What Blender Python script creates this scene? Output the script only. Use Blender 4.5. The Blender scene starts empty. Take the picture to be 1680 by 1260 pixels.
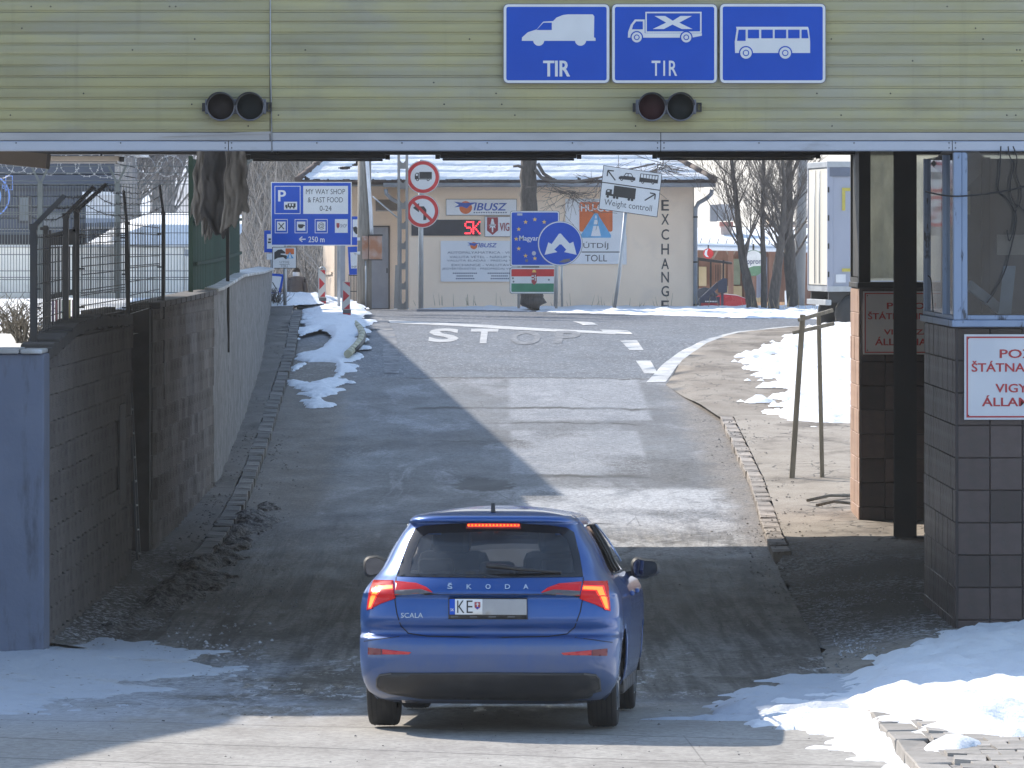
import bpy, bmesh, math, random
import numpy as np
from mathutils import Vector, Matrix
from mathutils.geometry import tessellate_polygon, delaunay_2d_cdt

random.seed(7)
SC = bpy.context.scene
COL = SC.collection
R = math.radians

# ------------------------------------------------------------ camera
F = 200.0 / 36.0 * 1680.0            # focal length in photo pixels
EYE = 3.26
cam = bpy.data.cameras.new("camera")
cam.sensor_width = 36.0
cam.lens = 200.0
cam.shift_y = -230.0 / 1680.0        # architectural shift: the horizon sits above the middle
cam.clip_start = 1.0
cam.clip_end = 4000.0
camo = bpy.data.objects.new("camera", cam)
COL.objects.link(camo)
camo.location = (0, 0, EYE)
camo.rotation_euler = (R(90), 0, 0)
SC.camera = camo

# ------------------------------------------------------------ sky, sun, exposure
SUN_EL, SUN_AZ = R(36.5), R(-45.0)
world = bpy.data.worlds.new("World")
SC.world = world
world.use_nodes = True
_n = world.node_tree
_bg = _n.nodes["Background"]
_sk = _n.nodes.new("ShaderNodeTexSky")
_sk.sky_type = "NISHITA"
_sk.sun_disc = False
_sk.sun_elevation = SUN_EL
_sk.sun_rotation = SUN_AZ
_sk.altitude = 0
_sk.air_density = 1.2
_sk.dust_density = 0.5
_sk.ozone_density = 1.0
# thin white winter haze low over the whole horizon
_tc = _n.nodes.new("ShaderNodeTexCoord"); _sx = _n.nodes.new("ShaderNodeSeparateXYZ"); _n.links.new(_tc.outputs["Generated"], _sx.inputs[0])
_mr = _n.nodes.new("ShaderNodeMapRange"); _mr.interpolation_type = "SMOOTHSTEP"; _n.links.new(_sx.outputs[2], _mr.inputs[0])
_mr.inputs[1].default_value = -.02; _mr.inputs[2].default_value = .42; _mr.inputs[3].default_value = .9; _mr.inputs[4].default_value = 0
_mx = _n.nodes.new("ShaderNodeMix"); _mx.data_type = "RGBA"; _n.links.new(_mr.outputs[0], _mx.inputs[0]); _n.links.new(_sk.outputs[0], _mx.inputs[6])
_mx.inputs[7].default_value = (3.8, 3.8, 3.85, 1)
_n.links.new(_mx.outputs[2], _bg.inputs[0])
_bg.inputs[1].default_value = 0.125
sun = bpy.data.lights.new("sun", "SUN")
sun.energy = 2.9
sun.angle = R(0.53)
sun.color = (1.0, 0.92, 0.81)
suno = bpy.data.objects.new("sun", sun)
COL.objects.link(suno)
_sd = Vector((math.sin(SUN_AZ) * math.cos(SUN_EL), math.cos(SUN_AZ) * math.cos(SUN_EL), math.sin(SUN_EL)))
suno.rotation_euler = _sd.to_track_quat("Z", "Y").to_euler()
suno.location = (-40, 60, 60)
SC.view_settings.view_transform = "Standard"
SC.view_settings.look = "None"
SC.view_settings.gamma = 1.0
SC.view_settings.use_curve_mapping = False
SC.view_settings.exposure = 1.27

# ------------------------------------------------------------ measuring helpers
def wx(px, Y): return (px - 840.0) * Y / F
def wz(py, Y): return EYE - (py - 400.0) * Y / F
def W(px, py, Y): return Vector((wx(px, Y), Y, wz(py, Y)))

_PY = [15, 20, 30, 35, 38.5, 41.2, 46, 53, 58, 62, 68.5, 73, 79, 92, 105, 112, 120, 130, 140, 148, 155, 170, 200, 300, 900, 3000]
_PZ = [.3, .2, .08, .03, 0, -.11, -.33, -.46, -.48, -.46, -.37, -.26, -.12, .30, .785, 1.03, 1.27, 1.41, 1.5, 1.58, 1.45, .9, .6, .5, .2, -1]
def prof(y):
    y = np.asarray(y, float)
    return (np.interp(y - 1.5, _PY, _PZ) + 2 * np.interp(y, _PY, _PZ) + np.interp(y + 1.5, _PY, _PZ)) / 4
def profs(y): return float(prof(y))
def gpx(px, py, h=0.0):
    """photo pixel of a ground point -> world X, Y on the road profile raised by h"""
    lo, hi = 20.0, 150.0
    for _ in range(50):
        m = (lo + hi) / 2
        if 400 + (EYE - profs(m) - h) * F / m > py: lo = m
        else: hi = m
    return (wx(px, lo), lo)

# ------------------------------------------------------------ materials
class NG:
    def __init__(s, name):
        s.m = bpy.data.materials.new(name); s.m.use_nodes = True
        s.t = s.m.node_tree; s.b = s.t.nodes["Principled BSDF"]
    def n(s, typ, **kw):
        x = s.t.nodes.new(typ)
        for k, v in kw.items(): setattr(x, k, v)
        return x
    def put(s, sock, v):
        if v is None: return
        if hasattr(v, "is_output") or isinstance(v, bpy.types.NodeSocket): s.t.links.new(v, sock)
        elif isinstance(v, (tuple, list)) and len(v) == 3 and sock.type == "RGBA": sock.default_value = (*v, 1)
        else: sock.default_value = v
    def pos(s): return s.n("ShaderNodeNewGeometry").outputs["Position"]
    def obj(s): return s.n("ShaderNodeTexCoord").outputs["Object"]
    def scale(s, v, k):
        x = s.n("ShaderNodeVectorMath", operation="MULTIPLY"); s.put(x.inputs[0], v); x.inputs[1].default_value = k
        return x.outputs[0]
    def noise(s, v, sc=5, det=4, rough=.55, dist=0):
        x = s.n("ShaderNodeTexNoise"); s.put(x.inputs["Vector"], v)
        x.inputs["Scale"].default_value = sc; x.inputs["Detail"].default_value = det
        x.inputs["Roughness"].default_value = rough; x.inputs["Distortion"].default_value = dist
        return x.outputs["Fac"]
    def voro(s, v, sc=5, feature="F1", out="Distance"):
        x = s.n("ShaderNodeTexVoronoi", feature=feature); s.put(x.inputs["Vector"], v); x.inputs["Scale"].default_value = sc
        return x.outputs[out]
    def ramp(s, v, lo, hi, a=0.0, b=1.0):
        x = s.n("ShaderNodeMapRange"); x.interpolation_type = "SMOOTHSTEP"
        s.put(x.inputs[0], v); x.inputs[1].default_value = lo; x.inputs[2].default_value = hi
        x.inputs[3].default_value = a; x.inputs[4].default_value = b
        return x.outputs[0]
    def lin(s, v, lo, hi, a=0.0, b=1.0):
        x = s.n("ShaderNodeMapRange")
        s.put(x.inputs[0], v); x.inputs[1].default_value = lo; x.inputs[2].default_value = hi
        x.inputs[3].default_value = a; x.inputs[4].default_value = b
        return x.outputs[0]
    def mix(s, f, a, b):
        x = s.n("ShaderNodeMix", data_type="RGBA"); s.put(x.inputs[0], f); s.put(x.inputs[6], a); s.put(x.inputs[7], b)
        return x.outputs[2]
    def mul(s, f, a, b):
        x = s.n("ShaderNodeMix", data_type="RGBA", blend_type="MULTIPLY"); s.put(x.inputs[0], f); s.put(x.inputs[6], a); s.put(x.inputs[7], b)
        return x.outputs[2]
    def math(s, op, a, b=None):
        x = s.n("ShaderNodeMath", operation=op); s.put(x.inputs[0], a); s.put(x.inputs[1], b)
        return x.outputs[0]
    def sep(s, v):
        x = s.n("ShaderNodeSeparateXYZ"); s.put(x.inputs[0], v); return x.outputs
    def comb(s, a, b, c):
        x = s.n("ShaderNodeCombineXYZ"); s.put(x.inputs[0], a); s.put(x.inputs[1], b); s.put(x.inputs[2], c); return x.outputs[0]
    def bump(s, h, st=.3, d=.01, nrm=None):
        x = s.n("ShaderNodeBump"); s.put(x.inputs["Height"], h); x.inputs["Strength"].default_value = st; x.inputs["Distance"].default_value = d
        if nrm is not None: s.put(x.inputs["Normal"], nrm)
        return x.outputs[0]
    def rnd(s): return s.n("ShaderNodeObjectInfo").outputs["Random"]
    def out(s, col=None, rough=None, nrm=None, metal=None, spec=None):
        s.put(s.b.inputs["Base Color"], col); s.put(s.b.inputs["Roughness"], rough); s.put(s.b.inputs["Normal"], nrm)
        s.put(s.b.inputs["Metallic"], metal); s.put(s.b.inputs["Specular IOR Level"], spec)
        return s.m

def mat(name, c1, c2=None, ns=4, stretch=(1, 1, 1), rough=.6, metal=0.0, bump=0.0, bs=60, lo=.35, hi=.65,
        dirt=None, ds=2, dlo=.55, dhi=.75, dstretch=None, rand=0.0, spec=.5, emis=None, es=0, rvar=.15):
    g = NG(name); v = g.obj()
    vs = g.scale(v, stretch)
    n1 = g.noise(vs, ns, 5)
    col = g.mix(g.ramp(n1, lo, hi), c1, c2 if c2 else tuple(min(1, x * 1.18 + .004) for x in c1))
    if dirt:
        col = g.mix(g.ramp(g.noise(g.scale(v, dstretch or stretch), ds, 6, .65), dlo, dhi), col, dirt)
    if rand:
        k = g.lin(g.rnd(), 0, 1, 1 - rand, 1 + rand)
        kc = g.comb(k, k, k); col = g.mul(1.0, col, kc)
    nr = g.bump(g.noise(v, bs, 4), bump, .01) if bump else None
    g.out(col, g.lin(n1, .3, .7, max(.02, rough - rvar), min(1, rough + rvar)) if rvar else rough, nr, metal, spec)
    if emis:
        g.put(g.b.inputs["Emission Color"], emis); g.b.inputs["Emission Strength"].default_value = es
    return g.m

def glass_mat(name, tint=(.8, .85, .85), refl=.9, dirt=0.0, dcol=(.4, .4, .38), ior=1.45, transl=False):
    g = NG(name); t = g.t
    t.nodes.remove(g.b); o = [x for x in t.nodes if x.type == "OUTPUT_MATERIAL"][0]
    tr = g.n("ShaderNodeBsdfTransparent"); tr.inputs[0].default_value = (*tint, 1)
    gl = g.n("ShaderNodeBsdfGlossy"); gl.inputs[0].default_value = (refl, refl, refl, 1); gl.inputs[1].default_value = .03
    fr = g.n("ShaderNodeFresnel"); fr.inputs[0].default_value = ior
    mx = g.n("ShaderNodeMixShader"); t.links.new(fr.outputs[0], mx.inputs[0]); t.links.new(tr.outputs[0], mx.inputs[1]); t.links.new(gl.outputs[0], mx.inputs[2])
    last = mx.outputs[0]
    if dirt:
        df = g.n("ShaderNodeBsdfTranslucent" if transl else "ShaderNodeBsdfDiffuse"); df.inputs[0].default_value = (*dcol, 1)
        nn = g.ramp(g.noise(g.scale(g.obj(), (1, 1, .4)), 3, 6, .6), .3, .8, dirt * .35, dirt)
        m2 = g.n("ShaderNodeMixShader"); t.links.new(nn, m2.inputs[0]); t.links.new(last, m2.inputs[1]); t.links.new(df.outputs[0], m2.inputs[2])
        last = m2.outputs[0]
    t.links.new(last, o.inputs[0])
    return g.m

# ------------------------------------------------------------ mesh builder
class MB:
    def __init__(s): s.v = []; s.f = []; s.mi = []; s.sm = []
    def add(s, vs, fs, mi=0, sm=False):
        o = len(s.v); s.v += [tuple(v) for v in vs]; s.f += [tuple(i + o for i in f) for f in fs]
        s.mi += [mi] * len(fs); s.sm += [sm] * len(fs); return s
    def box(s, a, b, mi=0):
        (x0, y0, z0), (x1, y1, z1) = [min(p, q) for p, q in zip(a, b)], [max(p, q) for p, q in zip(a, b)]
        return s.add([(x0, y0, z0), (x1, y0, z0), (x1, y1, z0), (x0, y1, z0), (x0, y0, z1), (x1, y0, z1), (x1, y1, z1), (x0, y1, z1)],
                     [(0, 3, 2, 1), (4, 5, 6, 7), (0, 1, 5, 4), (1, 2, 6, 5), (2, 3, 7, 6), (3, 0, 4, 7)], mi)
    def obox(s, c, sx, sy, sz, M=None, mi=0):
        M = M or Matrix.Identity(3); c = Vector(c); vs = []
        for z in (-1, 1):
            for x, y in ((-1, -1), (1, -1), (1, 1), (-1, 1)):
                vs.append(c + M @ Vector((x * sx / 2, y * sy / 2, z * sz / 2)))
        return s.add(vs, [(0, 3, 2, 1), (4, 5, 6, 7), (0, 1, 5, 4), (1, 2, 6, 5), (2, 3, 7, 6), (3, 0, 4, 7)], mi)
    def tube(s, pts, rs, n=8, mi=0, cap=True, sm=True):
        pts = [Vector(p) for p in pts]
        if not isinstance(rs, (list, tuple)): rs = [rs] * len(pts)
        vs = []; fs = []
        for i, p in enumerate(pts):
            d = (pts[min(i + 1, len(pts) - 1)] - pts[max(i - 1, 0)]).normalized()
            up = Vector((0, 0, 1)) if abs(d.z) < .9 else Vector((0, 1, 0))
            a = d.cross(up).normalized(); b = d.cross(a).normalized()
            for k in range(n):
                t = 2 * math.pi * k / n
                vs.append(p + (a * math.cos(t) + b * math.sin(t)) * rs[i])
        for i in range(len(pts) - 1):
            for k in range(n):
                fs.append((i * n + k, i * n + (k + 1) % n, (i + 1) * n + (k + 1) % n, (i + 1) * n + k))
        s.add(vs, fs, mi, sm)
        if cap and n > 2:
            o = len(s.v) - len(vs)
            s.f += [tuple(o + k for k in range(n)), tuple(o + (len(pts) - 1) * n + k for k in reversed(range(n)))]
            s.mi += [mi, mi]; s.sm += [False, False]
        return s
    def bar(s, p, q, w, h=None, mi=0):
        """square bar from p to q"""
        p, q = Vector(p), Vector(q); h = h or w; d = (q - p); L = d.length; d.normalize()
        up = Vector((0, 0, 1)) if abs(d.z) < .95 else Vector((0, 1, 0))
        a = d.cross(up).normalized(); b = a.cross(d).normalized()
        M = Matrix((a, d, b)).transposed()
        return s.obox((p + q) / 2, w, L, h, M, mi)
    def prism(s, poly, f3, depth, mi=0, back=True):
        """poly: 2D pts, f3 maps (a,b,d)->3D, extruded from d=0 to depth"""
        n = len(poly)
        tri = tessellate_polygon([[Vector((p[0], p[1], 0)) for p in poly]])
        vs = [f3(p[0], p[1], 0) for p in poly] + [f3(p[0], p[1], depth) for p in poly]
        fs = [tuple(t) for t in tri]
        if depth:
            fs += [tuple(i + n for i in reversed(t)) for t in tri]
            fs += [(i, (i + 1) % n, n + (i + 1) % n, n + i) for i in range(n)]
        else: vs = vs[:n]
        return s.add(vs, fs, mi)
    def lathe(s, prof, c=(0, 0, 0), axis="Z", n=16, mi=0, sm=True):
        vs = []; fs = []
        for r, h in prof:
            for k in range(n):
                t = 2 * math.pi * k / n; a, b = r * math.cos(t), r * math.sin(t)
                p = {"Z": (a, b, h), "Y": (a, h, b), "X": (h, a, b)}[axis]
                vs.append((p[0] + c[0], p[1] + c[1], p[2] + c[2]))
        m = len(prof)
        for i in range(m - 1):
            for k in range(n): fs.append((i * n + k, i * n + (k + 1) % n, (i + 1) * n + (k + 1) % n, (i + 1) * n + k))
        return s.add(vs, fs, mi, sm)
    def build(s, name, mats, parent=None, local=False, bevel=0.0, recalc=True):
        me = bpy.data.meshes.new(name)
        vs = s.v
        if parent is not None and not local:
            o = parent_loc(parent); vs = [(x - o[0], y - o[1], z - o[2]) for x, y, z in vs]
        me.from_pydata(vs, [], s.f)
        for m in (mats if isinstance(mats, (list, tuple)) else [mats]): me.materials.append(m)
        me.polygons.foreach_set("material_index", s.mi)
        me.polygons.foreach_set("use_smooth", s.sm)
        me.update()
        if recalc:
            bm = bmesh.new(); bm.from_mesh(me)
            bmesh.ops.recalc_face_normals(bm, faces=bm.faces)
            bm.to_mesh(me); bm.free()
        ob = bpy.data.objects.new(name, me); COL.objects.link(ob)
        if parent is not None: ob.parent = parent
        if bevel:
            b = ob.modifiers.new("b", "BEVEL"); b.width = bevel; b.segments = 2; b.limit_method = "ANGLE"; b.angle_limit = R(40)
        return ob

def parent_loc(p):
    v = Vector((0, 0, 0))
    while p is not None: v += p.location; p = p.parent
    return v

def tag(o, label=None, cat=None, group=None, kind=None):
    if label: o["label"] = label
    if cat: o["category"] = cat
    if group: o["group"] = group
    if kind: o["kind"] = kind
    return o
def thing(name, label, cat, loc=(0, 0, 0), rz=0.0, group=None):
    o = bpy.data.objects.new(name, None); COL.objects.link(o)
    o.location = loc; o.rotation_euler = (0, 0, rz); o.empty_display_size = .3
    return tag(o, label, cat, group)
def inst(name, mesh, parent, loc=(0, 0, 0), rot=(0, 0, 0), sc=(1, 1, 1)):
    """another object on shared mesh data"""
    o = bpy.data.objects.new(name, mesh); COL.objects.link(o)
    if parent is not None: o.parent = parent
    o.location = loc; o.rotation_euler = rot; o.scale = sc
    return o

# ------------------------------------------------------------ lettering
_TC = {}
def text_tris(s, bold=0.0, space=1.0):
    k = (s, bold, space)
    if k in _TC: return _TC[k]
    c = bpy.data.curves.new("t", "FONT"); c.body = s; c.offset = bold; c.resolution_u = 3; c.space_character = space; c.align_x = "CENTER"
    o = bpy.data.objects.new("t", c); COL.objects.link(o)
    bpy.context.view_layer.update()
    me = o.evaluated_get(bpy.context.evaluated_depsgraph_get()).to_mesh()
    v = [(p.co.x, p.co.y) for p in me.vertices]; f = [tuple(p.vertices) for p in me.polygons]
    bpy.data.objects.remove(o); bpy.data.curves.remove(c)
    x0 = min(p[0] for p in v); x1 = max(p[0] for p in v); y0 = min(p[1] for p in v); y1 = max(p[1] for p in v)
    v = [((p[0] - x0) / (x1 - x0), (p[1] - y0) / (y1 - y0)) for p in v]
    _TC[k] = (v, f); return v, f

class Board:
    """flat graphics measured in photo pixels, standing at distance Y and facing the camera side"""
    def __init__(s, root, Y, slant=0.0):
        s.root = root; s.Y = Y; s.sl = slant; s.acc = {}
    def p(s, px, py, d=0.0):
        Y = s.Y
        v = W(px, py, Y); v.y = Y - d + s.sl * v.x; return v
    def _mb(s, name, m):
        k = (name, m.name)
        if k not in s.acc: s.acc[k] = (name, m, MB())
        return s.acc[k][2]
    def poly(s, name, m, pts, layer=1, thick=0.0):
        """layer*3 mm in front of the panel; thick>0 extrudes backwards"""
        s._mb(name, m).prism(pts, lambda a, b, d: s.p(a, b, layer * .003 - d), thick)
    def rect(s, name, m, x0, y0, x1, y1, layer=1, thick=0.0, r=0.0):
        s.poly(name, m, rrect(x0, y0, x1, y1, r), layer, thick)
    def frame(s, name, m, x0, y0, x1, y1, w, layer=1, r=0.0):
        o, i = rrect(x0, y0, x1, y1, r), rrect(x0 + w, y0 + w, x1 - w, y1 - w, max(0, r - w))
        if r and not max(0, r - w):
            i = []
            for (cx, cy) in ((x1 - w, y0 + w), (x1 - w, y1 - w), (x0 + w, y1 - w), (x0 + w, y0 + w)): i += [(cx, cy)] * 5
        s.ring(name, m, o, i, layer)
    def ring(s, name, m, o, i, layer=1):
        n = len(o); mb = s._mb(name, m)
        mb.add([s.p(*q, layer * .003) for q in o] + [s.p(*q, layer * .003) for q in i], [(k, (k + 1) % n, n + (k + 1) % n, n + k) for k in range(n)])
    def disc(s, name, m, cx, cy, r, layer=1, thick=0.0, n=28, ry=None):
        s.poly(name, m, [(cx + r * math.cos(2 * math.pi * k / n), cy + (ry or r) * math.sin(2 * math.pi * k / n)) for k in range(n)], layer, thick)
    def annulus(s, name, m, cx, cy, r0, r1, layer=1, n=32):
        c = lambda r: [(cx + r * math.cos(2 * math.pi * k / n), cy + r * math.sin(2 * math.pi * k / n)) for k in range(n)]
        s.ring(name, m, c(r1), c(r0), layer)
    def line(s, name, m, pts, w, layer=1):
        for (a, b), (c, d) in zip(pts[:-1], pts[1:]):
            L = math.hypot(c - a, d - b) or 1; nx, ny = -(d - b) / L * w / 2, (c - a) / L * w / 2
            s.poly(name, m, [(a + nx, b + ny), (c + nx, d + ny), (c - nx, d - ny), (a - nx, b - ny)], layer)
    def text(s, name, m, body, x0, y0, x1, y1, layer=1, bold=0.0, space=1.0, quad=None):
        s.nt = getattr(s, 'nt', 0) + 1; name = '%s#%d' % (name, s.nt)
        if bold > .016:      # heavier strokes: a few copies side by side, each a hair further out
            for k, dx in enumerate((-1, 1)): s._text(name, m, body, x0, y0, x1, y1, layer + .12 * (k + 1), .012, space, quad, dx * (bold - .010) * .55)
            bold = .012
        s._text(name, m, body, x0, y0, x1, y1, layer, bold, space, quad, 0)
    def _text(s, name, m, body, x0, y0, x1, y1, layer, bold, space, quad, sh):
        v, f = text_tris(body, bold, space); mb = s._mb(name, m)
        if sh:
            k = sh * (abs(y1 - y0) / max(1e-6, abs(x1 - x0)) if not quad else .2); v = [(u + k, t) for u, t in v]
        if quad:
            (ax, ay), (bx, by), (cx, cy), (dx, dy) = quad        # top-left, top-right, bottom-right, bottom-left
            q = [(((1 - u) * ax + u * bx) * t + ((1 - u) * dx + u * cx) * (1 - t), ((1 - u) * ay + u * by) * t + ((1 - u) * dy + u * cy) * (1 - t)) for u, t in v]
        else: q = [(x0 + u * (x1 - x0), y1 - t * (y1 - y0)) for u, t in v]
        mb.add([s.p(*a, layer * .003) for a in q], f)
    def done(s, bevel=0.0):
        r = {}
        for name, m, mb in s.acc.values(): name = name.split('#')[0]; r[name] = mb.build(name, m, s.root, bevel=bevel, recalc=False)
        return r
def rrect(x0, y0, x1, y1, r=0.0):
    if r <= 0: return [(x0, y0), (x1, y0), (x1, y1), (x0, y1)]
    o = []
    for (cx, cy, a) in ((x1 - r, y0 + r, -90), (x1 - r, y1 - r, 0), (x0 + r, y1 - r, 90), (x0 + r, y0 + r, 180)):
        for k in range(5):
            t = R(a + k * 22.5); o.append((cx + r * math.cos(t), cy + r * math.sin(t)))
    return o
def inpoly(x, y, poly):
    c = np.zeros(np.shape(x), bool); n = len(poly)
    for i in range(n):
        x0, y0 = poly[i]; x1, y1 = poly[(i + 1) % n]
        cond = ((y0 > y) != (y1 > y))
        c ^= cond & (x < (x1 - x0) * (y - y0) / ((y1 - y0) if y1 != y0 else 1e-9) + x0)
    return c
def polydist(x, y, poly):
    d = np.full(np.shape(x), 1e9); n = len(poly)
    for i in range(n):
        a = np.array(poly[i]); b = np.array(poly[(i + 1) % n]); e = b - a; L = (e @ e) or 1e-9
        t = np.clip(((x - a[0]) * e[0] + (y - a[1]) * e[1]) / L, 0, 1)
        d = np.minimum(d, np.hypot(x - a[0] - t * e[0], y - a[1] - t * e[1]))
    return np.where(inpoly(x, y, poly), d, -d)
# value noise for meshes
_rng = np.random.RandomState(3); _VN = _rng.rand(256, 256)
def vnoise(x, y):
    x = np.asarray(x, float); y = np.asarray(y, float)
    xi = np.floor(x).astype(int); yi = np.floor(y).astype(int); fx = x - xi; fy = y - yi
    fx = fx * fx * (3 - 2 * fx); fy = fy * fy * (3 - 2 * fy)
    g = lambda a, b: _VN[a % 256, b % 256]
    return (g(xi, yi) * (1 - fx) * (1 - fy) + g(xi + 1, yi) * fx * (1 - fy) + g(xi, yi + 1) * (1 - fx) * fy + g(xi + 1, yi + 1) * fx * fy)
def fbm(x, y, o=4):
    r = 0; a = .5
    for k in range(o):
        r = r + a * vnoise(np.asarray(x) * 2 ** k + 17.3 * k, np.asarray(y) * 2 ** k + 5.1 * k); a *= .5
    return r / (1 - .5 ** o)
def gridmesh(name, xs, ys, zf, m, mask=None, smooth=True):
    X, Y = np.meshgrid(xs, ys); Z = zf(X, Y)
    return gridmesh2(name, X, Y, Z, m, mask, smooth)
def gridmesh2(name, X, Y, Z, m, mask=None, smooth=True):
    ny, nx = X.shape
    idx = np.arange(nx * ny).reshape(ny, nx)
    q = np.stack([idx[:-1, :-1], idx[:-1, 1:], idx[1:, 1:], idx[1:, :-1]], -1).reshape(-1, 4)
    if mask is not None:
        k = mask.ravel(); q = q[k[q].any(1)]
        used = np.zeros(nx * ny, bool); used[q.ravel()] = True
        remap = np.cumsum(used) - 1; q = remap[q]
    V = np.stack([X.ravel(), Y.ravel(), np.asarray(Z).ravel()], 1)
    if mask is not None: V = V[used]
    me = bpy.data.meshes.new(name); me.from_pydata(V.tolist(), [], q.tolist()); me.materials.append(m)
    if smooth: me.polygons.foreach_set("use_smooth", [True] * len(me.polygons))
    me.update(); o = bpy.data.objects.new(name, me); COL.objects.link(o); return o
def sheet(name, poly, zf, m, dx=.5, dy=.5, kind="structure"):
    """flat area given by a world XY outline, laid on the height function"""
    P = []
    n = len(poly)
    for i in range(n):
        a, b = poly[i], poly[(i + 1) % n]; k = max(1, int(max(abs(b[0] - a[0]) / dx, abs(b[1] - a[1]) / dy)))
        P += [(a[0] + (b[0] - a[0]) * t / k, a[1] + (b[1] - a[1]) * t / k) for t in range(k)]
    nb = len(P); xs = [p[0] for p in P]; ys = [p[1] for p in P]
    gx, gy = np.meshgrid(np.arange(min(xs), max(xs), dx), np.arange(min(ys), max(ys), dy))
    d = polydist(gx.ravel(), gy.ravel(), P); k = d > min(dx, dy) * .4
    pts = P + list(zip(gx.ravel()[k], gy.ravel()[k]))
    v, _, f, *_r = delaunay_2d_cdt([Vector(p) for p in pts], [(i, (i + 1) % nb) for i in range(nb)], [], 0, 1e-5)
    va = np.array([(p.x, p.y) for p in v]); fa = [t for t in f]
    c = np.array([va[list(t)].mean(0) for t in fa]); k = inpoly(c[:, 0], c[:, 1], P)
    z = zf(va[:, 0], va[:, 1])
    me = bpy.data.meshes.new(name); me.from_pydata(np.column_stack([va, z]).tolist(), [], [tuple(t) for t, q in zip(fa, k) if q])
    me.materials.append(m); me.polygons.foreach_set("use_smooth", [True] * len(me.polygons)); me.update()
    o = bpy.data.objects.new(name, me); COL.objects.link(o); o["kind"] = kind; return o
def snow(name, poly, zf, m, thick=.08, edge=.6, rag=.5, ns=1.2, dx=.12, dy=.25, lump=.05, seed=0, holes=.0, cut=()):
    """snow lying in an outline: thickness falls to nothing at a ragged edge"""
    xs = [p[0] for p in poly]; ys = [p[1] for p in poly]
    X, Y = np.meshgrid(np.arange(min(xs) - .4, max(xs) + .4, dx), np.arange(min(ys) - .8, max(ys) + .8, dy))
    d = polydist(X, Y, poly)
    n = fbm(X * ns + seed * 7.7, Y * ns * .6 + seed * 3.1, 5)
    t = np.clip(d / edge, -2, 1) + (n - .5) * 2 * rag - holes + (fbm(X * 7.3 + seed, Y * 4.4, 3) - .5) * .55
    for (cx, cy, rx, ry) in cut: t = t - np.clip(1.6 - ((X - cx) / rx) ** 2 - ((Y - cy) / ry) ** 2, 0, 1.2) * 1.4
    lum = (fbm(X * 3.1 + seed, Y * 2.2, 4) - .5) * lump + (fbm(X * 9 + seed, Y * 6, 3) - .5) * lump * .5
    h = np.clip(t, 0, 1) ** .8; h = h * thick * (.55 + .9 * fbm(X * 2.3 + 3 * seed, Y * 1.4, 4)) + lum * np.clip(t * 2, 0, 1)
    Z = zf(X, Y) + np.where(t > 0, h + .004, -.03)
    o = gridmesh2(name, X, Y, Z, m, t > 0); o["kind"] = "stuff"; return o
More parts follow.
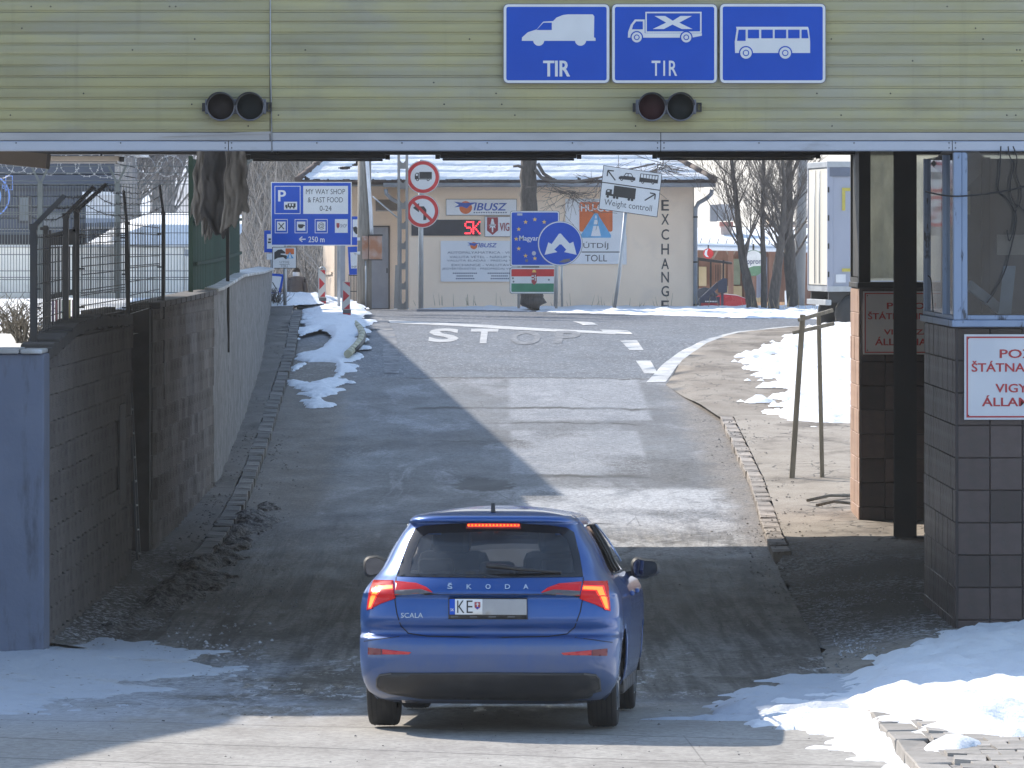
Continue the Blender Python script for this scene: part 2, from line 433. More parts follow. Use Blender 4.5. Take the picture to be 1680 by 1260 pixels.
# ============================================================ ground, road, snow
def road_material():
    g = NG("road asphalt"); p = g.pos(); x, y, z = g.sep(p)
    big = g.noise(g.scale(p, (.55, .22, 0)), 1, 6, .6)
    mid = g.noise(g.scale(p, (1.6, .7, 0)), 1, 6, .65, .4)
    fine = g.noise(g.scale(p, (1, 1, 0)), 34, 3, .7)
    spk = g.voro(g.scale(p, (1, 1, 0)), 26, out="Color"); spk = g.sep(spk)[0]
    old = g.mix(g.ramp(big, .32, .68), (.085, .085, .09), (.135, .14, .148))
    new = g.mix(g.ramp(big, .3, .7), (.085, .093, .108), (.11, .12, .138))
    near = g.mix(g.ramp(mid, .3, .7), (.27, .25, .228), (.35, .332, .305))
    isnew = g.ramp(g.math("ADD", y, g.math("MULTIPLY", mid, .35)), 105.1, 105.35)
    col = g.mix(isnew, old, new)
    # paler repair patches with straight edges
    def box(x0, x1, y0, y1, s=.06, sy=.3):
        a = g.math("MULTIPLY", g.ramp(x, x0 - s, x0 + s), g.ramp(x, x1 - s, x1 + s, 1, 0))
        b = g.math("MULTIPLY", g.ramp(y, y0 - sy, y0 + sy), g.ramp(y, y1 - sy, y1 + sy, 1, 0))
        return g.math("MULTIPLY", a, b)
    patch = g.math("MAXIMUM", g.math("MAXIMUM", box(-.02, 2.0, 81.5, 91), box(-.05, 2.3, 93.5, 104.8)), box(.05, 2.3, 66, 78.3))
    col = g.mix(g.math("MULTIPLY", patch, g.ramp(mid, .3, .62, .4, .95)), col, (.225, .232, .25))
    # dirt below the gate, with tyre marks
    under = g.math("MULTIPLY", g.ramp(g.math("ADD", y, g.math("MULTIPLY", mid, 7)), 45.5, 50), g.ramp(g.math("ADD", y, g.math("MULTIPLY", big, 8)), 72, 78, 1, 0))
    trk = g.noise(g.scale(p, (5.5, .16, 0)), 1, 4, .6, .3)
    dirt = g.mix(g.ramp(trk, .38, .60), (.058, .05, .043), (.20, .184, .163))
    col = g.mix(g.math("MULTIPLY", under, g.ramp(mid, .25, .6, .55, .95)), col, dirt)
    wet_sheen = g.math("MULTIPLY", box(-.1, 3.1, 66.4, 78.6, .25, .6), g.ramp(g.noise(g.scale(p, (1.2, .35, 0)), 1, 6, .65, .5), .36, .56))
    col = g.mix(g.math("MULTIPLY", wet_sheen, .8), col, (.37, .38, .405))  # bright sheen of the wet patch, painted in as pale colour
    mud = g.math("MULTIPLY", under, g.ramp(g.noise(g.scale(p, (.9, .28, 0)), 1, 6, .7, .6), .50, .60))
    col = g.mix(g.math("MULTIPLY", mud, .8), col, g.mix(g.ramp(fine, .35, .7), (.036, .031, .026), (.105, .092, .079)))
    pale = g.math("MULTIPLY", g.math("MULTIPLY", g.ramp(y, 66, 70), g.ramp(y, 104, 105.4, 1, 0)), g.ramp(g.noise(g.scale(p, (.75, .2, 0)), 1, 6, .62, .4), .52, .66))
    col = g.mix(g.math("MULTIPLY", pale, .65), col, (.27, .275, .295))
    isn = g.ramp(g.math("ADD", y, g.math("MULTIPLY", mid, 2)), 41.5, 44.5, 1, 0)
    col = g.mix(isn, col, near)
    # broken, dark, rough area left of the middle
    rough = g.math("MULTIPLY", g.ramp(g.noise(g.scale(p, (.5, .14, 0)), 1, 3), .5, .62), g.math("MULTIPLY", g.ramp(y, 66, 70), g.ramp(y, 88, 95, 1, 0)))
    col = g.mix(g.math("MULTIPLY", rough, g.ramp(spk, .2, .7, .95, .45)), col, (.05, .047, .045))
    # brown dirt along both kerbs
    le = g.math("ADD", x, g.math("MULTIPLY", g.math("SUBTRACT", y, 74), .0195))
    le = g.math("ADD", le, g.math("MULTIPLY", mid, .8))
    lm = g.math("MULTIPLY", g.ramp(le, -2.25, -1.85, 1, 0), g.ramp(y, 66, 76))
    lm = g.math("MULTIPLY", lm, g.ramp(y, 112, 122, 1, 0))
    col = g.mix(lm, col, g.mix(g.ramp(fine, .4, .65), (.075, .062, .05), (.13, .11, .09)))
    rm = g.math("MULTIPLY", g.ramp(g.math("ADD", x, g.math("MULTIPLY", mid, -.9)), 2.15, 2.65), g.math("MULTIPLY", g.ramp(y, 50, 60), g.ramp(y, 104, 108, 1, 0)))
    col = g.mix(g.math("MULTIPLY", rm, .85), col, g.mix(g.ramp(fine, .4, .65), (.12, .10, .08), (.21, .18, .15)))
    # grey slush film and salt
    sl = g.math("ADD", g.math("MULTIPLY", g.ramp(x, -4.6, -.2, 1, 0), .42), g.noise(g.scale(p, (1.1, .5, 0)), 1, 7, .66, .5))
    sl = g.math("MULTIPLY", g.ramp(sl, .58, .80), g.math("MULTIPLY", g.ramp(y, 37, 41), g.ramp(y, 47, 52, 1, 0)))
    col = g.mix(g.math("MULTIPLY", sl, .75), col, (.40, .42, .46))
    st = g.noise(g.scale(p, (9, 1.3, 0)), 1, 5, .7, .6)
    wetz = g.math("MULTIPLY", g.math("MULTIPLY", g.ramp(y, 39, 41), g.ramp(y, 49, 54, 1, 0)), g.ramp(g.noise(g.scale(p, (.8, .3, 0)), 1, 3), .42, .6))
    col = g.mix(g.math("MULTIPLY", g.math("MULTIPLY", wetz, g.ramp(st, .53, .62)), .8), col, (.46, .46, .47))
    col = g.mix(g.math("MULTIPLY", g.math("MULTIPLY", wetz, g.ramp(st, .50, .40)), .7), col, (.06, .058, .055))
    # salt bloom on the far slope
    sb = g.math("MULTIPLY", g.ramp(g.noise(g.scale(p, (.9, .12, 0)), 1, 7, .7, .8), .58, .74), g.math("MULTIPLY", g.ramp(y, 66, 68), g.ramp(y, 84, 96, 1, 0)))
    col = g.mix(g.math("MULTIPLY", sb, .55), col, (.40, .41, .43))
    # cross cracks / tar seams
    wob = g.math("ADD", y, g.math("MULTIPLY", g.noise(g.scale(p, (.7, 0, 0)), 1, 4), 3.2))
    for yc, wd, x0, x1 in ((96.6, .26, -2, 2.6), (105.0, .16, -2.2, 2.8), (92.8, .16, -.6, 2.3), (81.0, .24, .1, 2.2), (88.5, .12, -1.5, .4), (72.0, .12, -2.2, 1.5)):
        d = g.math("ABSOLUTE", g.math("SUBTRACT", wob, yc + 1.6))
        m = g.math("MULTIPLY", g.ramp(d, wd * .4, wd * 1.6, 1, 0), g.math("MULTIPLY", g.ramp(x, x0, x0 + .5), g.ramp(x, x1 - .5, x1, 1, 0)))
        col = g.mix(g.math("MULTIPLY", m, g.ramp(mid, .3, .6, .45, 1)), col, (.03, .028, .026))
    ck = g.ramp(g.voro(g.math("ADD", 0, 0) and p, .9, "DISTANCE_TO_EDGE") if False else g.voro(g.scale(p, (1.2, .45, 0)), 1, "DISTANCE_TO_EDGE"), 0, .012, 1, 0)
    ckz = g.math("MULTIPLY", ck, g.ramp(g.noise(g.scale(p, (.3, .08, 0)), 1, 2), .5, .6))
    col = g.mix(g.math("MULTIPLY", ckz, .5), col, (.05, .048, .045))
    # pothole stain
    px_ = g.math("DIVIDE", g.math("SUBTRACT", x, -.42), .50); py_ = g.math("DIVIDE", g.math("SUBTRACT", y, 79.6), 1.35)
    ph = g.math("ADD", g.math("ADD", g.math("MULTIPLY", px_, px_), g.math("MULTIPLY", py_, py_)), g.math("MULTIPLY", g.math("SUBTRACT", g.noise(g.scale(p, (3.2, 1.1, 0)), 1, 6, .7, .8), .42), 3.2))
    col = g.mix(g.ramp(ph, .75, 1.3, .95, 0), col, (.028, .025, .023))
    # straight seams across the near concrete
    sm_ = g.math("ADD", g.math("ADD", y, g.math("MULTIPLY", x, .42)), g.math("MULTIPLY", big, .25))
    for c_ in (38.1, 36.05, 34.5, 33.0):
        d = g.math("ABSOLUTE", g.math("SUBTRACT", sm_, c_ + .12)); col = g.mix(g.math("MULTIPLY", g.ramp(d, .008, .034, .85, 0), isn), col, (.09, .085, .08))
    # aggregate speckle
    k = g.lin(spk, 0, 1, .60, 1.42); k = g.math("MULTIPLY", k, g.lin(fine, .25, .75, .74, 1.28))
    k = g.math("ADD", 1, g.math("MULTIPLY", g.math("SUBTRACT", k, 1), g.math("SUBTRACT", 1, g.math("MULTIPLY", isn, .55))))
    col = g.mul(1.0, col, g.comb(k, k, k))
    hot = g.math("MULTIPLY", g.ramp(spk, .90, .97), g.ramp(y, 100, 108))
    col = g.mix(g.math("MULTIPLY", hot, .6), col, (.5, .5, .5))
    bh = g.math("ADD", g.math("MULTIPLY", fine, .6), g.math("MULTIPLY", spk, .5))
    nr = g.bump(bh, .35, .006)
    nr = g.bump(g.math("MULTIPLY", g.math("ADD", st, g.math("MULTIPLY", trk, .6)), g.math("MULTIPLY", g.ramp(y, 40, 43), g.ramp(y, 70, 80, 1, .15))), .4, .05, nr)
    wet = g.math("MULTIPLY", wetz, g.ramp(st, .48, .38))
    g.out(col, g.math("SUBTRACT", g.lin(mid, .3, .7, .62, .82), g.math("MULTIPLY", wet, .35)), nr, spec=.45)
    return g.m

def pave_material(name, c1, c2, dark, crack=1.0, sc=1.1):
    g = NG(name); p = g.pos(); x, y, z = g.sep(p)
    mid = g.noise(g.scale(p, (1.3, .6, 1)), 1, 6, .65, .3); fine = g.noise(p, 30, 4, .7)
    col = g.mix(g.ramp(mid, .32, .66), c1, c2)
    col = g.mix(g.ramp(g.noise(g.scale(p, (.8, .35, 1)), 1, 5, .6), .5, .66), col, dark)
    pw = g.scale(p, (sc, sc * .6, 0))
    dist = g.n("ShaderNodeVectorMath", operation="ADD"); g.put(dist.inputs[0], pw)
    nn = g.n("ShaderNodeTexNoise"); g.put(nn.inputs["Vector"], p); nn.inputs["Scale"].default_value = 2.5
    sc_ = g.scale(nn.outputs["Color"], (.4, .4, 0)); g.put(dist.inputs[1], sc_)
    v = g.voro(dist.outputs[0], 2.2, "DISTANCE_TO_EDGE")
    ck = g.math("MULTIPLY", g.ramp(v, .006, .03, 1, 0), g.ramp(g.noise(g.scale(p, (.5, .2, 1)), 1, 3), .42, .56))
    col = g.mix(g.math("MULTIPLY", ck, .75 * crack), col, (.05, .045, .04))
    k = g.lin(fine, .25, .75, .75, 1.25); col = g.mul(1.0, col, g.comb(k, k, k))
    # gravel and ice crumbs in the passage
    un = g.math("MULTIPLY", g.ramp(y, 50, 54), g.ramp(g.math("ADD", y, g.math("MULTIPLY", mid, 4)), 66, 71, 1, 0))
    cr = g.noise(g.scale(p, (1, .6, 1)), 16, 4, .75)
    gz_ = g.math("MULTIPLY", un, g.ramp(g.noise(g.scale(p, (.7, .3, 1)), 1, 3), .38, .6))
    col = g.mix(g.math("MULTIPLY", un, .75), col, (.085, .075, .065))
    col = g.mix(g.math("MULTIPLY", gz_, g.ramp(cr, .50, .60)), col, (.60, .60, .61))
    nr = g.bump(g.math("ADD", fine, g.math("MULTIPLY", ck, -1.5)), .6, .02)
    nr = g.bump(g.math("MULTIPLY", cr, un), .8, .06, nr)
    g.out(col, .85, nr, spec=.3)
    return g.m

def snow_material(name, dirty=0.25, c=(.84, .87, .90), grit=False):
    g = NG(name); p = g.pos()
    n = g.noise(g.scale(p, (1.1, .7, 1)), 1.3, 7, .68, .3); f = g.noise(p, 26, 4, .7)
    d = g.ramp(n, .52, .78, 0, dirty)
    col = g.mix(d, c, (.42, .38, .33))
    sp = g.math("MULTIPLY", g.ramp(g.noise(g.scale(p, (1, .7, 1)), 11, 3, .6), .66, .74), min(1, dirty * 1.6))
    col = g.mix(sp, col, (.16, .14, .12))
    if grit: col = g.mix(g.ramp(g.noise(p, 17, 5, .75), .42, .60), (.05, .045, .04), col)
    nr = g.bump(f, .9 if grit else .5, .04 if grit else .02); nr = g.bump(g.noise(p, 7, 5, .65), .5, .06, nr)
    g.out(col, .75, nr, spec=.25); return g.m

M_ROAD = road_material()
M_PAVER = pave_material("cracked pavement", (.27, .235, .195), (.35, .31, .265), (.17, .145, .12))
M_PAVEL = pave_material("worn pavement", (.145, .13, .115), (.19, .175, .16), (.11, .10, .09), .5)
M_SNOW = snow_material("clean snow", .22, (.76, .78, .81))
M_SNOW_SHADE = snow_material("shaded trodden snow", .9, (.50, .53, .58))  # trodden grey, also darkened and blued to stand for shade
M_SLUSH = snow_material("dirty slush", 1.0, (.26, .245, .23), True)
M_EARTH = mat("snowy ground", (.70, .72, .75), (.78, .80, .83), ns=.6, rough=.95, bump=.5, bs=9, dirt=(.13, .115, .095), ds=.22, dlo=.56, dhi=.66)
M_PAINT = mat("worn road paint", (.50, .50, .49), (.38, .38, .38), ns=2.2, stretch=(1, .5, 1), rough=.75, dirt=(.12, .125, .135), ds=6, dlo=.56, dhi=.72, bump=.3)
M_PAINTL = mat("painted word white", (.44, .44, .435), (.34, .34, .345), ns=2.2, stretch=(1, .5, 1), rough=.75, dirt=(.16, .165, .175), ds=7, dlo=.60, dhi=.78, bump=.3)
M_PAINTF = mat("faded road paint", (.20, .206, .215), (.15, .155, .165), ns=3, stretch=(1, .5, 1), rough=.8, dirt=(.11, .115, .13), ds=6, dlo=.42, dhi=.58, bump=.3)
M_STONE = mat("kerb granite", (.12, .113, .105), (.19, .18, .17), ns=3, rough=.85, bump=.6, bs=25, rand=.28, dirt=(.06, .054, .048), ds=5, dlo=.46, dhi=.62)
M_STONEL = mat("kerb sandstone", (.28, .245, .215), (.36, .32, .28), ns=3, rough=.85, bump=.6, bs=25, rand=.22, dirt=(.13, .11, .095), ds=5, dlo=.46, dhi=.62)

# terrain out to the horizon
_ys = np.concatenate([np.arange(12, 150, 3), np.arange(150, 260, 8), np.array([280, 320, 400, 520, 700, 1000, 1500, 2200, 3000])])
_xs = np.concatenate([np.array([-1500, -900, -500, -300, -180, -110, -70, -45, -30]), np.arange(-22, 30, 1.5), np.array([34, 45, 70, 110, 180, 300, 500, 900, 1500])])
def terr(X, Y):
    z = prof(Y) - .10
    z = z - np.clip((-4.4 - X) / 1.2, 0, 1) * np.clip((Y - 141) / 6, 0, 1) * np.clip((190 - Y) / 20, 0, 1) * .55
    return z
ground = gridmesh("ground", _xs, _ys, terr, M_EARTH); ground["kind"] = "structure"

# hillside behind the left half
def hillz(X, Y):
    s = np.clip((Y - 196) / 150, 0, 1)
    side = np.clip((3 - X) / 13, 0, 1)
    return .2 + s ** .9 * 34 * side + (fbm(X * .12, Y * .05, 4) - .5) * 5 * s * side
gh = NG("wooded hillside"); _p = gh.pos(); _x, _y, _z = gh.sep(_p)
_n1 = gh.noise(gh.scale(_p, (.25, .06, .25)), 1, 8, .72)
_br = gh.mix(gh.ramp(_n1, .38, .66), (.13, .115, .10), (.30, .275, .25))
_wh = gh.mix(gh.ramp(_n1, .48, .62), (.78, .80, .84), (.50, .51, .53))
gh.out(gh.mix(gh.ramp(gh.math("ADD", _x, gh.math("MULTIPLY", _n1, 4)), -12.5, -8), _wh, _br), .95, spec=.1)
hill = gridmesh("hillside", np.arange(-120, 40, 2.0), np.arange(192, 420, 5.0), hillz, gh.m); hill["kind"] = "structure"

# road
XL_Y = [40, 50, 55, 66, 74, 87, 100, 113, 135, 150]; XL_X = [-4.4, -3.9, -3.4, -3.45, -3.49, -3.73, -4.02, -4.3, -4.96, -5.5]
XR_Y = [46, 53, 69.5, 79, 93.5]; XR_X = [2.6, 2.85, 3.09, 3.3, 3.42]
def XL(y): return float(np.interp(y, XL_Y, XL_X))
def XR(y): return float(np.interp(y, XR_Y, XR_X))
def roadz(X, Y):
    z = prof(Y)
    q = ((X + .42) / .55) ** 2 + ((Y - 79.6) / 1.4) ** 2
    z = z - .03 * np.clip(1.15 - q + (fbm(X * 4, Y * 1.5, 3) - .5) * 1.6, 0, 1)
    return z + (fbm(X * .7, Y * .35, 3) - .5) * .02
rp = [(-9, 15), (2.42, 15), (2.42, 38.5), (2.6, 46), (2.85, 53), (3.09, 69.5), (3.3, 79), (3.42, 93.5), (5, 97.5), (22, 98), (26, 147.5), (-26, 147.5), (-26, 137.5), (-5.05, 137)]
rp += [(XL(y), y) for y in (135, 124, 113, 100, 87, 74, 66, 55)] + [(-3.9, 51.4), (-9, 51.4)]
road = sheet("road", rp, roadz, M_ROAD, .28, .45)

# pavements
def pavez(X, Y):
    k = np.clip((np.asarray(Y) - 64.5) / 3, 0, 1); e = np.clip((np.asarray(X) - np.interp(Y, XR_Y, XR_X)) / 1.1, 0, 1)
    k = np.maximum(k, np.clip((43 - np.asarray(Y)) / 3, 0, 1))
    return prof(Y) - .02 + .14 * (k + (1 - k) * e) + (fbm(X * 1.1, Y * .5, 3) - .5) * .05
def pavelz(X, Y):
    k = np.clip((np.asarray(Y) - 62) / 3, 0, 1); e = np.clip((np.interp(Y, XL_Y, XL_X) - .1 - np.asarray(X)) / .6, 0, 1)
    return prof(Y) - .03 + .15 * (k + (1 - k) * e) + np.clip((Y - 112) / 24, 0, 1) * .26 + (fbm(X * 1.1, Y * .5, 3) - .5) * .04
WL_Y = [40, 51, 66, 79, 92, 107, 135, 160]; WL_X = [-4.25, -4.22, -4.15, -4.06, -4.34, -4.72, -5.7, -6.5]
def WLX(y): return float(np.interp(y, WL_Y, WL_X))
kl = [(XL(y) + .12, y) for y in (53, 55, 57, 59, 61, 62.5)] + [(XL(y) - .21, y) for y in np.arange(64.5, 137, 4)]
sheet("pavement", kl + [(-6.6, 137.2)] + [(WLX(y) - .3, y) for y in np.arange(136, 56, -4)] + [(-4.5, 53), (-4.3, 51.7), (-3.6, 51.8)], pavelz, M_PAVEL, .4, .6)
kr = [(XR(y) - .06 - .12 * math.sin(y * 1.9), y) for y in (46, 48, 50, 52, 54, 56, 58, 60, 62, 64, 65.5)] + [(XR(y) + .20, y) for y in (67, 69.5, 79, 86, 93.2)]
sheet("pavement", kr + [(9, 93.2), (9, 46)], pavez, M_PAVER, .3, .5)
sheet("pavement", [(2.62, 20), (12, 20), (12, 46), (2.54, 46), (2.62, 38.5)], pavez, pave_material("stone setts ground", (.27, .25, .225), (.33, .305, .28), (.20, .18, .16), .6, 2.4), .3, .4)

# brown verge between the edge line and the snow
vg = [gpx(*q) for q in ((1092, 632), (1120, 596), (1160, 568), (1215, 550), (1300, 541), (1420, 537), (1800, 534))] + [(12.2, 93.3), (3.4, 93.3)]
sheet("verge", vg, lambda X, Y: prof(Y) + .012 + np.clip((X - 3.0) / 3, 0, .06) + (fbm(X, Y * .4, 3) - .5) * .02,
      pave_material("gravelly verge", (.215, .18, .145), (.285, .25, .21), (.15, .125, .10), .8, .8), .35, .7)

# painted markings, 5 mm proud
def mark(name, pts, m, h=.008):
    return sheet(name, [gpx(*q) for q in pts], lambda X, Y: roadz(X, Y) + h, m, .3, .5)
mark("edge_line", [(1060, 628), (1092, 628), (1112, 600), (1135, 582), (1165, 566), (1215, 550), (1290, 541), (1396, 537), (1396, 534), (1290, 536), (1205, 545), (1150, 560), (1115, 578), (1090, 596)], M_PAINT)
for k, q in enumerate((((1043, 592), (1067, 592), (1079, 613), (1057, 613)), ((1017, 559), (1045, 559), (1056, 575), (1033, 575)),
          ((984, 541), (1030, 542.5), (1038, 548), (994, 548)), ((940, 528), (970, 529), (982, 534), (957, 533.5)))):
    mark("dash_line", q, M_PAINT)
mark("stop_line", [(637, 525.5), (720, 529.5), (840, 536.5), (920, 541), (1010, 545.5), (1010, 549), (920, 545), (840, 541), (720, 534), (640, 530)], M_PAINT)
mark("edge_line", [(604, 515.5), (622, 521), (637, 530), (647, 545), (652, 562), (655, 613), (631, 613), (627, 562), (620, 545), (611, 530)], M_PAINTF)
for ch, x0, x1, y0, y1, m in (("S", 704, 754, 539.5, 562, M_PAINTL), ("T", 772, 817, 540, 564, M_PAINTL), ("O", 838, 888, 543, 566, M_PAINTF), ("P", 911, 953, 543.5, 563, M_PAINTF)):
    v, f = text_tris(ch, .03); v = list(v); f = list(f)
    for _ in range(4):      # refine so that the paint follows the road surface
        nf = []
        for t3 in f:
            if len(t3) != 3: t3s = [(t3[0], t3[i], t3[i + 1]) for i in range(1, len(t3) - 1)]
            else: t3s = [t3]
            for (i, j, k) in t3s:
                e = max(((i, j, k), (j, k, i), (k, i, j)), key=lambda q: (v[q[0]][0] - v[q[1]][0]) ** 2 + (v[q[0]][1] - v[q[1]][1]) ** 2)
                L2 = (v[e[0]][0] - v[e[1]][0]) ** 2 + (v[e[0]][1] - v[e[1]][1]) ** 2
                if L2 > .02: v.append(((v[e[0]][0] + v[e[1]][0]) / 2, (v[e[0]][1] + v[e[1]][1]) / 2)); m_ = len(v) - 1; nf += [(e[0], m_, e[2]), (m_, e[1], e[2])]
                else: nf.append((i, j, k))
        f = nf
    mb = MB(); P3 = []
    for u, t in v:
        X, Y = gpx(x0 + u * (x1 - x0) - (1 - t) * 3 + 1, y1 - t * (y1 - y0)); P3.append((X, Y, float(roadz(np.array(X), np.array(Y))) + .009))
    o = mb.add(P3, f).build("stop_lettering", m); o["kind"] = "structure"

M_SETT = mat("pale sett", (.27, .25, .225), (.35, .325, .30), ns=4, rough=.9, bump=.6, bs=25, rand=.2, dirt=(.16, .145, .13), ds=5)
# kerbs: every stone its own piece
def kerb(name, label, fx, y0, y1, L, w, h, m, side, zf, hh=.12):
    root = thing(name, label, "kerb", (fx(y0), y0, profs(y0)))
    rr = random.Random(5); y = y0; meshes = []
    for k in range(4):
        mb = MB(); mb.box((-w / 2, .004, -.15), (w / 2, 1 - .004, hh))
        for i, vv in enumerate(mb.v): mb.v[i] = (vv[0] + rr.uniform(-.012, .012), vv[1] + rr.uniform(-.004, .004), vv[2] + rr.uniform(-.012, .008))
        o = mb.build("kerb_stone", m, bevel=.018); meshes.append(o.data); bpy.data.objects.remove(o)
    while y < y1:
        l = L * rr.uniform(.8, 1.2); xa, xb = fx(y), fx(y + l)
        za, zb = float(zf(np.array(xa), np.array(y))), float(zf(np.array(xb), np.array(y + l)))
        o = inst("kerb_stone", meshes[rr.randrange(4)], root, (xa + side * w / 2 - root.location.x + rr.uniform(-.008, .008), y - root.location.y, za + rr.uniform(-.006, .004) - root.location.z),
                 (math.atan2(zb - za, l), 0, -math.atan2(xb - xa, l)), (1, l, 1))
        b = o.modifiers.new("b", "BEVEL"); b.width = .008; b.segments = 1
        y += l
    return root
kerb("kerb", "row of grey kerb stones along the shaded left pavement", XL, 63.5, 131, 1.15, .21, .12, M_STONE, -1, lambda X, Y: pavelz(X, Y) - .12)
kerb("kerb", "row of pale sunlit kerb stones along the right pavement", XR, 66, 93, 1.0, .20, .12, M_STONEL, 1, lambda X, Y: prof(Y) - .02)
kerb("kerb", "row of kerb stones half buried in snow at the lower right corner", lambda y: 2.42 + (y - 38) * .0, 28, 40, .9, .2, .12, M_SETT, 1, lambda X, Y: prof(Y) - .01)

# stone setts at the lower right corner
sr = thing("sett_paving", "patch of worn grey stone setts beside the snow in the lower right corner", "paving", (4.2, 35, profs(35) + .1))
rr = random.Random(9); sm = []
for k in range(4):
    mb = MB(); mb.box((-.1, -.13, -.05), (.1, .13, .03))
    for i, vv in enumerate(mb.v): mb.v[i] = (vv[0] + rr.uniform(-.012, .012), vv[1] + rr.uniform(-.012, .012), vv[2] + rr.uniform(-.01, .008))
    o = mb.build("stone", M_SETT); sm.append(o.data); bpy.data.objects.remove(o)
cnt = 0
for j in range(20):
    for i in range(15):
        x = 2.75 + i * .215 + (j % 2) * .1; y = 33.6 + j * .28
        if cnt < 300:
            inst("stone", sm[rr.randrange(4)], sr, (x - 4.2, y - 35, profs(y) + .105 + rr.uniform(-.005, .005) - sr.location.z), (0, 0, rr.uniform(-.05, .05))); cnt += 1

PZF = lambda X, Y: prof(Y)
# snow
snow("snow", [gpx(*q) for q in ((-260, 1075), (20, 1063), (82, 1036), (185, 1022), (290, 1052), (400, 1080), (350, 1118), (170, 1150), (0, 1172), (-260, 1200))], PZF, M_SNOW_SHADE, .05, 1.3, .8, 1.0, .04, .10, .03, 1, .15)
snow("snow", [(1.7, 40.4), (2.5, 44.5), (3.1, 48.3), (3.8, 51.5), (4.2, 54.5), (9, 56.5), (12, 57), (12, 35.4), (4.2, 35.5), (2.95, 35.9), (2.75, 33.3), (2.3, 33.5), (2.25, 36.5), (1.7, 38.8)], lambda X, Y: prof(Y) + .11 * np.clip((X - 2.5) / .5, 0, 1), M_SNOW, .13, .9, .42, 1.4, .05, .10, .09, 3)
snow("snow", [(1.2, 39.6), (1.7, 43.5), (2.4, 47.5), (3.6, 48), (3.4, 39.0), (2.0, 38.9)], PZF, M_SNOW_SHADE, .08, .8, .9, 1.4, .05, .12, .10, 5)
snow("snow", [gpx(*q) for q in ((1515, 1258), (1540, 1247), (1590, 1246), (1612, 1254), (1580, 1264))], pavez, M_SNOW, .06, .12, .3, 3, .04, .08, .03, 6)
snow("snow", [gpx(*q) for q in ((1258, 590), (1228, 606), (1262, 622), (1275, 655), (1258, 682), (1285, 702), (1330, 712), (1400, 706), (1700, 700), (1700, 532), (1400, 531), (1330, 553))],
     lambda X, Y: prof(Y) + .11, M_SNOW, .10, 1.4, .75, 1.6, .06, .13, .13, 8)
snow("snow", [(-2.9, 148.6), (-2.0, 146.9), (0.2, 145.4), (2.4, 141), (5.5, 137.2), (8, 134.5), (22, 131.5), (24, 153), (-2.9, 153)], PZF, M_SNOW, .06, 1.6, .35, .8, .12, .3, .13, 11)
snow("snow", [gpx(*q, .15) for q in ((452, 497), (500, 494), (560, 499), (596, 509), (596, 530), (588, 560), (575, 585), (570, 605), (530, 648), (516, 655), (500, 630), (494, 585), (498, 540), (496, 512))],
     lambda X, Y: pavelz(X, Y) - .09, M_SNOW, .05, .55, .75, 1.3, .04, .10, .045, 13, .0, ((*gpx(521, 552, .12), .30, 4.2), (*gpx(520, 600, .12), .34, 3.4)))
snow("snow", [(-6.6, 133), (-5.2, 134), (-4.6, 137), (-4.4, 141), (-7.4, 142)], lambda X, Y: pavelz(X, Y) + .02, M_SNOW, .12, .4, .4, 1.2, .08, .2, .08, 14)
mb_ = snow("dirty_snow", [gpx(*q) for q in ((441, 828), (446, 846), (405, 900), (345, 955), (262, 1008), (180, 1042), (225, 985), (330, 905), (395, 850))], PZF, M_SLUSH, .15, .5, .8, 2.2, .03, .07, .16, 17)

# loose grit and ice crumbs along both edges of the passage
def grit(name, n, fx, y0, y1, zf, r0, r1, m, seed):
    q = random.Random(seed); mb = MB()
    for _ in range(n):
        y = q.uniform(y0, y1); x = fx(y, q)
        if float(fbm(x * 1.7 + seed, y * .8, 3)) < q.uniform(.36, .62): continue
        r = q.uniform(r0, r1) * q.uniform(.35, 1) ** 2; z = float(zf(np.array(x), np.array(y))) + r * .3; a = q.uniform(0, 6.28); c, s_ = math.cos(a), math.sin(a)
        V = [(x + r * c, y + r * s_, z), (x - r * s_ * .8, y + r * c * .8, z + r * .1), (x - r * c * .9, y - r * s_ * .9, z), (x + r * s_, y - r * c, z), (x, y, z + r * q.uniform(.5, .9))]
        mb.add(V, [(0, 1, 4), (1, 2, 4), (2, 3, 4), (3, 0, 4)])
    o = mb.build(name, m, recalc=False); o["kind"] = "stuff"; return o
M_GRIT = mat("road grit", (.07, .065, .06), (.22, .21, .20), ns=9, rough=.95)
M_ICE = mat("ice crumbs", (.22, .22, .225), (.40, .405, .42), ns=9, rough=.7)
grit("gravel", 2600, lambda y, q: XL(y) - .5 + abs(q.gauss(0, .45)), 52, 90, lambda X, Y: np.maximum(prof(Y), pavelz(X, Y) * (X < XL(float(Y)) - .2) + prof(Y) * (X >= XL(float(Y)) - .2)), .008, .035, M_GRIT, 3)
grit("gravel", 2400, lambda y, q: XR(y) + q.gauss(.1, .35), 48, 92, lambda X, Y: np.maximum(prof(Y), pavez(X, Y)), .008, .03, M_GRIT, 4)
grit("ice_crumbs", 4200, lambda y, q: XR(y) + .15 + abs(q.gauss(0, .55)), 50, 66, pavez, .006, .026, M_ICE, 5)
grit("ice_crumbs", 1500, lambda y, q: q.uniform(-4.0, -2.2), 47, 62, lambda X, Y: np.maximum(prof(Y) + .01, pavelz(X, Y)), .008, .03, M_ICE, 6)
grit("gravel", 1500, lambda y, q: q.uniform(-4.5, 3), 34, 52, lambda X, Y: prof(Y), .005, .016, M_GRIT, 7)

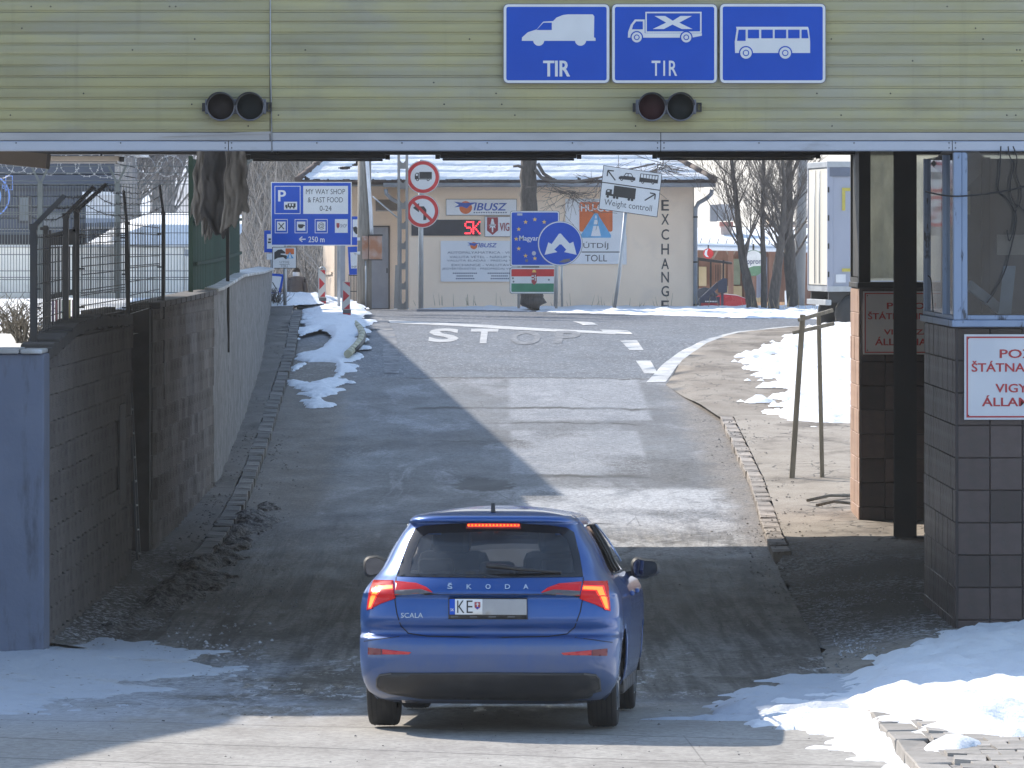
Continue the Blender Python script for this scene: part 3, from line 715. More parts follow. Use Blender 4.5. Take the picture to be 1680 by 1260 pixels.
# snowed-in terrace behind the left wall and the slope beyond it
def terz(X, Y): return 2.27 + (fbm(X * .5, Y * .25, 4) - .5) * .10 + np.clip((X + 5.2) / 1, 0, 1) * -.05
terrace = gridmesh("terrace", np.concatenate([np.array([-60, -40, -25, -15]), np.arange(-12, -4.3, .35)]), np.arange(51.3, 104.2, .6), terz, M_SNOW); terrace["kind"] = "structure"
# the terrace edge follows the wall
for v in terrace.data.vertices:
    lim = WLX(v.co.y) - .16
    if v.co.x > lim: v.co.x = lim
slope = gridmesh("snow_slope", np.concatenate([np.array([-70, -50, -30]), np.arange(-22, -5.4, .8)]), np.arange(104.6, 146, 1.5),
                 lambda X, Y: 2.15 + (.75 + (Y - 104) * .027 + (fbm(X * .3, Y * .15, 3) - .5) * .25) * np.clip((X + .088 * Y) / (.022 * Y), 0, 1), M_SNOW); slope["kind"] = "structure"
for v in slope.data.vertices:
    lim = min(WLX(v.co.y) - .16, -.0475 * v.co.y)
    if v.co.x > lim: v.co.x = lim
# ============================================================ the gate over the road
GY = 53.0
M_LAM = mat("pale green cladding", (.43, .395, .195), (.36, .335, .19), ns=1.2, stretch=(.6, 1, 5), rough=.55, rand=.09, dirt=(.36, .345, .26), ds=.9, dlo=.42, dhi=.7, dstretch=(.5, 1, 1.2), bump=.05, bs=6, spec=.4)
def grime(m):
    g = object.__new__(NG); g.m = m; g.t = m.node_tree; g.b = g.t.nodes["Principled BSDF"]
    p = g.pos(); st = g.noise(g.scale(p, (7, 1, .35)), 1, 5, .65); bl = g.noise(g.scale(p, (.9, 1, 1.6)), 1, 5, .6)
    old = g.b.inputs["Base Color"].links[0].from_socket
    c = g.mix(g.math("MULTIPLY", g.ramp(st, .54, .74), .2), old, (.16, .15, .11)); c = g.mix(g.math("MULTIPLY", g.ramp(bl, .54, .74), .35), c, (.22, .215, .19))
    g.put(g.b.inputs["Base Color"], c)
grime(M_LAM)
M_ALU = mat("weathered aluminium", (.36, .39, .46), (.44, .47, .54), ns=1.5, stretch=(.6, 1, 2), rough=.42, metal=.35, dirt=(.24, .24, .26), ds=1.2, dlo=.55, dhi=.75, dstretch=(.8, 1, 2))
M_ALUW = mat("pale trim", (.46, .45, .45), (.38, .375, .38), ns=2, stretch=(.5, 1, 2), rough=.5)
M_DARK = mat("dark steel", (.022, .022, .023), (.035, .034, .033), ns=3, rough=.6)
M_SOFFIT = mat("dark soffit", (.07, .065, .06), (.10, .095, .085), ns=2, rough=.85)  # plain dark tone for soffit and inner walls
M_BLUE = mat("sign blue", (.010, .078, .47), (.012, .085, .50), ns=2, rough=.45, rvar=.05, spec=.18)
M_WHITE = mat("sign white", (.74, .75, .76), (.70, .71, .72), ns=3, rough=.45, rvar=.05, spec=.25)
M_BLACK = mat("sign black", (.018, .018, .02), rough=.5, rvar=.05)
M_RED = mat("sign red", (.52, .018, .022), rough=.42, rvar=.05)
M_GALV = mat("galvanised steel", (.38, .40, .42), (.46, .48, .50), ns=5, rough=.45, metal=.5)
M_SIGNBACK = mat("sign back", (.16, .16, .165), rough=.5, metal=.3)

gate = thing("gate_building", "long low gate building clad in pale green horizontal slats bridging the road", "gate building", (0, GY, profs(GY)))
z215, z231, z248 = wz(216.5, GY), wz(231, GY), wz(248, GY)
pitch = 17.83 * GY / F
jx = wx(443, GY)
def slat(x0, x1, z, m, seed):
    rr = random.Random(seed); mb = MB()
    # section: narrow recessed strip below, proud face above
    sec = [(.030, 0.0), (.012, .0006), (.012, .0185), (.0035, .0195), (0, .023), (-.002, .06), (0.0005, pitch - .004), (.006, pitch - .0012), (.03, pitch - .0008)]
    n = 9; vs = []; fs = []
    for i in range(n):
        x = x0 + (x1 - x0) * i / (n - 1)
        w = (rr.random() - .5) * .0022; w2 = (rr.random() - .5) * .0022
        for (d, h) in sec: vs.append((x, GY + d + w2, z + h + w))
    k = len(sec)
    for i in range(n - 1):
        for j in range(k - 1): fs.append((i * k + j, (i + 1) * k + j, (i + 1) * k + j + 1, i * k + j + 1))
    mb.add(vs, fs); return mb.build("facade_slat", m, gate, recalc=False)
for r in range(15):
    z = z215 + r * pitch
    slat(-9.2, jx - .004, z, M_LAM, r * 2)
    slat(jx + .004, 5.05 + (r % 3) * .02, z, M_LAM, r * 2 + 1)
    slat(5.06 + (r % 3) * .02, 12.2, z, M_LAM, r * 2 + 77)
ztop = z215 + 15 * pitch
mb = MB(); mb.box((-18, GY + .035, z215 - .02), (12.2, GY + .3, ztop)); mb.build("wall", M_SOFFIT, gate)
mb = MB(); mb.box((-18, GY, ztop + .003), (12.2, GY + .3, 13.4)); mb.build("upper_wall", M_LAM, gate)  # unseen; height and left reach shaped to shade the near road
mb = MB(); mb.box((-6.9, GY + .31, ztop + .003), (12.2, 72.8, 12.9)); mb.build("upper_storey", M_LAM, gate)  # unseen block behind it, shaped for the shadow of the gate
rr = random.Random(21); sc_mb = MB()
for k in range(46):
    sc_mb.lathe([(0, -.007), (.006, -.006), (.008, 0)], (rr.uniform(-4.7, 4.8), GY - .001, z215 + (rr.randrange(13) + .55) * pitch), "Y", 6)
sc_o = sc_mb.build("screws", M_DARK, gate); sc_o["kind"] = "stuff"
# trim and fascia sheets
for a, b, dz in ((-9.2, wx(443, GY), .0), (wx(443, GY), wx(1084, GY), .0), (wx(1084, GY), 12.2, .0)):
    mb = MB(); mb.box((a + .003, GY - .012, z231 + .004), (b - .003, GY + .03, z215 - .006)); mb.build("trim_strip", M_ALUW, gate, bevel=.004)
mb = MB(); mb.bar((wx(266, GY), GY - .02, wz(222.5, GY)), (wx(446, GY), GY - .016, wz(217.5, GY)), .012, .02); mb.build("loose_trim", M_ALUW, gate)
fx = [-9.2, wx(-150, GY), wx(375, GY), wx(1084, GY), wx(1562, GY), 12.2]
for a, b in zip(fx[:-1], fx[1:]):
    mb = MB()
    sec = [(GY - .020, z248), (GY - .026, z248 + .012), (GY - .022, z231 - .012), (GY - .014, z231 - .002), (GY + .03, z231), (GY + .03, z248)]
    vs = [(a + .004, y, z) for y, z in sec] + [(b - .004, y, z) for y, z in sec]
    mb.add(vs, [(i, i + 6, (i + 1) % 6 + 6, (i + 1) % 6) for i in range(6)] + [tuple(range(6)), tuple(range(11, 5, -1))])
    o = mb.build("fascia_panel", M_ALU, gate)
    rv = MB(); nx = max(2, int((b - a) / .75))
    for i in range(nx + 1):
        for zz in ((z231 - .02), ) + ((z248 + .03,) if i in (0, nx) else ()):
            x = a + .03 + (b - a - .06) * i / nx
            rv.lathe([(.0, -.006), (.006, -.005), (.007, 0)], (x, GY - .025, zz), "Y", 6)
    rv.build("rivets", M_DARK, o)
mb = MB(); mb.tube([(jx, GY - .02, ztop + 2), (jx + .004, GY - .018, wz(100, GY)), (jx + .02, GY - .03, z248 - .01)], .006, 5); mb.build("wire", M_GALV, gate)
# soffit and beams behind the fascia
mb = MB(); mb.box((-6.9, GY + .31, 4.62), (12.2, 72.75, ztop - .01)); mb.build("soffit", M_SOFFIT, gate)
zb = wz(254, 72.6)
mb = MB(); mb.box((-9.2, 72.2, zb), (12.2, 72.74, 4.615)); mb.build("back_beam", M_DARK, gate)
for yb in (57, 61.5, 66):
    mb = MB(); mb.box((-6.4, yb, 4.45), (12.2, yb + .3, 4.615)); mb.build("beam", M_DARK, gate)
mb = MB(); mb.box((8.6, GY + .4, -.5), (9.2, 70.6, 4.61)); mb.build("side_wall", M_SOFFIT, gate)

mb = MB(); mb.obox(W(12, 258, 62), .9, .5, .16, Matrix.Rotation(R(6), 3, 'Y')); mb.build('beam', mat('brown bracket', (.10, .08, .065), rough=.8), gate)

# lamps hung along the back beam
def batten(px0, px1, py0, py1, Y, m, label):
    a, b = W(px0, py0, Y), W(px1, py1, Y)
    t = thing("batten_lamp", label, "lamp", ((a.x + b.x) / 2, Y, a.z), 0, "unlit strip lamps under the gate")
    mb = MB(); mb.box((a.x, Y - .07, b.z + .03), (b.x, Y + .07, a.z)); mb.build("lamp_body", m, t, bevel=.01)
    mb = MB(); mb.box((a.x + .03, Y - .045, b.z), (b.x - .03, Y + .045, b.z + .028)); mb.build("diffuser", M_ALUW if m is not M_DARK else M_DARK, t, bevel=.01)
    mb = MB(); mb.box((a.x - .06, Y - .035, b.z + .02), (a.x - .002, Y + .035, a.z - .01)); mb.box((b.x + .002, Y - .035, b.z + .02), (b.x + .06, Y + .035, a.z - .01)); mb.build("end_cap", M_DARK, t)
    mb = MB()
    for q in (.2, .8): mb.tube([(a.x + (b.x - a.x) * q, Y, a.z - .005), (a.x + (b.x - a.x) * q, Y, max(zb, a.z + .02) + .005)], .012, 6)
    mb.build("hanger", M_DARK, t)
batten(411, 632, 253, 264.5, 71.8, M_DARK, "dark strip lamp under the gate just right of the hanging tarpaulin")
batten(722, 946, 252.5, 263.5, 71.8, M_DARK, "dark strip lamp under the gate above the tree trunk")
batten(1078, 1338, 252, 263, 71.8, M_DARK, "dark strip lamp under the gate above the bare trees")
batten(48, 196, 256, 268, 71.8, mat("cream lamp enamel", (.42, .36, .30), rough=.5), "cream strip lamp under the gate above the razor wire")

# -------------------------------------------------- three blue lane signs
SY = GY - .05
def lane_sign(label, x0, y0, x1, y1):
    c = W((x0 + x1) / 2, y1, SY)
    t = thing("lane_sign", label, "road sign", (c.x, SY, c.z), 0, "blue lane signs on the gate facade")
    b = Board(t, SY)
    b.rect("panel", M_SIGNBACK, x0 - 1.2, y0 - 1.2, x1 + 1.2, y1 + 1.2, 0, .018, 8)
    b.frame("border", M_WHITE, x0, y0, x1, y1, 4.2, 1, 7.5)
    b.rect("face", M_BLUE, x0 + 4.2, y0 + 4.2, x1 - 4.2, y1 - 4.2, 1, 0, 3.5)
    return t, b
def c2(pts): return [(800 + x / 1.909, y / 1.909) for x, y in pts]
t, b = lane_sign("blue lane sign showing a white van above the letters TIR", 826.5, 7, 999.5, 136)
b.poly("pictogram", M_WHITE, c2([(108, 117), (126, 101), (154, 92), (174, 68), (205, 66), (216, 55), (236, 47), (252, 45), (329, 45), (334, 51), (333, 117), (338, 119), (338, 128), (107, 128)]), 2)
for cx in (160, 291): b.disc("pictogram", M_WHITE, 800 + cx / 1.909, 126 / 1.909, 17.5 / 1.909, 3)
b.poly("window", M_BLUE, c2([(153, 94), (175, 71), (201, 71), (201, 94)]), 3)
b.text("lettering", M_WHITE, "TIR", 891.5, 99.5, 935, 125.5, 2, .045)
b.done()
t, b = lane_sign("blue lane sign showing an outlined lorry with a crossed box above TIR", 1004.5, 7, 1176, 136)
x0, y0 = c2([(494, 37)])[0]; x1, y1 = c2([(670, 103)])[0]
b.frame("pictogram", M_WHITE, x0, y0, x1, y1, 2.4, 2)
b.poly("pictogram", M_WHITE, c2([(523, 50), (556, 50), (580, 65), (604, 50), (640, 50), (600, 71), (642, 91), (608, 91), (579, 77), (552, 91), (517, 91), (559, 71)]), 2)
b.poly("pictogram", M_WHITE, c2([(439, 118), (440, 100), (448, 78), (461, 61), (492, 61), (492, 104), (671, 104), (671, 112), (640, 118)]), 2)
b.poly("window", M_BLUE, c2([(452, 92), (456, 78), (465, 67), (486, 67), (486, 92)]), 3)
for cx in (467, 622):
    for r, m, l in ((20, M_BLUE, 3), (16, M_WHITE, 4), (9, M_BLUE, 5), (6, M_WHITE, 6)): b.disc("wheel_mark#%d" % (cx + l) if m is M_BLUE else "pictogram", m, 800 + cx / 1.909, 117 / 1.909, r / 1.909, l)
b.text("lettering", M_WHITE, "TIR", 1069, 99.5, 1111, 124.5, 2, .012, 1.25)
b.done()
t, b = lane_sign("blue lane sign showing a white bus with five windows", 1181.5, 6.5, 1354, 136)
b.poly("pictogram", M_WHITE, c2([(778, 84), (1003, 84), (1006, 92), (1010, 130), (1010, 166), (775, 166), (774, 130), (780, 92)]), 2)
b.poly("window", M_BLUE, c2([(781, 128), (786, 93), (808, 93), (808, 128)]), 3)
for a, c in ((815, 850), (857, 893), (899, 935), (941, 977)): b.poly("window#%d" % a, M_BLUE, c2([(a, 93), (c, 93), (c, 120), (a, 120)]), 3)
b.poly("window#983", M_BLUE, c2([(983, 93), (1001, 93), (1005, 120), (983, 120)]), 3)
for cx in (809, 932):
    for r, m, l in ((22, M_BLUE, 3), (18, M_WHITE, 4), (10, M_BLUE, 5), (7, M_WHITE, 6)): b.disc("wheel_mark#%d" % (cx + l) if m is M_BLUE else "pictogram", m, 800 + cx / 1.909, 166 / 1.909, r / 1.909, l)
b.done()

# -------------------------------------------------- two horizontal traffic lights, both unlit
M_HOUS = mat("signal housing", (.13, .135, .16), (.18, .185, .21), ns=6, rough=.5, dirt=(.07, .07, .075), ds=6)
M_LENR = mat("dark red lens", (.030, .006, .010), rough=.5, rvar=.05, spec=.15)
M_LENG = mat("dark green lens", (.007, .011, .012), rough=.5, rvar=.05, spec=.15)
def signal(cx1, cx2, cy, label, red):
    Y = GY - .02; c = W((cx1 + cx2) / 2, cy + 22, Y)
    t = thing("traffic_light", label, "traffic light", (c.x, Y, c.z), 0, "traffic lights on the gate facade")
    s = Y / F
    for cx, lm in ((cx1, red), (cx2, M_LENG)):
        p = W(cx, cy, Y); r = 22.5 * s
        h = MB(); h.lathe([(r * 1.0, -.02), (r * 1.06, -.06), (r * 1.06, -.13), (r * .97, -.135), (r * .95, -.10)], (p.x, Y, p.z), "Y", 28)
        o = h.build("housing", M_HOUS, t)
        l = MB(); l.lathe([(.0, -.095), (r * .4, -.09), (r * .7, -.078), (r * .95, -.06)], (p.x, Y, p.z), "Y", 24); l.build("lens", lm, o)
        v = MB(); n = 15
        a0, a1 = R(5), R(175); vs = []
        for i in range(n):
            a = a0 + (a1 - a0) * i / (n - 1)
            for (rr_, d) in ((r * 1.03, -.13), (r * 1.03, -.13 - .17 * (.35 + .65 * math.sin(a))), (r * 1.0, -.13 - .17 * (.35 + .65 * math.sin(a))), (r * 1.0, -.13)):
                vs.append((p.x + rr_ * math.cos(a), Y + d, p.z + rr_ * math.sin(a)))
        v.add(vs, [(i * 4 + j, (i + 1) * 4 + j, (i + 1) * 4 + (j + 1) % 4, i * 4 + (j + 1) % 4) for i in range(n - 1) for j in range(4)], 0, False); v.build("visor", M_DARK, o)
    a, b_ = W(cx1 - 26, cy + 12, Y), W(cx2 + 26, cy - 12, Y)
    m = MB(); m.box((a.x, Y - .055, a.z), (b_.x, Y + .01, b_.z)); m.build("back_plate", M_HOUS, t, bevel=.008)
    for x0, x1, y0, y1 in ((cx1 - 31, cx1 - 26.5, cy - 6, cy + 8), (cx2 + 26.5, cx2 + 35, cy - 7, cy + 8)):
        p, q = W(x0, y1, Y), W(x1, y0, Y)
        m = MB(); w = .012
        m.box((p.x, Y - .05, p.z), (q.x, Y + .01, p.z + w)); m.box((p.x, Y - .05, q.z - w), (q.x, Y + .01, q.z)); m.box((p.x, Y - .05, p.z + w), (p.x + w, Y + .01, q.z - w)); m.box((q.x - w, Y - .05, p.z + w), (q.x, Y + .01, q.z - w))
        m.build("bracket", M_DARK, t)
signal(363, 411, 175, "dark unlit pair of signal lenses beside the vertical wire, left half of the facade", mat("dead brown lens", (.014, .010, .011), rough=.5, rvar=.05, spec=.15))
signal(1069, 1116, 175.5, "unlit signal pair with a faint red lens below the lorry sign", M_LENR)

# -------------------------------------------------- hanging ragged tarpaulin
M_TARP = mat("grey tarpaulin", (.20, .195, .19), (.30, .29, .28), ns=4, stretch=(1.5, 1, .6), rough=.85, bump=.9, bs=9, dirt=(.10, .10, .105), ds=3)
M_TARPD = mat("dark tarpaulin", (.06, .062, .07), (.095, .095, .10), ns=3, rough=.8, bump=.8, bs=8)
tp = W(362, 390, 72.0); tar = thing("hanging_tarpaulin", "ragged grey tarpaulin hanging from the gate in front of the green fence", "tarpaulin", (tp.x, 72.0, tp.z))
def strip(x0, x1, topx0, topx1, bot, Y, m, seed, name="cloth_strip"):
    nx, nz = 22, 34; X = np.zeros((nz, nx)); Yy = X.copy(); Z = X.copy()
    for i in range(nx):
        u = i / (nx - 1); bb = np.interp(u, [q[0] for q in bot], [q[1] for q in bot]) + (float(fbm(u * 7 + seed, seed, 4)) - .5) * 34
        for j in range(nz):
            w = j / (nz - 1); py = 246 + (bb - 246) * w; px = (topx0 + (topx1 - topx0) * u) * (1 - w) + (x0 + (x1 - x0) * u) * w
            d = (float(fbm(u * 3 + seed, w * 3.0 + seed, 4)) - .5) * .10 + (float(fbm(u * 8 + seed, w * 2.5, 3)) - .5) * .04
            p = W(px + (float(vnoise(w * 6, seed + u * 2)) - .5) * 5, py, Y); X[j, i], Yy[j, i], Z[j, i] = p.x - tar.location.x, Y + d - tar.location.y, p.z - tar.location.z
    o = gridmesh2(name, X, Yy, Z, m); o.parent = tar
    so = o.modifiers.new("s", "SOLIDIFY"); so.thickness = .012
strip(311, 343, 322, 345, [(0, 352), (.5, 362), (1, 360)], 71.7, M_TARP, 1)
strip(330, 384, 334, 384, [(0, 358), (.4, 376), (.6, 386), (1, 372)], 71.5, M_TARPD, 4)
strip(362, 408, 372, 404, [(0, 380), (.3, 368), (.5, 377), (.75, 350), (1, 345)], 71.3, M_TARP, 8)
strip(330, 352, 338, 352, [(0, 384), (.5, 395), (1, 372)], 71.9, M_TARP, 12)
# ============================================================ left walls, fences, background left
M_BLUEW = mat("blue plaster", (.13, .155, .22), (.155, .18, .245), ns=2.5, rough=.85, bump=.35, bs=22, dirt=(.085, .095, .125), ds=2.2, dlo=.52, dhi=.72, dstretch=(2.5, 2.5, .5))
M_BLOCK = mat("brown split block", (.115, .10, .092), (.15, .132, .122), ns=4, stretch=(1, 1, .3), rough=.9, bump=.8, bs=16, rand=.16, dirt=(.08, .072, .066), ds=2)
M_BLOCK2 = mat("grey brown split block", (.15, .138, .13), (.19, .175, .168), ns=4, stretch=(1, 1, .3), rough=.9, bump=.8, bs=16, rand=.16, dirt=(.105, .097, .092), ds=2)
M_MORTAR = mat("mortar", (.075, .067, .062), (.10, .09, .085), ns=5, rough=.95)
M_REND = mat("rough grey render", (.18, .172, .168), (.245, .235, .23), ns=2.2, stretch=(1, 1, .7), rough=.95, bump=1.0, bs=22, dirt=(.12, .115, .112), ds=7, dlo=.5, dhi=.62, lo=.42, hi=.58)
M_CAP = mat("coping concrete", (.36, .35, .34), (.45, .44, .43), ns=3, rough=.9, bump=.4, bs=20, dirt=(.6, .62, .64), ds=1.5, dlo=.5, dhi=.62)
M_FBLK = mat("black fence paint", (.016, .017, .02), (.024, .025, .029), ns=5, rough=.5)
M_FGRN = mat("grey green wire", (.12, .14, .14), (.16, .18, .18), ns=5, rough=.6)
M_GPAN = mat("green sheet panel", (.03, .058, .048), (.042, .076, .064), ns=1.5, stretch=(1, 1, .4), rough=.85, rand=.22, bump=.05, bs=6, spec=.12)
M_CREAM = mat("white wall paint", (.88, .86, .81), (.84, .82, .77), ns=1.3, stretch=(1, 1, .5), rough=.85, bump=.15, bs=15, dirt=(.50, .49, .46), ds=1.2, dlo=.55, dhi=.75)

# blue plastered wall end
bw = thing("plaster_wall", "blue plastered wall end with a stone coping at the left edge", "wall", (-5.5, 51.3, -.5))
mb = MB(); mb.box((-9.5, 50.95, -.6), (-4.19, 51.55, wz(580, 51.2))); mb.build("wall", M_BLUEW, bw, bevel=.015)
rr = random.Random(2); x = -9.4
while x < -4.3:
    l = rr.uniform(.28, .42); mb = MB(); mb.box((x + .006, 50.90, wz(580, 51.2) + .003), (min(x + l, -4.2) - .006, 51.58, wz(571, 51.2) + rr.uniform(-.008, .01))); mb.build("coping_stone", M_CAP, bw, bevel=.012); x += l

# block walls
def block_wall(root, y0, y1, ztop, m, bl, bh, depth, zbase, ribs=True):
    """courses of split-faced blocks on the road face of the wall line; returns nothing"""
    rr = random.Random(int(y0)); me = []
    for k in range(5):
        mb = MB(); n = 2; vs = []
        # ribbed face toward +X, block spans y 0..1 (scaled), z 0..1 (scaled)
        prof_ = []
        for i in range(n * 2 + 1):
            prof_.append((i / (n * 2), (-.012 if i % 2 else .022) + rr.uniform(-.012, .012)))
        prof_[0] = (0.012, -.02); prof_[-1] = (.985, -.02)
        for (t, d) in prof_:
            vs += [(d, t, .012), (d + rr.uniform(-.004, .006), t, .985)]
        fs = [(2 * i, 2 * i + 2, 2 * i + 3, 2 * i + 1) for i in range(len(prof_) - 1)]
        o = len(vs); vs += [(-.06, .006, .012), (-.06, .994, .012), (-.06, .994, .985), (-.06, .006, .985)]
        L = 2 * (len(prof_) - 1)
        fs += [tuple(range(1, L + 2, 2)) + (o + 2, o + 3), tuple(reversed(range(0, L + 1, 2))) + (o, o + 1), (0, 1, o + 3, o), (L, o + 1, o + 2, L + 1)]
        mb.add(vs, fs); ob = mb.build("block", m); me.append(ob.data); bpy.data.objects.remove(ob)
    ny = int(round((y1 - y0) / bl)); cnt = 0
    zb = min(zbase(y0), zbase(y1))
    z = zb; row = 0
    while z < max(ztop(y0), ztop(y1)):
        y = y0 - (bl / 2 if row % 2 else 0)
        while y < y1 - .05:
            a, b = max(y, y0), min(y + bl, y1)
            if z < ztop((a + b) / 2) - .06 and z + bh > zbase((a + b) / 2) - .05:
                xa, xb = WLX(a), WLX(b); h = min(bh, ztop((a + b) / 2) - z)
                inst("block", me[rr.randrange(5)], root, (xa - root.location.x, a - root.location.y, z - root.location.z), (0, 0, -math.atan2(xb - xa, b - a)), (1, b - a, h)); cnt += 1
            y += bl
        z += bh; row += 1
    return cnt
zt = lambda y: float(np.interp(y, [51, 52, 55.2, 57, 62, 63, 65, 77.5, 90, 135], [2.29, 2.30, 2.47, 2.50, 2.46, 2.53, 2.54, 2.60, 2.73, 2.64]))
zbs = lambda y: profs(y) - .1
w1 = thing("block_wall", "dark brown split block retaining wall next to the blue plaster", "wall", (-4.2, 51.6, -.5))
mb = MB(); ys = np.arange(51.6, 62.31, .535)
def backing(mb, y0, y1, n, off, thick=.25, dz=0.0):
    vs = []
    for i in range(n + 1):
        y = y0 + (y1 - y0) * i / n; x = WLX(y) + off; vs += [(x, y, zbs(y) - .4), (x, y, zt(y) + dz), (x - thick, y, zt(y) + dz), (x - thick, y, zbs(y) - .4)]
    fs = [(i * 4 + j, (i + 1) * 4 + j, (i + 1) * 4 + (j + 1) % 4, i * 4 + (j + 1) % 4) for i in range(n) for j in range(4)]
    mb.add(vs, fs + [(0, 1, 2, 3), (n * 4 + 3, n * 4 + 2, n * 4 + 1, n * 4)])
backing(mb, 51.58, 62.3, 20, -.035); mb.build("wall", M_MORTAR, w1)
n1 = block_wall(w1, 51.6, 62.3, lambda y: zt(y) - .08, M_BLOCK, .49, .243, .06, zbs)
mb = MB(); rr = random.Random(4)
for k in range(44):
    y = 51.7 + k * .243; mb.obox((WLX(y) - .13, y, zt(y) - .03 + rr.uniform(-.012, .012)), .30, .30, .10 + rr.uniform(0, .03), Matrix.Rotation(rr.uniform(-.06, .10), 3, "X"))
mb.build("rough_coping", mat("dark coping", (.05, .045, .042), (.08, .072, .065), ns=4, rough=.95, bump=.6, bs=14), w1, bevel=.012)
# plain render scar on the wall
mb = MB(); mb.box((WLX(60) + .012, 60.2, .5), (WLX(60) + .030, 61.1, 1.55)); mb.build("repair_patch", M_MORTAR, w1)
# recess
rc = thing("wall_recess", "dark recess in the left wall between brown and grey blocks", "wall", (-4.5, 64, -.4))
mb = MB(); mb.box((-4.72, 62.3, -.7), (-4.60, 66.0, 2.53)); mb.build("back_wall", M_MORTAR, rc)
mb = MB(); mb.box((-4.59, 65.75, -.7), (WLX(66) - .04, 66.0, 2.50)); mb.build("end_wall", M_MORTAR, rc)
M_LAD = mat("dull ladder steel", (.07, .075, .085), rough=.6, metal=.3)
# ladder standing in the recess
ld = thing("ladder", "thin metal ladder leaning in the dark recess of the left wall", "ladder", (-4.33, 64.8, -.4))
p0, p1 = Vector((-4.22, 64.4, profs(64.4) - .02)), Vector((-4.40, 65.2, 2.15))
for s in (-.17, .17):
    mb = MB(); mb.bar(p0 + Vector((.0, s * 1.2, 0)), p1 + Vector((0, s, 0)), .022, .045); mb.build("rail", M_LAD, ld)
for k in range(9):
    q = p0.lerp(p1, (k + .7) / 9.6); mb = MB(); mb.tube([q + Vector((0, -.17, 0)), q + Vector((0, .17, 0))], .013, 6); mb.build("rung", M_LAD, ld)
w2 = thing("block_wall", "grey brown ribbed block wall below the black mesh fence", "wall", (-4.1, 66, -.4))
mb = MB(); backing(mb, 66.0, 77.5, 16, -.035); mb.build("wall", M_MORTAR, w2)
n2 = block_wall(w2, 66.0, 77.5, lambda y: zt(y) - .05, M_BLOCK2, .55, .262, .06, zbs)
mb = MB()
for k in range(12):
    y = 66.1 + k * .95; mb.obox((WLX(y + .47) - .12, y + .475, zt(y + .47) + .0), .36, .93, .07, Matrix.Rotation(.006, 3, "X"))
mb.build("coping", M_MORTAR, w2, bevel=.01)
w3 = thing("rendered_wall", "rough grey rendered wall with pale coping rising beside the left pavement", "wall", (-4.5, 78, -.1))
ys = np.linspace(77.5, 135, 150); vs = []; fs = []; nz = 14
for i, y in enumerate(ys):
    for j in range(nz + 1):
        z = zbs(y) - .2 + (zt(y) - zbs(y) + .2) * j / nz
        vs.append((WLX(y) + (float(fbm(y * 1.5, z * 2.4, 3)) - .5) * .06, y, z))
m_ = nz + 1
fs = [(i * m_ + j, (i + 1) * m_ + j, (i + 1) * m_ + j + 1, i * m_ + j + 1) for i in range(len(ys) - 1) for j in range(nz)]
mb = MB(); mb.add(vs, fs, 0, True); mb.build("render_face", M_REND, w3, recalc=False)
mb = MB(); backing(mb, 77.52, 135, 40, -.05); mb.build("wall", M_REND, w3)
y = 77.6
while y < 134.5:
    l = min(1.6, 135 - y); mb = MB(); a, b = y + .008, y + l - .008
    vs = []
    for yy in (a, b):
        for dx, dz in ((-.34, .004), (.07, .004), (.07, .05), (-.34, .085)): vs.append((WLX(yy) + dx, yy, zt(yy) + dz))
    mb.add(vs, [(0, 1, 2, 3), (7, 6, 5, 4), (0, 4, 5, 1), (1, 5, 6, 2), (2, 6, 7, 3), (3, 7, 4, 0)]); mb.build("coping_stone", M_CAP, w3, bevel=.01); y += l

# -------------------------------------------------- black mesh fence with cranked barbed tops
fn = thing("mesh_fence", "black welded mesh fence with cranked barbed wire posts on the left wall", "fence", (-4.3, 58, 2.3))
def post(px, py0, pxk, pyk, pxt, pyt, Y, w):
    a, b, c = W(px, py0, Y), W(pxk, pyk, Y), W(pxt, pyt, Y)
    mb = MB(); mb.bar(a, b + Vector((0, 0, .02)), w); o = mb.build("post", M_FBLK, fn)
    mb = MB(); d = (c - b).normalized(); mb.bar(b - d * .0 + Vector((0, .003, 0)), c, w * .72); mb.build("arm", M_FBLK, o)
    mb = MB(); mb.obox(b, w * 1.25, w * 1.25, w * .9); mb.build("collar", M_FBLK, o)
    return a, b, c
YA, YB, YC, YD, YE, YF = 52.6, 55.9, 57.4, 62.9, 67.6, 83.0
A = post(55, 565, 55, 372, 106, 321, YA, .062)
B = post(108, 560, 108, 354, 154, 306, YB, .055)
Cc = post(126, 545, 126, 345, 175, 302, YC, .055)
D = post(212, 680, 208, 366, 203, 313, YD, .042)
E_ = post(267, 655, 268, 350, 262, 303, YE, .042)
Fp = post(374, 578, 373.5, 372, 373, 365, YF, .05)
def barb(pts, n=9, r=.0045, parent=fn, m=M_FBLK, rs=3):
    rr = random.Random(rs); mb = MB(); P = []
    for i in range(len(pts) - 1):
        a, b = Vector(pts[i]), Vector(pts[i + 1])
        for k in range(12):
            t = k / 12; p = a.lerp(b, t); p.z -= .05 * math.sin(math.pi * t); P.append(p)
    P.append(Vector(pts[-1])); mb.tube(P, r, 4)
    for k in range(2, len(P) - 2, 2):
        for q in range(2):
            d = Vector((rr.uniform(-1, 1), rr.uniform(-1, 1), rr.uniform(-1, 1))).normalized() * .028; mb.tube([P[k] - d, P[k] + d], r * .75, 3)
    mb.build("barbed_wire", m, parent)
for t in (.25, .62, .97):
    barb([A[1].lerp(A[2], t), B[1].lerp(B[2], t), Cc[1].lerp(Cc[2], t), D[1].lerp(D[2], t), E_[1].lerp(E_[2], t)], rs=int(t * 50))
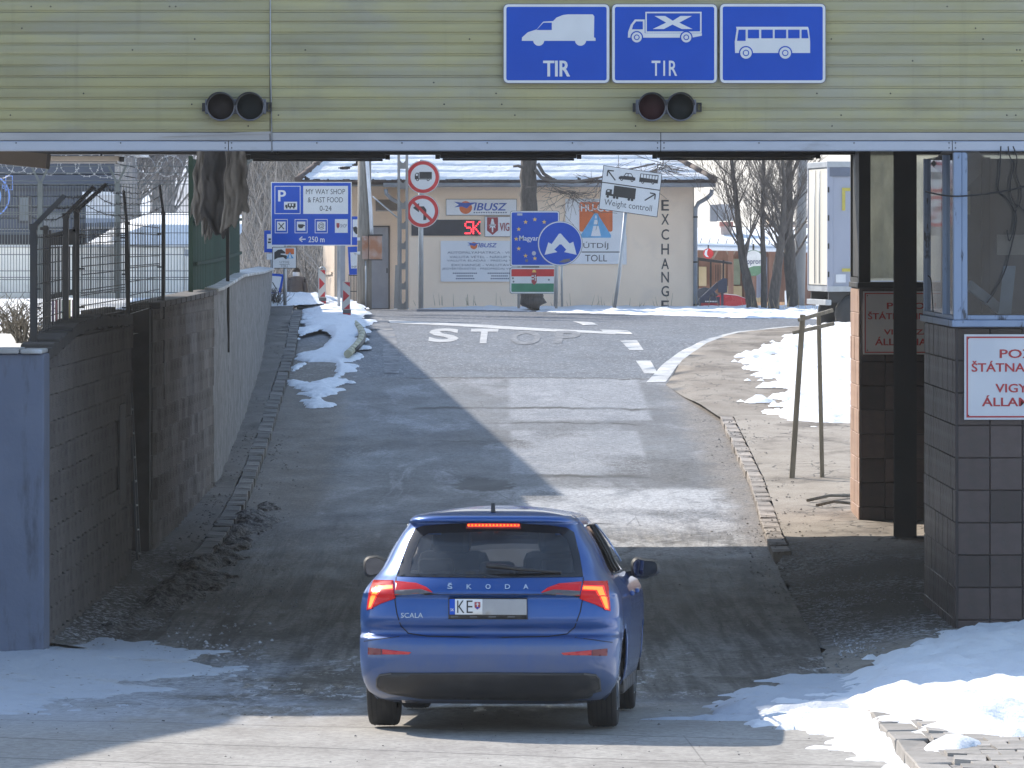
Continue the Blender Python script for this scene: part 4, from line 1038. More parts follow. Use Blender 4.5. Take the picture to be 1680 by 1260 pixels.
def wire_panel(p0, p1, z0a, z0b, z1a, z1b, n, rows, m=M_FBLK, parent=fn, r=.0032, name="mesh_panel", folds=()):
    """vertical wires between two posts, z0/z1 bottom and top at either end"""
    mb = MB(); p0, p1 = Vector(p0), Vector(p1)
    for i in range(n + 1):
        t = i / n; p = p0.lerp(p1, t); mb.tube([(p.x, p.y, z0a + (z0b - z0a) * t), (p.x, p.y, z1a + (z1b - z1a) * t)], r, 4, cap=False)
    for q in rows:
        a = z0a + (z1a - z0a) * q; b = z0b + (z1b - z0b) * q; mb.tube([(p0.x, p0.y - .006, a), (p1.x, p1.y - .006, b)], r * 1.15, 4, cap=False)
    for q in folds:
        for dq in (0, .02):
            a = z0a + (z1a - z0a) * (q + dq); b = z0b + (z1b - z0b) * (q + dq); mb.tube([(p0.x, p0.y - .02, a), (p1.x, p1.y - .02, b)], r * 1.2, 4, cap=False)
    o = mb.build(name, m, parent); o["kind"] = "stuff"; return o
zz = lambda py, Y: wz(py, Y)
wire_panel(W(133, 400, YC), W(205, 400, YD), zz(536, YC), zz(522, YD), zz(366, YC), zz(364, YD), 26, (.0, .08, .2, .35, .5, .58, .66, .8, .93), r=.0045, folds=(.3, .86))
wire_panel(W(213, 400, YD), W(262, 400, YE), zz(515, YD), zz(500, YE), zz(364, YD), zz(370, YE), 12, (.0, .1, .2, .35, .5, .62, .74, .88, .97), r=.0045, folds=(.5,))
wire_panel(W(61, 400, YA), W(103, 400, YB), zz(548, YA), zz(535, YB), zz(385, YA), zz(382, YB), 14, (0, .15, .3, .5, .7, .85, .97), r=.0045)
for (px, py, Y) in ((134, 385, YC), (134, 441, YC), (134, 504, YC), (201, 390, YD), (203, 450, YD), (204, 505, YD), (261, 384, YE), (261, 438, YE), (261, 491, YE), (63, 474, YA), (63, 505, YA)):
    p = W(px, py, Y); mb = MB(); mb.obox(p, .05, .05, .018); mb.build("clamp", M_FBLK, fn)
# gate leaf in the fence: frame, top sheet, coloured strips
gl = thing("fence_gate", "black fence gate with a solid top sheet and coloured strips", "gate", (-4.35, 56.5, 2.3))
YG = 56.6
def gbar(a, b, w, name="frame_bar"):
    mb = MB(); mb.bar(W(*a, YG), W(*b, YG), w); mb.build(name, M_FBLK, gl)
gbar((75, 545), (75, 370), .045); gbar((66, 375), (80, 375), .03); gbar((83, 386), (124, 378), .03); gbar((80, 488), (124, 478), .055); gbar((82, 548), (82, 378), .022); gbar((122, 540), (122, 372), .03)
mb = MB(); mb.prism([(80, 384), (124, 374), (124, 401), (80, 403)], lambda a, b, d: W(a, b, YG + d), .02); mb.build("top_sheet", M_FBLK, gl)
cols = [(.30, .22, .42), (.42, .16, .20), (.22, .20, .22), (.10, .22, .16), (.18, .30, .22), (.42, .36, .16), (.40, .18, .26)]
for i, c in enumerate(cols):
    x0 = 84.5 + i * 5.6
    m = mat("strip colour %d" % i, c, tuple(x * .7 for x in c), ns=3, stretch=(1, 1, .5), rough=.4)
    mb = MB(); mb.prism([(x0, 492), (x0 + 3.6, 491), (x0 + 3.6, 546 - i * 2), (x0, 547 - i * 2)], lambda a, b, d: W(a, b, YG + .03 + d), .012); mb.build("coloured_strip", m, gl)
    mb = MB(); mb.prism([(x0, 404), (x0 + 2.6, 404), (x0 + 2.6, 484), (x0, 485)], lambda a, b, d: W(a, b, YG + .03 + d), .012); mb.build("dark_slat", M_FBLK, gl)

# -------------------------------------------------- green sheet fence on the wall
gf = thing("sheet_fence", "tall dark green metal sheet fence standing on the left wall", "fence", (-4.2, 73, 2.6))
y0, y1 = 75.2, 94.0; n = 8
for i in range(n):
    a = y0 + (y1 - y0) * i / n; b = y0 + (y1 - y0) * (i + 1) / n - .03
    xa, xb = WLX(a) - .12, WLX(b) - .12; zb_ = zt(a) + .06; ztop_ = 4.38 + .08 * math.sin(i * 1.3)
    mb = MB(); k = 17; vs = []
    for j in range(k):
        t = j / (k - 1); off = .02 if j % 4 in (1, 2) else -.02
        x, y = xa + (xb - xa) * t + off, a + (b - a) * t; vs += [(x, y, zb_), (x, y, ztop_)]
    mb.add(vs, [(2 * j, 2 * j + 2, 2 * j + 3, 2 * j + 1) for j in range(k - 1)]); o = mb.build("sheet_panel", M_GPAN, gf, recalc=False)
    s = o.modifiers.new("s", "SOLIDIFY"); s.thickness = .006
for i in range(0, n + 1, 1):
    a = y0 + (y1 - y0) * i / n; mb = MB(); mb.bar((WLX(a) - .16, a, zt(a) - .3), (WLX(a) - .16, a, 4.42), .06); mb.build("post", M_GPAN, gf)
for zq in (3.0, 3.55, 4.15):
    mb = MB()
    for i in range(n):
        a, b = y0 + (y1 - y0) * i / n, y0 + (y1 - y0) * (i + 1) / n; mb.bar((WLX(a) - .085, a, zq + (a - y0) * .006), (WLX(b) - .085, b, zq + (b - y0) * .006), .03, .045)
    mb.build("rail", M_GPAN, gf)
# cranked strands on the far end of the green fence
bx = MB(); rr = random.Random(12)
for k in range(5):
    bx.bar((WLX(86 + k * 1.6) - .12, 86 + k * 1.6, 4.38), (WLX(86 + k * 1.6) + .22, 86 + k * 1.6, 4.72), .035)
bx.build("arm", M_FGRN, gf)

# -------------------------------------------------- white wall, grey far mesh fence, razor wire
ww = thing("white_wall", "long white panel wall across the snowy terrace behind the fences", "wall", (-10, 104.3, 2.2))
x = -26.0
while x < -5.9:
    l = min(1.25, -5.9 - x); mb = MB(); mb.box((x + .006, 104.2, 2.0), (x + l - .006, 104.4, 3.20 + .0)); mb.build("wall_panel", M_CREAM, ww, bevel=.01); x += 1.25
mb = MB(); mb.box((-26, 104.12, 3.205), (-5.9, 104.48, 3.25)); mb.build("coping", M_SNOW, ww, bevel=.015)
sp = thing("small_sign", "small grey sign on a leaning post in front of the white wall", "sign", (wx(313, 100), 100, 2.25))
mb = MB(); mb.bar(W(309, 490, 100), W(312, 420, 100), .03); mb.build("post", M_GALV, sp)
b = Board(sp, 99.9); b.poly("plate", mat("grey plate", (.36, .38, .42), rough=.5), [(303, 409), (318, 411), (317, 421), (302, 420)], 1, .01); b.done()
ff = thing("far_mesh_fence", "pale grey welded mesh fence with Y shaped posts before the white wall", "fence", (-9, 95, 2.2))
YW = 95.0
for px in (-60, 66, 193, 320):
    mb = MB(); mb.bar(W(px, 490, YW), W(px, 300, YW), .075); o = mb.build("post", M_FGRN, ff)
    for px2 in (px - 15, px + 14):
        mb = MB(); mb.bar(W(px, 302, YW), W(px2, 272, YW), .035); mb.build("arm", M_FGRN, o)
for a, b_ in ((-60, 66), (66, 193), (193, 320)):
    wire_panel(W(a, 400, YW), W(b_, 400, YW), zz(480, YW), zz(480, YW), zz(302, YW), zz(302, YW), 26, (0, .2, .35, .55, .8, 1), M_FGRN, ff, .0055, folds=(.12, .42, .72))
rz = thing("razor_wire", "silvery coil of razor wire hanging along the top of the far mesh fence", "razor wire", (-8, YW, 4.3))
mb = MB(); rr = random.Random(8); px = -50.0
while px < 305:
    r = rr.uniform(16, 27); ex = rr.uniform(.75, 1.25); cy = 268 + rr.uniform(-4, 8); P = []
    for k in range(29):
        a = 2 * math.pi * k / 28; P.append(W(px + r * ex * math.cos(a) + 10 * k / 28, cy + r * math.sin(a), YW + .25 * math.sin(a * .5)))
    for k in range(28):
        mb.tube([P[k], P[k + 1]], .0045, 3, cap=False)
        if k % 2 == 0:
            d = (P[k + 1] - P[k]).normalized(); nn = d.cross(Vector((0, 1, 0))).normalized() * .018; mb.add([P[k] - nn, P[k] + nn, P[k] + d * .012 + nn, P[k] + d * .012 - nn], [(0, 1, 2, 3)])
    px += rr.uniform(17, 34)
co_ = mb.build("coil", mat("bright wire", (.50, .51, .53), rough=.4, metal=.6), rz); co_["kind"] = "stuff"
mb = MB()
for py in (272, 283, 296): mb.tube([W(-60, py, YW), W(66, py + 1, YW), W(193, py, YW), W(320, py + 1, YW)], .006, 4)
mb.build("line_wire", M_FGRN, rz)

# dry snow-covered plants by the fence
M_TWIG = mat("dry twigs", (.14, .125, .10), (.22, .20, .17), ns=5, rough=.9)
def twig_bush(name, label, loc, h, w, n, m, seed, cat="shrub", group=None, r=.008):
    rr = random.Random(seed); t = thing(name, label, cat, loc, 0, group); mb = MB()
    for k in range(n):
        a = rr.uniform(0, 6.28); l = h * rr.uniform(.5, 1); s = Vector((rr.uniform(-w, w) * .3, rr.uniform(-w, w) * .3, -.03)); e = s + Vector((math.cos(a) * w * rr.random(), math.sin(a) * w * rr.random(), l))
        md = s.lerp(e, .5) + Vector((rr.uniform(-.05, .05), rr.uniform(-.05, .05), .05)); q = [Vector(loc) + z for z in (s, md, e)]; mb.tube(q, [r, r * .7, r * .3], 4, cap=False)
        for j in range(3):
            b0 = q[1].lerp(q[2], rr.random()); mb.tube([b0, b0 + Vector((rr.uniform(-.12, .12), rr.uniform(-.12, .12), rr.uniform(.02, .14))) * (h / .5)], r * .45, 3, cap=False)
    mb.build("twigs", m, t); return t
twig_bush("dry_shrub", "low dry shrub poking out of the snow at the left edge", (wx(22, 62), 62, 2.28), .42, .5, 60, M_TWIG, 3)
twig_bush("dry_shrub", "small dry tuft in the snow beside the left fence post", (wx(40, 58), 58, 2.28), .25, .3, 40, M_TWIG, 4)

# dark blue hall with a ring emblem
M_HALL = mat("dark blue cladding", (.045, .06, .095), (.06, .078, .115), ns=1.2, stretch=(.5, 1, 2), rough=.45, rand=.12)
M_EMB = mat("pale blue print", (.18, .32, .75), rough=.5)
hl = thing("hall", "dark blue hall with a pale ring emblem beyond the white wall", "building", (-15, 150, 3.5))
YH = 148.0
x0h, x1h = wx(-160, YH), wx(188, YH)
for i in range(9):
    za = wz(412, YH) + i * (wz(250, YH) - wz(412, YH)) / 9; zb2 = za + (wz(250, YH) - wz(412, YH)) / 9
    mb = MB(); mb.box((x0h, YH + (i % 2) * .03, za + .015), (x1h - (i > 6) * .0, YH + 9, zb2 - .01)); mb.build("cladding_band", M_HALL, hl)
mb = MB(); mb.box((x0h - .2, YH - .6, wz(250, YH) + .01), (x1h + .3, YH + 9.2, wz(250, YH) + .25)); mb.build("roof", M_SNOW, hl)
b = Board(hl, YH - .05)
b.rect("shop_window", mat("hall glass", (.03, .035, .05), rough=.15), 30, 322, 52, 366, 1, .03); b.rect("inner_panel", mat("grey panel", (.15, .17, .18), rough=.5), 32, 324, 47, 362, 2)  # paler grey panel inside the window
b.rect("door", mat("pale door", (.20, .21, .22), rough=.5), 72, 350, 104, 372, 1, .03)
b.rect("ledge", mat("hall ledge", (.025, .03, .045), rough=.5), -160, 308, 186, 314, 2, .2); b.rect("plinth", mat("hall plinth", (.02, .022, .03), rough=.7), -160, 385, 186, 412, 2, .1)
cx, cy = -21, 322
def arc(r0, r1, a0, a1, n=20):
    o = [(cx + r1 * math.cos(R(a0 + (a1 - a0) * k / n)), cy - r1 * math.sin(R(a0 + (a1 - a0) * k / n))) for k in range(n + 1)]
    i = [(cx + r0 * math.cos(R(a0 + (a1 - a0) * k / n)), cy - r0 * math.sin(R(a0 + (a1 - a0) * k / n))) for k in range(n + 1)]
    return o + i[::-1]
b.poly("emblem", M_EMB, arc(35, 37.5, -85, 75, 30), 4); b.poly("emblem", M_EMB, arc(21, 23, -85, 80, 24), 4)
b.frame("emblem", M_EMB, 9, 288, 21, 312, 1.2, 4)
b.text("emblem", M_EMB, "8", 3, 301, 8.5, 309.5, 4); b.text("emblem", M_EMB, "0", 8, 309, 11.5, 314, 4)
b.done()
an = thing("annex", "pale low annex beside the dark blue hall behind mesh", "building", (wx(165, 146), 147, 3.5))
mb = MB(); p, q = W(141, 410, 146.5), W(188, 321, 146.5); mb.box((p.x, 146.5, p.z), (q.x, 147.9, q.z)); mb.build("wall", mat("annex white", (.62, .64, .68), rough=.7), an)
mb = MB(); mb.box((p.x - .1, 146.35, q.z + .005), (q.x + .1, 147.95, q.z + .1)); mb.build("roof", M_SNOW, an)
b = Board(an, 146.45); b.rect("band", mat("annex blue grey", (.25, .29, .36), rough=.6), 141, 358, 188, 372, 1, .02); b.rect("shutter", M_HALL, 146, 376, 184, 396, 1, .02); b.done()
# ============================================================ right side: booths, column, signs
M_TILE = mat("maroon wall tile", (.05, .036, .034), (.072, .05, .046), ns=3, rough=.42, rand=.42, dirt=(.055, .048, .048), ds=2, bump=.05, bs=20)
M_TILE_SUN = mat("sunlit wall tile", (.38, .24, .17), (.46, .31, .23), ns=3, rough=.5, rand=.14, dirt=(.5, .42, .36), ds=3, bump=.1, bs=20)  # lit copy of the wall tile, sunshine painted into its colour
M_GROUT = mat("tile grout", (.085, .082, .085), (.11, .107, .11), ns=6, rough=.9)
M_FRAME = mat("blue grey window frame", (.22, .29, .42), (.28, .35, .48), ns=2.5, stretch=(1, 1, .3), rough=.5, metal=.2, dirt=(.07, .08, .10), ds=9, dlo=.58, dhi=.66)
M_INT = mat("booth interior", (.09, .085, .08), (.13, .125, .115), ns=2, rough=.9)
G_BOOTH = glass_mat("booth glass", (.62, .66, .68), .9, .16, (.30, .31, .33))
G_FROST = glass_mat("dirty glass", (.55, .56, .52), .8, .75, (.62, .62, .57), transl=True)
M_CABLE = mat("black cable", (.012, .012, .013), rough=.6)

def tiles(root, axis, a0, a1, fixed, z0, z1, size, m, base, thick=.012, gap=.004):
    """square tiles on a wall; axis 'x' faces -Y, axis 'y' faces -X; shared mesh"""
    rr = random.Random(int(a0 * 10 + z0 * 3)); me = []
    for k in range(3):
        mb = MB(); e = .006
        if axis == "x":
            mb.add([(gap, 0, gap), (1 - gap, 0, gap), (1 - gap, 0, 1 - gap), (gap, 0, 1 - gap), (gap + .02, -1, gap + .02), (1 - gap - .02, -1, gap + .02), (1 - gap - .02, -1, 1 - gap - .02), (gap + .02, -1, 1 - gap - .02)],
                   [(4, 5, 6, 7), (0, 1, 5, 4), (1, 2, 6, 5), (2, 3, 7, 6), (3, 0, 4, 7)])
        else:
            mb.add([(0, gap, gap), (0, 1 - gap, gap), (0, 1 - gap, 1 - gap), (0, gap, 1 - gap), (-1, gap + .02, gap + .02), (-1, 1 - gap - .02, gap + .02), (-1, 1 - gap - .02, 1 - gap - .02), (-1, gap + .02, 1 - gap - .02)],
                   [(4, 7, 6, 5), (0, 4, 5, 1), (1, 5, 6, 2), (2, 6, 7, 3), (3, 7, 4, 0)])
        o = mb.build("tile", m, recalc=False); me.append(o.data); bpy.data.objects.remove(o)
    l = parent_loc(root); z = z0
    while z < z1 - .03:
        h = min(size, z1 - z); a = a0
        while a < a1 - .03:
            w = min(size, a1 - a); t = thick * rr.uniform(.8, 1.3)
            if axis == "x": inst("tile", me[rr.randrange(3)], root, (a - l.x, fixed - l.y, z - l.z), (0, 0, 0), (w, t, h))
            else: inst("tile", me[rr.randrange(3)], root, (fixed - l.x, a - l.y, z - l.z), (0, 0, 0), (t, w, h))
            a += size
        z += size

# ---- front booth
BX = wx(1569, 53.0); zs = wz(533, 53); TS = .302
fb = thing("guard_booth", "front guard booth clad in maroon tiles with a large dusty window and hanging cables", "booth", (5.5, 54.5, -.45))
mb = MB(); mb.box((BX + .004, 53.0, -.7), (8.5, 57.0, zs - .02)); mb.build("wall", M_GROUT, fb)
rows = int((zs + .48) / TS) + 1; zt0 = zs - .03 - rows * TS
tiles(fb, "x", BX + .01, 6.6, 52.998, zt0, zs - .03, TS, M_TILE, None)
tiles(fb, "y", 53.01, 57.0, BX + .002, zt0, zs - .03, TS, M_TILE, None)
# sill, frames, glass
mb = MB(); mb.box((BX - .05, 52.90, zs - .018), (8.5, 57.05, zs + .045)); mb.build("sill", M_FRAME, fb, bevel=.008)
def fr(a, b, name="window_frame", m=M_FRAME, bev=.006):
    mb = MB(); mb.box(a, b); return mb.build(name, m, fb, bevel=bev)
ztp = 4.11
fr((BX - .03, 52.94, zs + .047), (BX + .045, 53.06, ztp))
fr((BX + .047, 52.955, zs + .047), (BX + .10, 53.05, ztp))
fr((BX + .102, 52.965, zs + .047), (8.5, 53.04, zs + .09))
for yy in (54.4, 56.9): fr((BX - .02, yy, zs + .047), (BX + .05, yy + .09, ztp))
fr((BX - .015, 53.07, zs + .047), (BX + .045, 54.398, zs + .085)); fr((BX - .015, 54.492, zs + .047), (BX + .045, 56.898, zs + .085))
fr((6.1, 52.965, zs + .092), (6.16, 53.04, ztp))
mb = MB(); mb.add([(BX + .10, 53.0, zs + .09), (6.1, 53.0, zs + .09), (6.1, 53.0, ztp), (BX + .10, 53.0, ztp)], [(0, 1, 2, 3)]); mb.build("window_glass", G_BOOTH, fb)
mb = MB(); mb.add([(BX + .015, 53.07, zs + .085), (BX + .015, 56.9, zs + .085), (BX + .015, 56.9, ztp), (BX + .015, 53.07, ztp)], [(0, 1, 2, 3)]); mb.build("window_glass", G_BOOTH, fb)
# inside
mb = MB(); mb.box((BX + .3, 56.8, zs), (8.5, 56.95, ztp)); mb.build("back_wall", M_INT, fb)
mb = MB(); mb.box((BX + .08, 53.3, zs - .01 + .06), (6.5, 54.0, zs + .09)); mb.build("desk", mat("desk top", (.12, .15, .17), rough=.5), fb, bevel=.01)
mb = MB(); mb.box((4.25, 56.2, zs + .05), (4.50, 56.4, ztp - .3)); mb.build("cupboard", mat("cupboard", (.20, .185, .165), rough=.7), fb)
mb = MB(); mb.box((4.62, 55.9, zs + .05), (4.70, 56.0, ztp)); mb.build("inner_post", M_DARK, fb)
mb = MB(); mb.box((4.26, 56.1, 3.55), (4.52, 56.16, 3.78)); mb.build("notice", mat("yellowed notice", (.42, .38, .26), rough=.8), fb)
mb = MB(); mb.box((4.75, 55.7, 3.15), (5.3, 55.75, 3.35)); mb.build("notice", mat("pale notice", (.30, .28, .25), rough=.8), fb)
mb = MB(); mb.bar((4.28, 53.25, 2.87), (4.66, 53.7, 2.60), .03, .10); mb.build("fallen_board", mat("pale board", (.25, .29, .33), rough=.6), fb)
mb = MB(); mb.bar((4.62, 53.35, 2.60), (4.68, 53.5, 3.05), .12, .012); mb.build("leaning_sheet", mat("leaning sheet", (.22, .27, .31), rough=.5), fb)
mb = MB(); mb.obox((4.42, 56.05, 4.05), .42, .05, .42, Matrix.Rotation(R(45), 3, "Y")); mb.build("fan_guard", mat("fan guard", (.16, .15, .14), rough=.6), fb)
# loose cables outside
def cable(name, label, pts, Y, r=.008, group=None):
    P = [W(a, b, Y) for a, b in pts]; Q = []
    for i in range(len(P) - 1):
        p0, p1, p2, p3 = P[max(i - 1, 0)], P[i], P[i + 1], P[min(i + 2, len(P) - 1)]
        for k in range(6):
            t = k / 6; Q.append(.5 * ((2 * p1) + (p2 - p0) * t + (2 * p0 - 5 * p1 + 4 * p2 - p3) * t * t + (3 * p1 - p0 - 3 * p2 + p3) * t ** 3))
    Q.append(P[-1]); t = MB().tube(Q, r, 6).build(name, M_CABLE); return tag(t, label, "cable", group)
cable("loose_cable", "black cable hanging in a long loop down to the booth desk", [(1642, 240), (1640, 285), (1638, 312), (1652, 325), (1666, 350), (1667, 370), (1660, 400), (1650, 440), (1634, 475), (1619, 497)], 52.88, .0065)
cable("loose_cable", "twisted black cables dangling near the right edge of the booth window", [(1654, 240), (1656, 255), (1664, 272), (1659, 290), (1657, 312), (1664, 332), (1672, 338), (1690, 352)], 52.87, .006)
cable("loose_cable", "short black cable curling beside the right frame edge above the sign", [(1662, 240), (1668, 258), (1667, 285), (1675, 310), (1674, 330), (1666, 348), (1664, 372), (1656, 395), (1652, 378)], 52.86, .006)
cable("loose_cable", "black cable sagging sideways across the booth window frame", [(1518, 314), (1545, 320), (1568, 322), (1600, 320), (1640, 315), (1680, 306), (1730, 290)], 52.85, .0085)
cable("loose_cable", "short crooked wire hanging inside the narrow side window of the booth", [(1522, 452), (1527, 458), (1529, 480), (1531, 512)], 54.0, .006)

M_SW = mat("warning sign white", (.66, .67, .70), (.60, .61, .65), ns=2, rough=.45)
M_SR = mat("warning sign red", (.42, .03, .035), rough=.5, rvar=.05)
def warn(label, Y, x0, y0, x1, y1, rows, bw, inset):
    c = W((x0 + x1) / 2, y1, Y); t = thing("warning_sign", label, "sign", (c.x, Y, c.z), 0, "state border warning signs")
    b = Board(t, Y); b.rect("panel", M_SW, x0, y0, x1, y1, 1, .012); b.frame("border", M_SR, x0 + inset, y0 + inset, x1 - inset, y1 - inset, bw, 2)
    for s, a, b0, c0, d in rows: b.text("lettering", M_SR, s, a, b0, c0, d, 2, .03)
    for q in ((x0 + 7, y0 + 7), (x0 + 7, y1 - 7), (x1 - 7, y0 + 7), (x1 - 7, y1 - 7)): b.disc("screw", M_BLACK, q[0] * 1, q[1], 1.0, 3, 0, 8)
    b.done()
warn("white sign with red border and red words on the front booth", 52.93, 1582, 548.5, 1802, 688.5,
     (("POZOR!", 1640, 573, 1744, 587.5), ("ŠTÁTNA HRANICA", 1594, 592, 1790, 610), ("VIGYÁZAT!", 1633, 626, 1751, 644), ("ÁLLAMHATÁR", 1611, 648.5, 1773, 666.5)), 2.6, 3.5)
warn("dim shaded red lettered sign on the back pillar behind the steel column", 70.92, 1416, 478, 1586, 581.5,
     (("POZOR!", 1455, 496.5, 1536, 507), ("ŠTÁTNA HRANICA", 1424, 511, 1570, 524), ("VIGYÁZAT!", 1450, 538, 1541, 549), ("ÁLLAMHATÁR", 1435.5, 552.5, 1556, 566.5)), 1.8, 2.6)

# ---- back booth
PX = wx(1411, 71.0); zs2 = wz(470, 71)
bb = thing("guard_booth", "back booth pillar with a sunlit tiled side and frosted window", "booth", (5.2, 72, -.2))
mb = MB(); mb.box((PX, 71.0, -.5), (8.2, 72.8, zs2 - .02)); mb.build("wall", M_GROUT, bb)
rows = int((zs2 + .30) / TS) + 1; zt1 = zs2 - .03 - rows * TS
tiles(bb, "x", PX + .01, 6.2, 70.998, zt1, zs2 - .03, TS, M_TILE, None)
tiles(bb, "y", 71.01, 72.8, PX - .002, zt1, zs2 - .03, TS, M_TILE_SUN, None)
mb = MB(); mb.box((PX - .03, 70.94, zs2 - .018), (8.2, 72.86, zs2 + .05)); mb.build("sill", M_DARK, bb, bevel=.008)
mb = MB(); mb.box((PX - .015, 70.97, zs2 + .052), (wx(1428, 71), 71.08, 4.6)); mb.build("window_frame", M_DARK, bb, bevel=.006)
mb = MB(); mb.box((PX - .015, 72.7, zs2 + .052), (PX + .09, 72.80, 4.6)); mb.build("window_frame", M_DARK, bb, bevel=.006)
mb = MB(); mb.box((wx(1469, 71), 70.97, zs2 + .052), (wx(1502, 71), 71.08, 4.6)); mb.build("window_frame", M_DARK, bb, bevel=.006)
mb = MB(); mb.box((PX - .015, 71.082, zs2 + .052), (PX + .03, 72.698, zs2 + .11)); mb.build("window_frame", M_DARK, bb)
mb = MB(); mb.box((wx(1428, 71) + .002, 70.975, zs2 + .052), (wx(1469, 71) - .002, 71.07, wz(464, 71))); mb.build("window_frame", M_DARK, bb)
mb = MB(); a, b = wx(1428, 71), wx(1469, 71); mb.add([(a, 71.03, zs2 + .1), (b, 71.03, zs2 + .1), (b, 71.03, 4.6), (a, 71.03, 4.6)], [(0, 1, 2, 3)]); mb.build("window_glass", G_FROST, bb)
mb = MB(); mb.box((PX + .02, 72.70, zs2 + .06), (wx(1447, 72.7), 72.73, 4.6)); mb.build("window_glass", G_FROST, bb)
mb = MB(); mb.box((wx(1447, 72.7) + .004, 72.70, zs2 + .06), (8.1, 72.73, 4.6)); mb.build("window_glass", G_FROST, bb)
mb = MB(); mb.box((PX + .01, 71.09, zs2 + .12), (PX + .02, 72.69, 4.6)); mb.build("side_panel", M_DARK, bb)
# steel column
zc = profs(68) + .10
sc_ = thing("steel_column", "black steel column between the two booths carrying the gate", "column", (wx(1485, 68), 68, zc))
xa, xb = wx(1467, 68), wx(1503, 68); mb = MB()
mb.box((xa, 67.9, zc), (xb, 67.915, 4.44)); mb.box((xa, 68.11, zc), (xb, 68.125, 4.44)); mb.box((wx(1483, 68), 67.917, zc), (wx(1487, 68), 68.108, 4.44)); mb.build("beam_section", M_DARK, sc_)
mb = MB(); mb.box((xa - .05, 67.82, zc - .02), (xb + .12, 68.2, zc + .03)); mb.build("base_plate", M_DARK, sc_, bevel=.01)

# ---- leaning wooden sign frame in the sun
M_WOOD = mat("weathered timber", (.20, .18, .15), (.29, .265, .225), ns=6, stretch=(3, 3, .4), rough=.9, bump=.4, bs=40)
a = gpx(1299, 784, .12); b_ = gpx(1349, 782, .12)
fr_ = thing("timber_frame", "tall frame of two thin timber posts joined by short rails", "sign frame", (a[0], a[1], profs(a[1]) + .1))
za, zb_ = profs(a[1]) + .08, profs(b_[1]) + .08
mb = MB(); mb.bar((a[0], a[1], za), W(1317, 516, a[1]), .075); mb.build("post", M_WOOD, fr_, bevel=.006)
mb = MB(); mb.bar((b_[0], b_[1], zb_), W(1343, 513, b_[1]), .06); mb.build("post", M_WOOD, fr_, bevel=.006)
mb = MB(); mb.bar(W(1310, 525, a[1] - .06), W(1366, 509, a[1] + .3), .04, .05); mb.build("rail", M_WOOD, fr_, bevel=.004)
mb = MB(); mb.bar(W(1301, 546, a[1] - .06), W(1368, 531, a[1] + .3), .04, .05); mb.build("rail", M_WOOD, fr_, bevel=.004)
for k, q in enumerate((((1325, 826), (1395, 818)), ((1340, 834), (1397, 831)))):
    p0, p1 = gpx(*q[0], .12), gpx(*q[1], .12); o = MB().tube([(p0[0], p0[1], profs(p0[1]) + .16), ((p0[0] + p1[0]) / 2, (p0[1] + p1[1]) / 2 + .05, profs(p0[1]) + .20), (p1[0], p1[1], profs(p1[1]) + .16)], .022, 6).build("stick", M_WOOD)
    tag(o, ("thin grey stick lying on the pavement beside the tiled pillar, farther one", "thin grey stick lying on the pavement beside the tiled pillar, nearer one")[k], "stick")

# ---- unseen slab added over the left terrace so its straight edge shades the ramp
cn = thing("shade_canopy", "unseen cantilevered slab added over the terrace to shade the ramp", "shade_canopy", (-9.5, 108, 2.2))
M_CAN = mat("canopy sheet", (.30, .31, .32), rough=.7)
e0, e1 = Vector((-6.0, 84.0, 6.55)), Vector((-9.6, 136.0, 7.75)); mb = MB()
lw = Vector((-3.9, 0, .1)); up_ = Vector((0, 0, .3)); mb.add([e0, e1, e1 + lw, e0 + lw, e0 + up_, e1 + up_, e1 + lw + up_, e0 + lw + up_], [(0, 3, 2, 1), (4, 5, 6, 7), (0, 1, 5, 4), (1, 2, 6, 5), (2, 3, 7, 6), (3, 0, 4, 7)]); mb.build("shade_slab", M_CAN, cn)
for t in (.04, .5, .96):
    q = (e0 + lw * .95).lerp(e1 + lw * .95, t); mb = MB(); mb.bar((q.x, q.y, 2.2), q, .22); mb.build("post", M_CAN, cn)

# ---- unseen wing added beside the gate to shade the near road
wing = thing("shade_wing", "unseen tall wing added left of the gate to shade the near road", "building", (-14, 46, -.4))
mb = MB(); mb.add([(-9.6, 46.5, -.6), (-10.9, 41.3, -.6), (-18, 41.3, -.6), (-18, 52.9, -.6), (-9.6, 50.8, -.6), (-9.6, 46.5, 8.0), (-10.9, 41.3, 8.0), (-18, 41.3, 8.0), (-18, 52.9, 8.0), (-9.6, 50.8, 8.0)],
                  [(0, 1, 6, 5), (1, 2, 7, 6), (2, 3, 8, 7), (3, 4, 9, 8), (4, 0, 5, 9), (5, 6, 7, 8, 9), (0, 4, 3, 2, 1)]); mb.build("wall", M_BLUEW, wing)
# ============================================================ far side: exchange building, signs, trees, tavern
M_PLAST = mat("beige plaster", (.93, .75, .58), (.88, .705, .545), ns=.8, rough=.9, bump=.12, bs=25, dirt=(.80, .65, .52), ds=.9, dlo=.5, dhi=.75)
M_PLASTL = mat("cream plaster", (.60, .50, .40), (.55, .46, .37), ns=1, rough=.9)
M_RTILE = mat("dark roof tile", (.075, .055, .048), (.11, .08, .068), ns=4, rough=.8, rand=.25)
M_GUT = mat("zinc gutter", (.24, .26, .29), (.31, .33, .36), ns=2, rough=.45, metal=.3)
M_DOOR = mat("grey door", (.30, .31, .34), (.26, .27, .30), ns=2, rough=.6)
M_LETT = mat("dark wall letters", (.06, .055, .055), rough=.7)
M_LBLUE = mat("pale print blue", (.05, .10, .38), rough=.5, rvar=.05)
M_ORANGE = mat("orange print", (.62, .14, .035), rough=.5, rvar=.05)
M_SKYB = mat("light blue print", (.12, .36, .62), rough=.5, rvar=.05)
M_INK = mat("grey blue ink", (.10, .11, .17), rough=.6, rvar=.05)
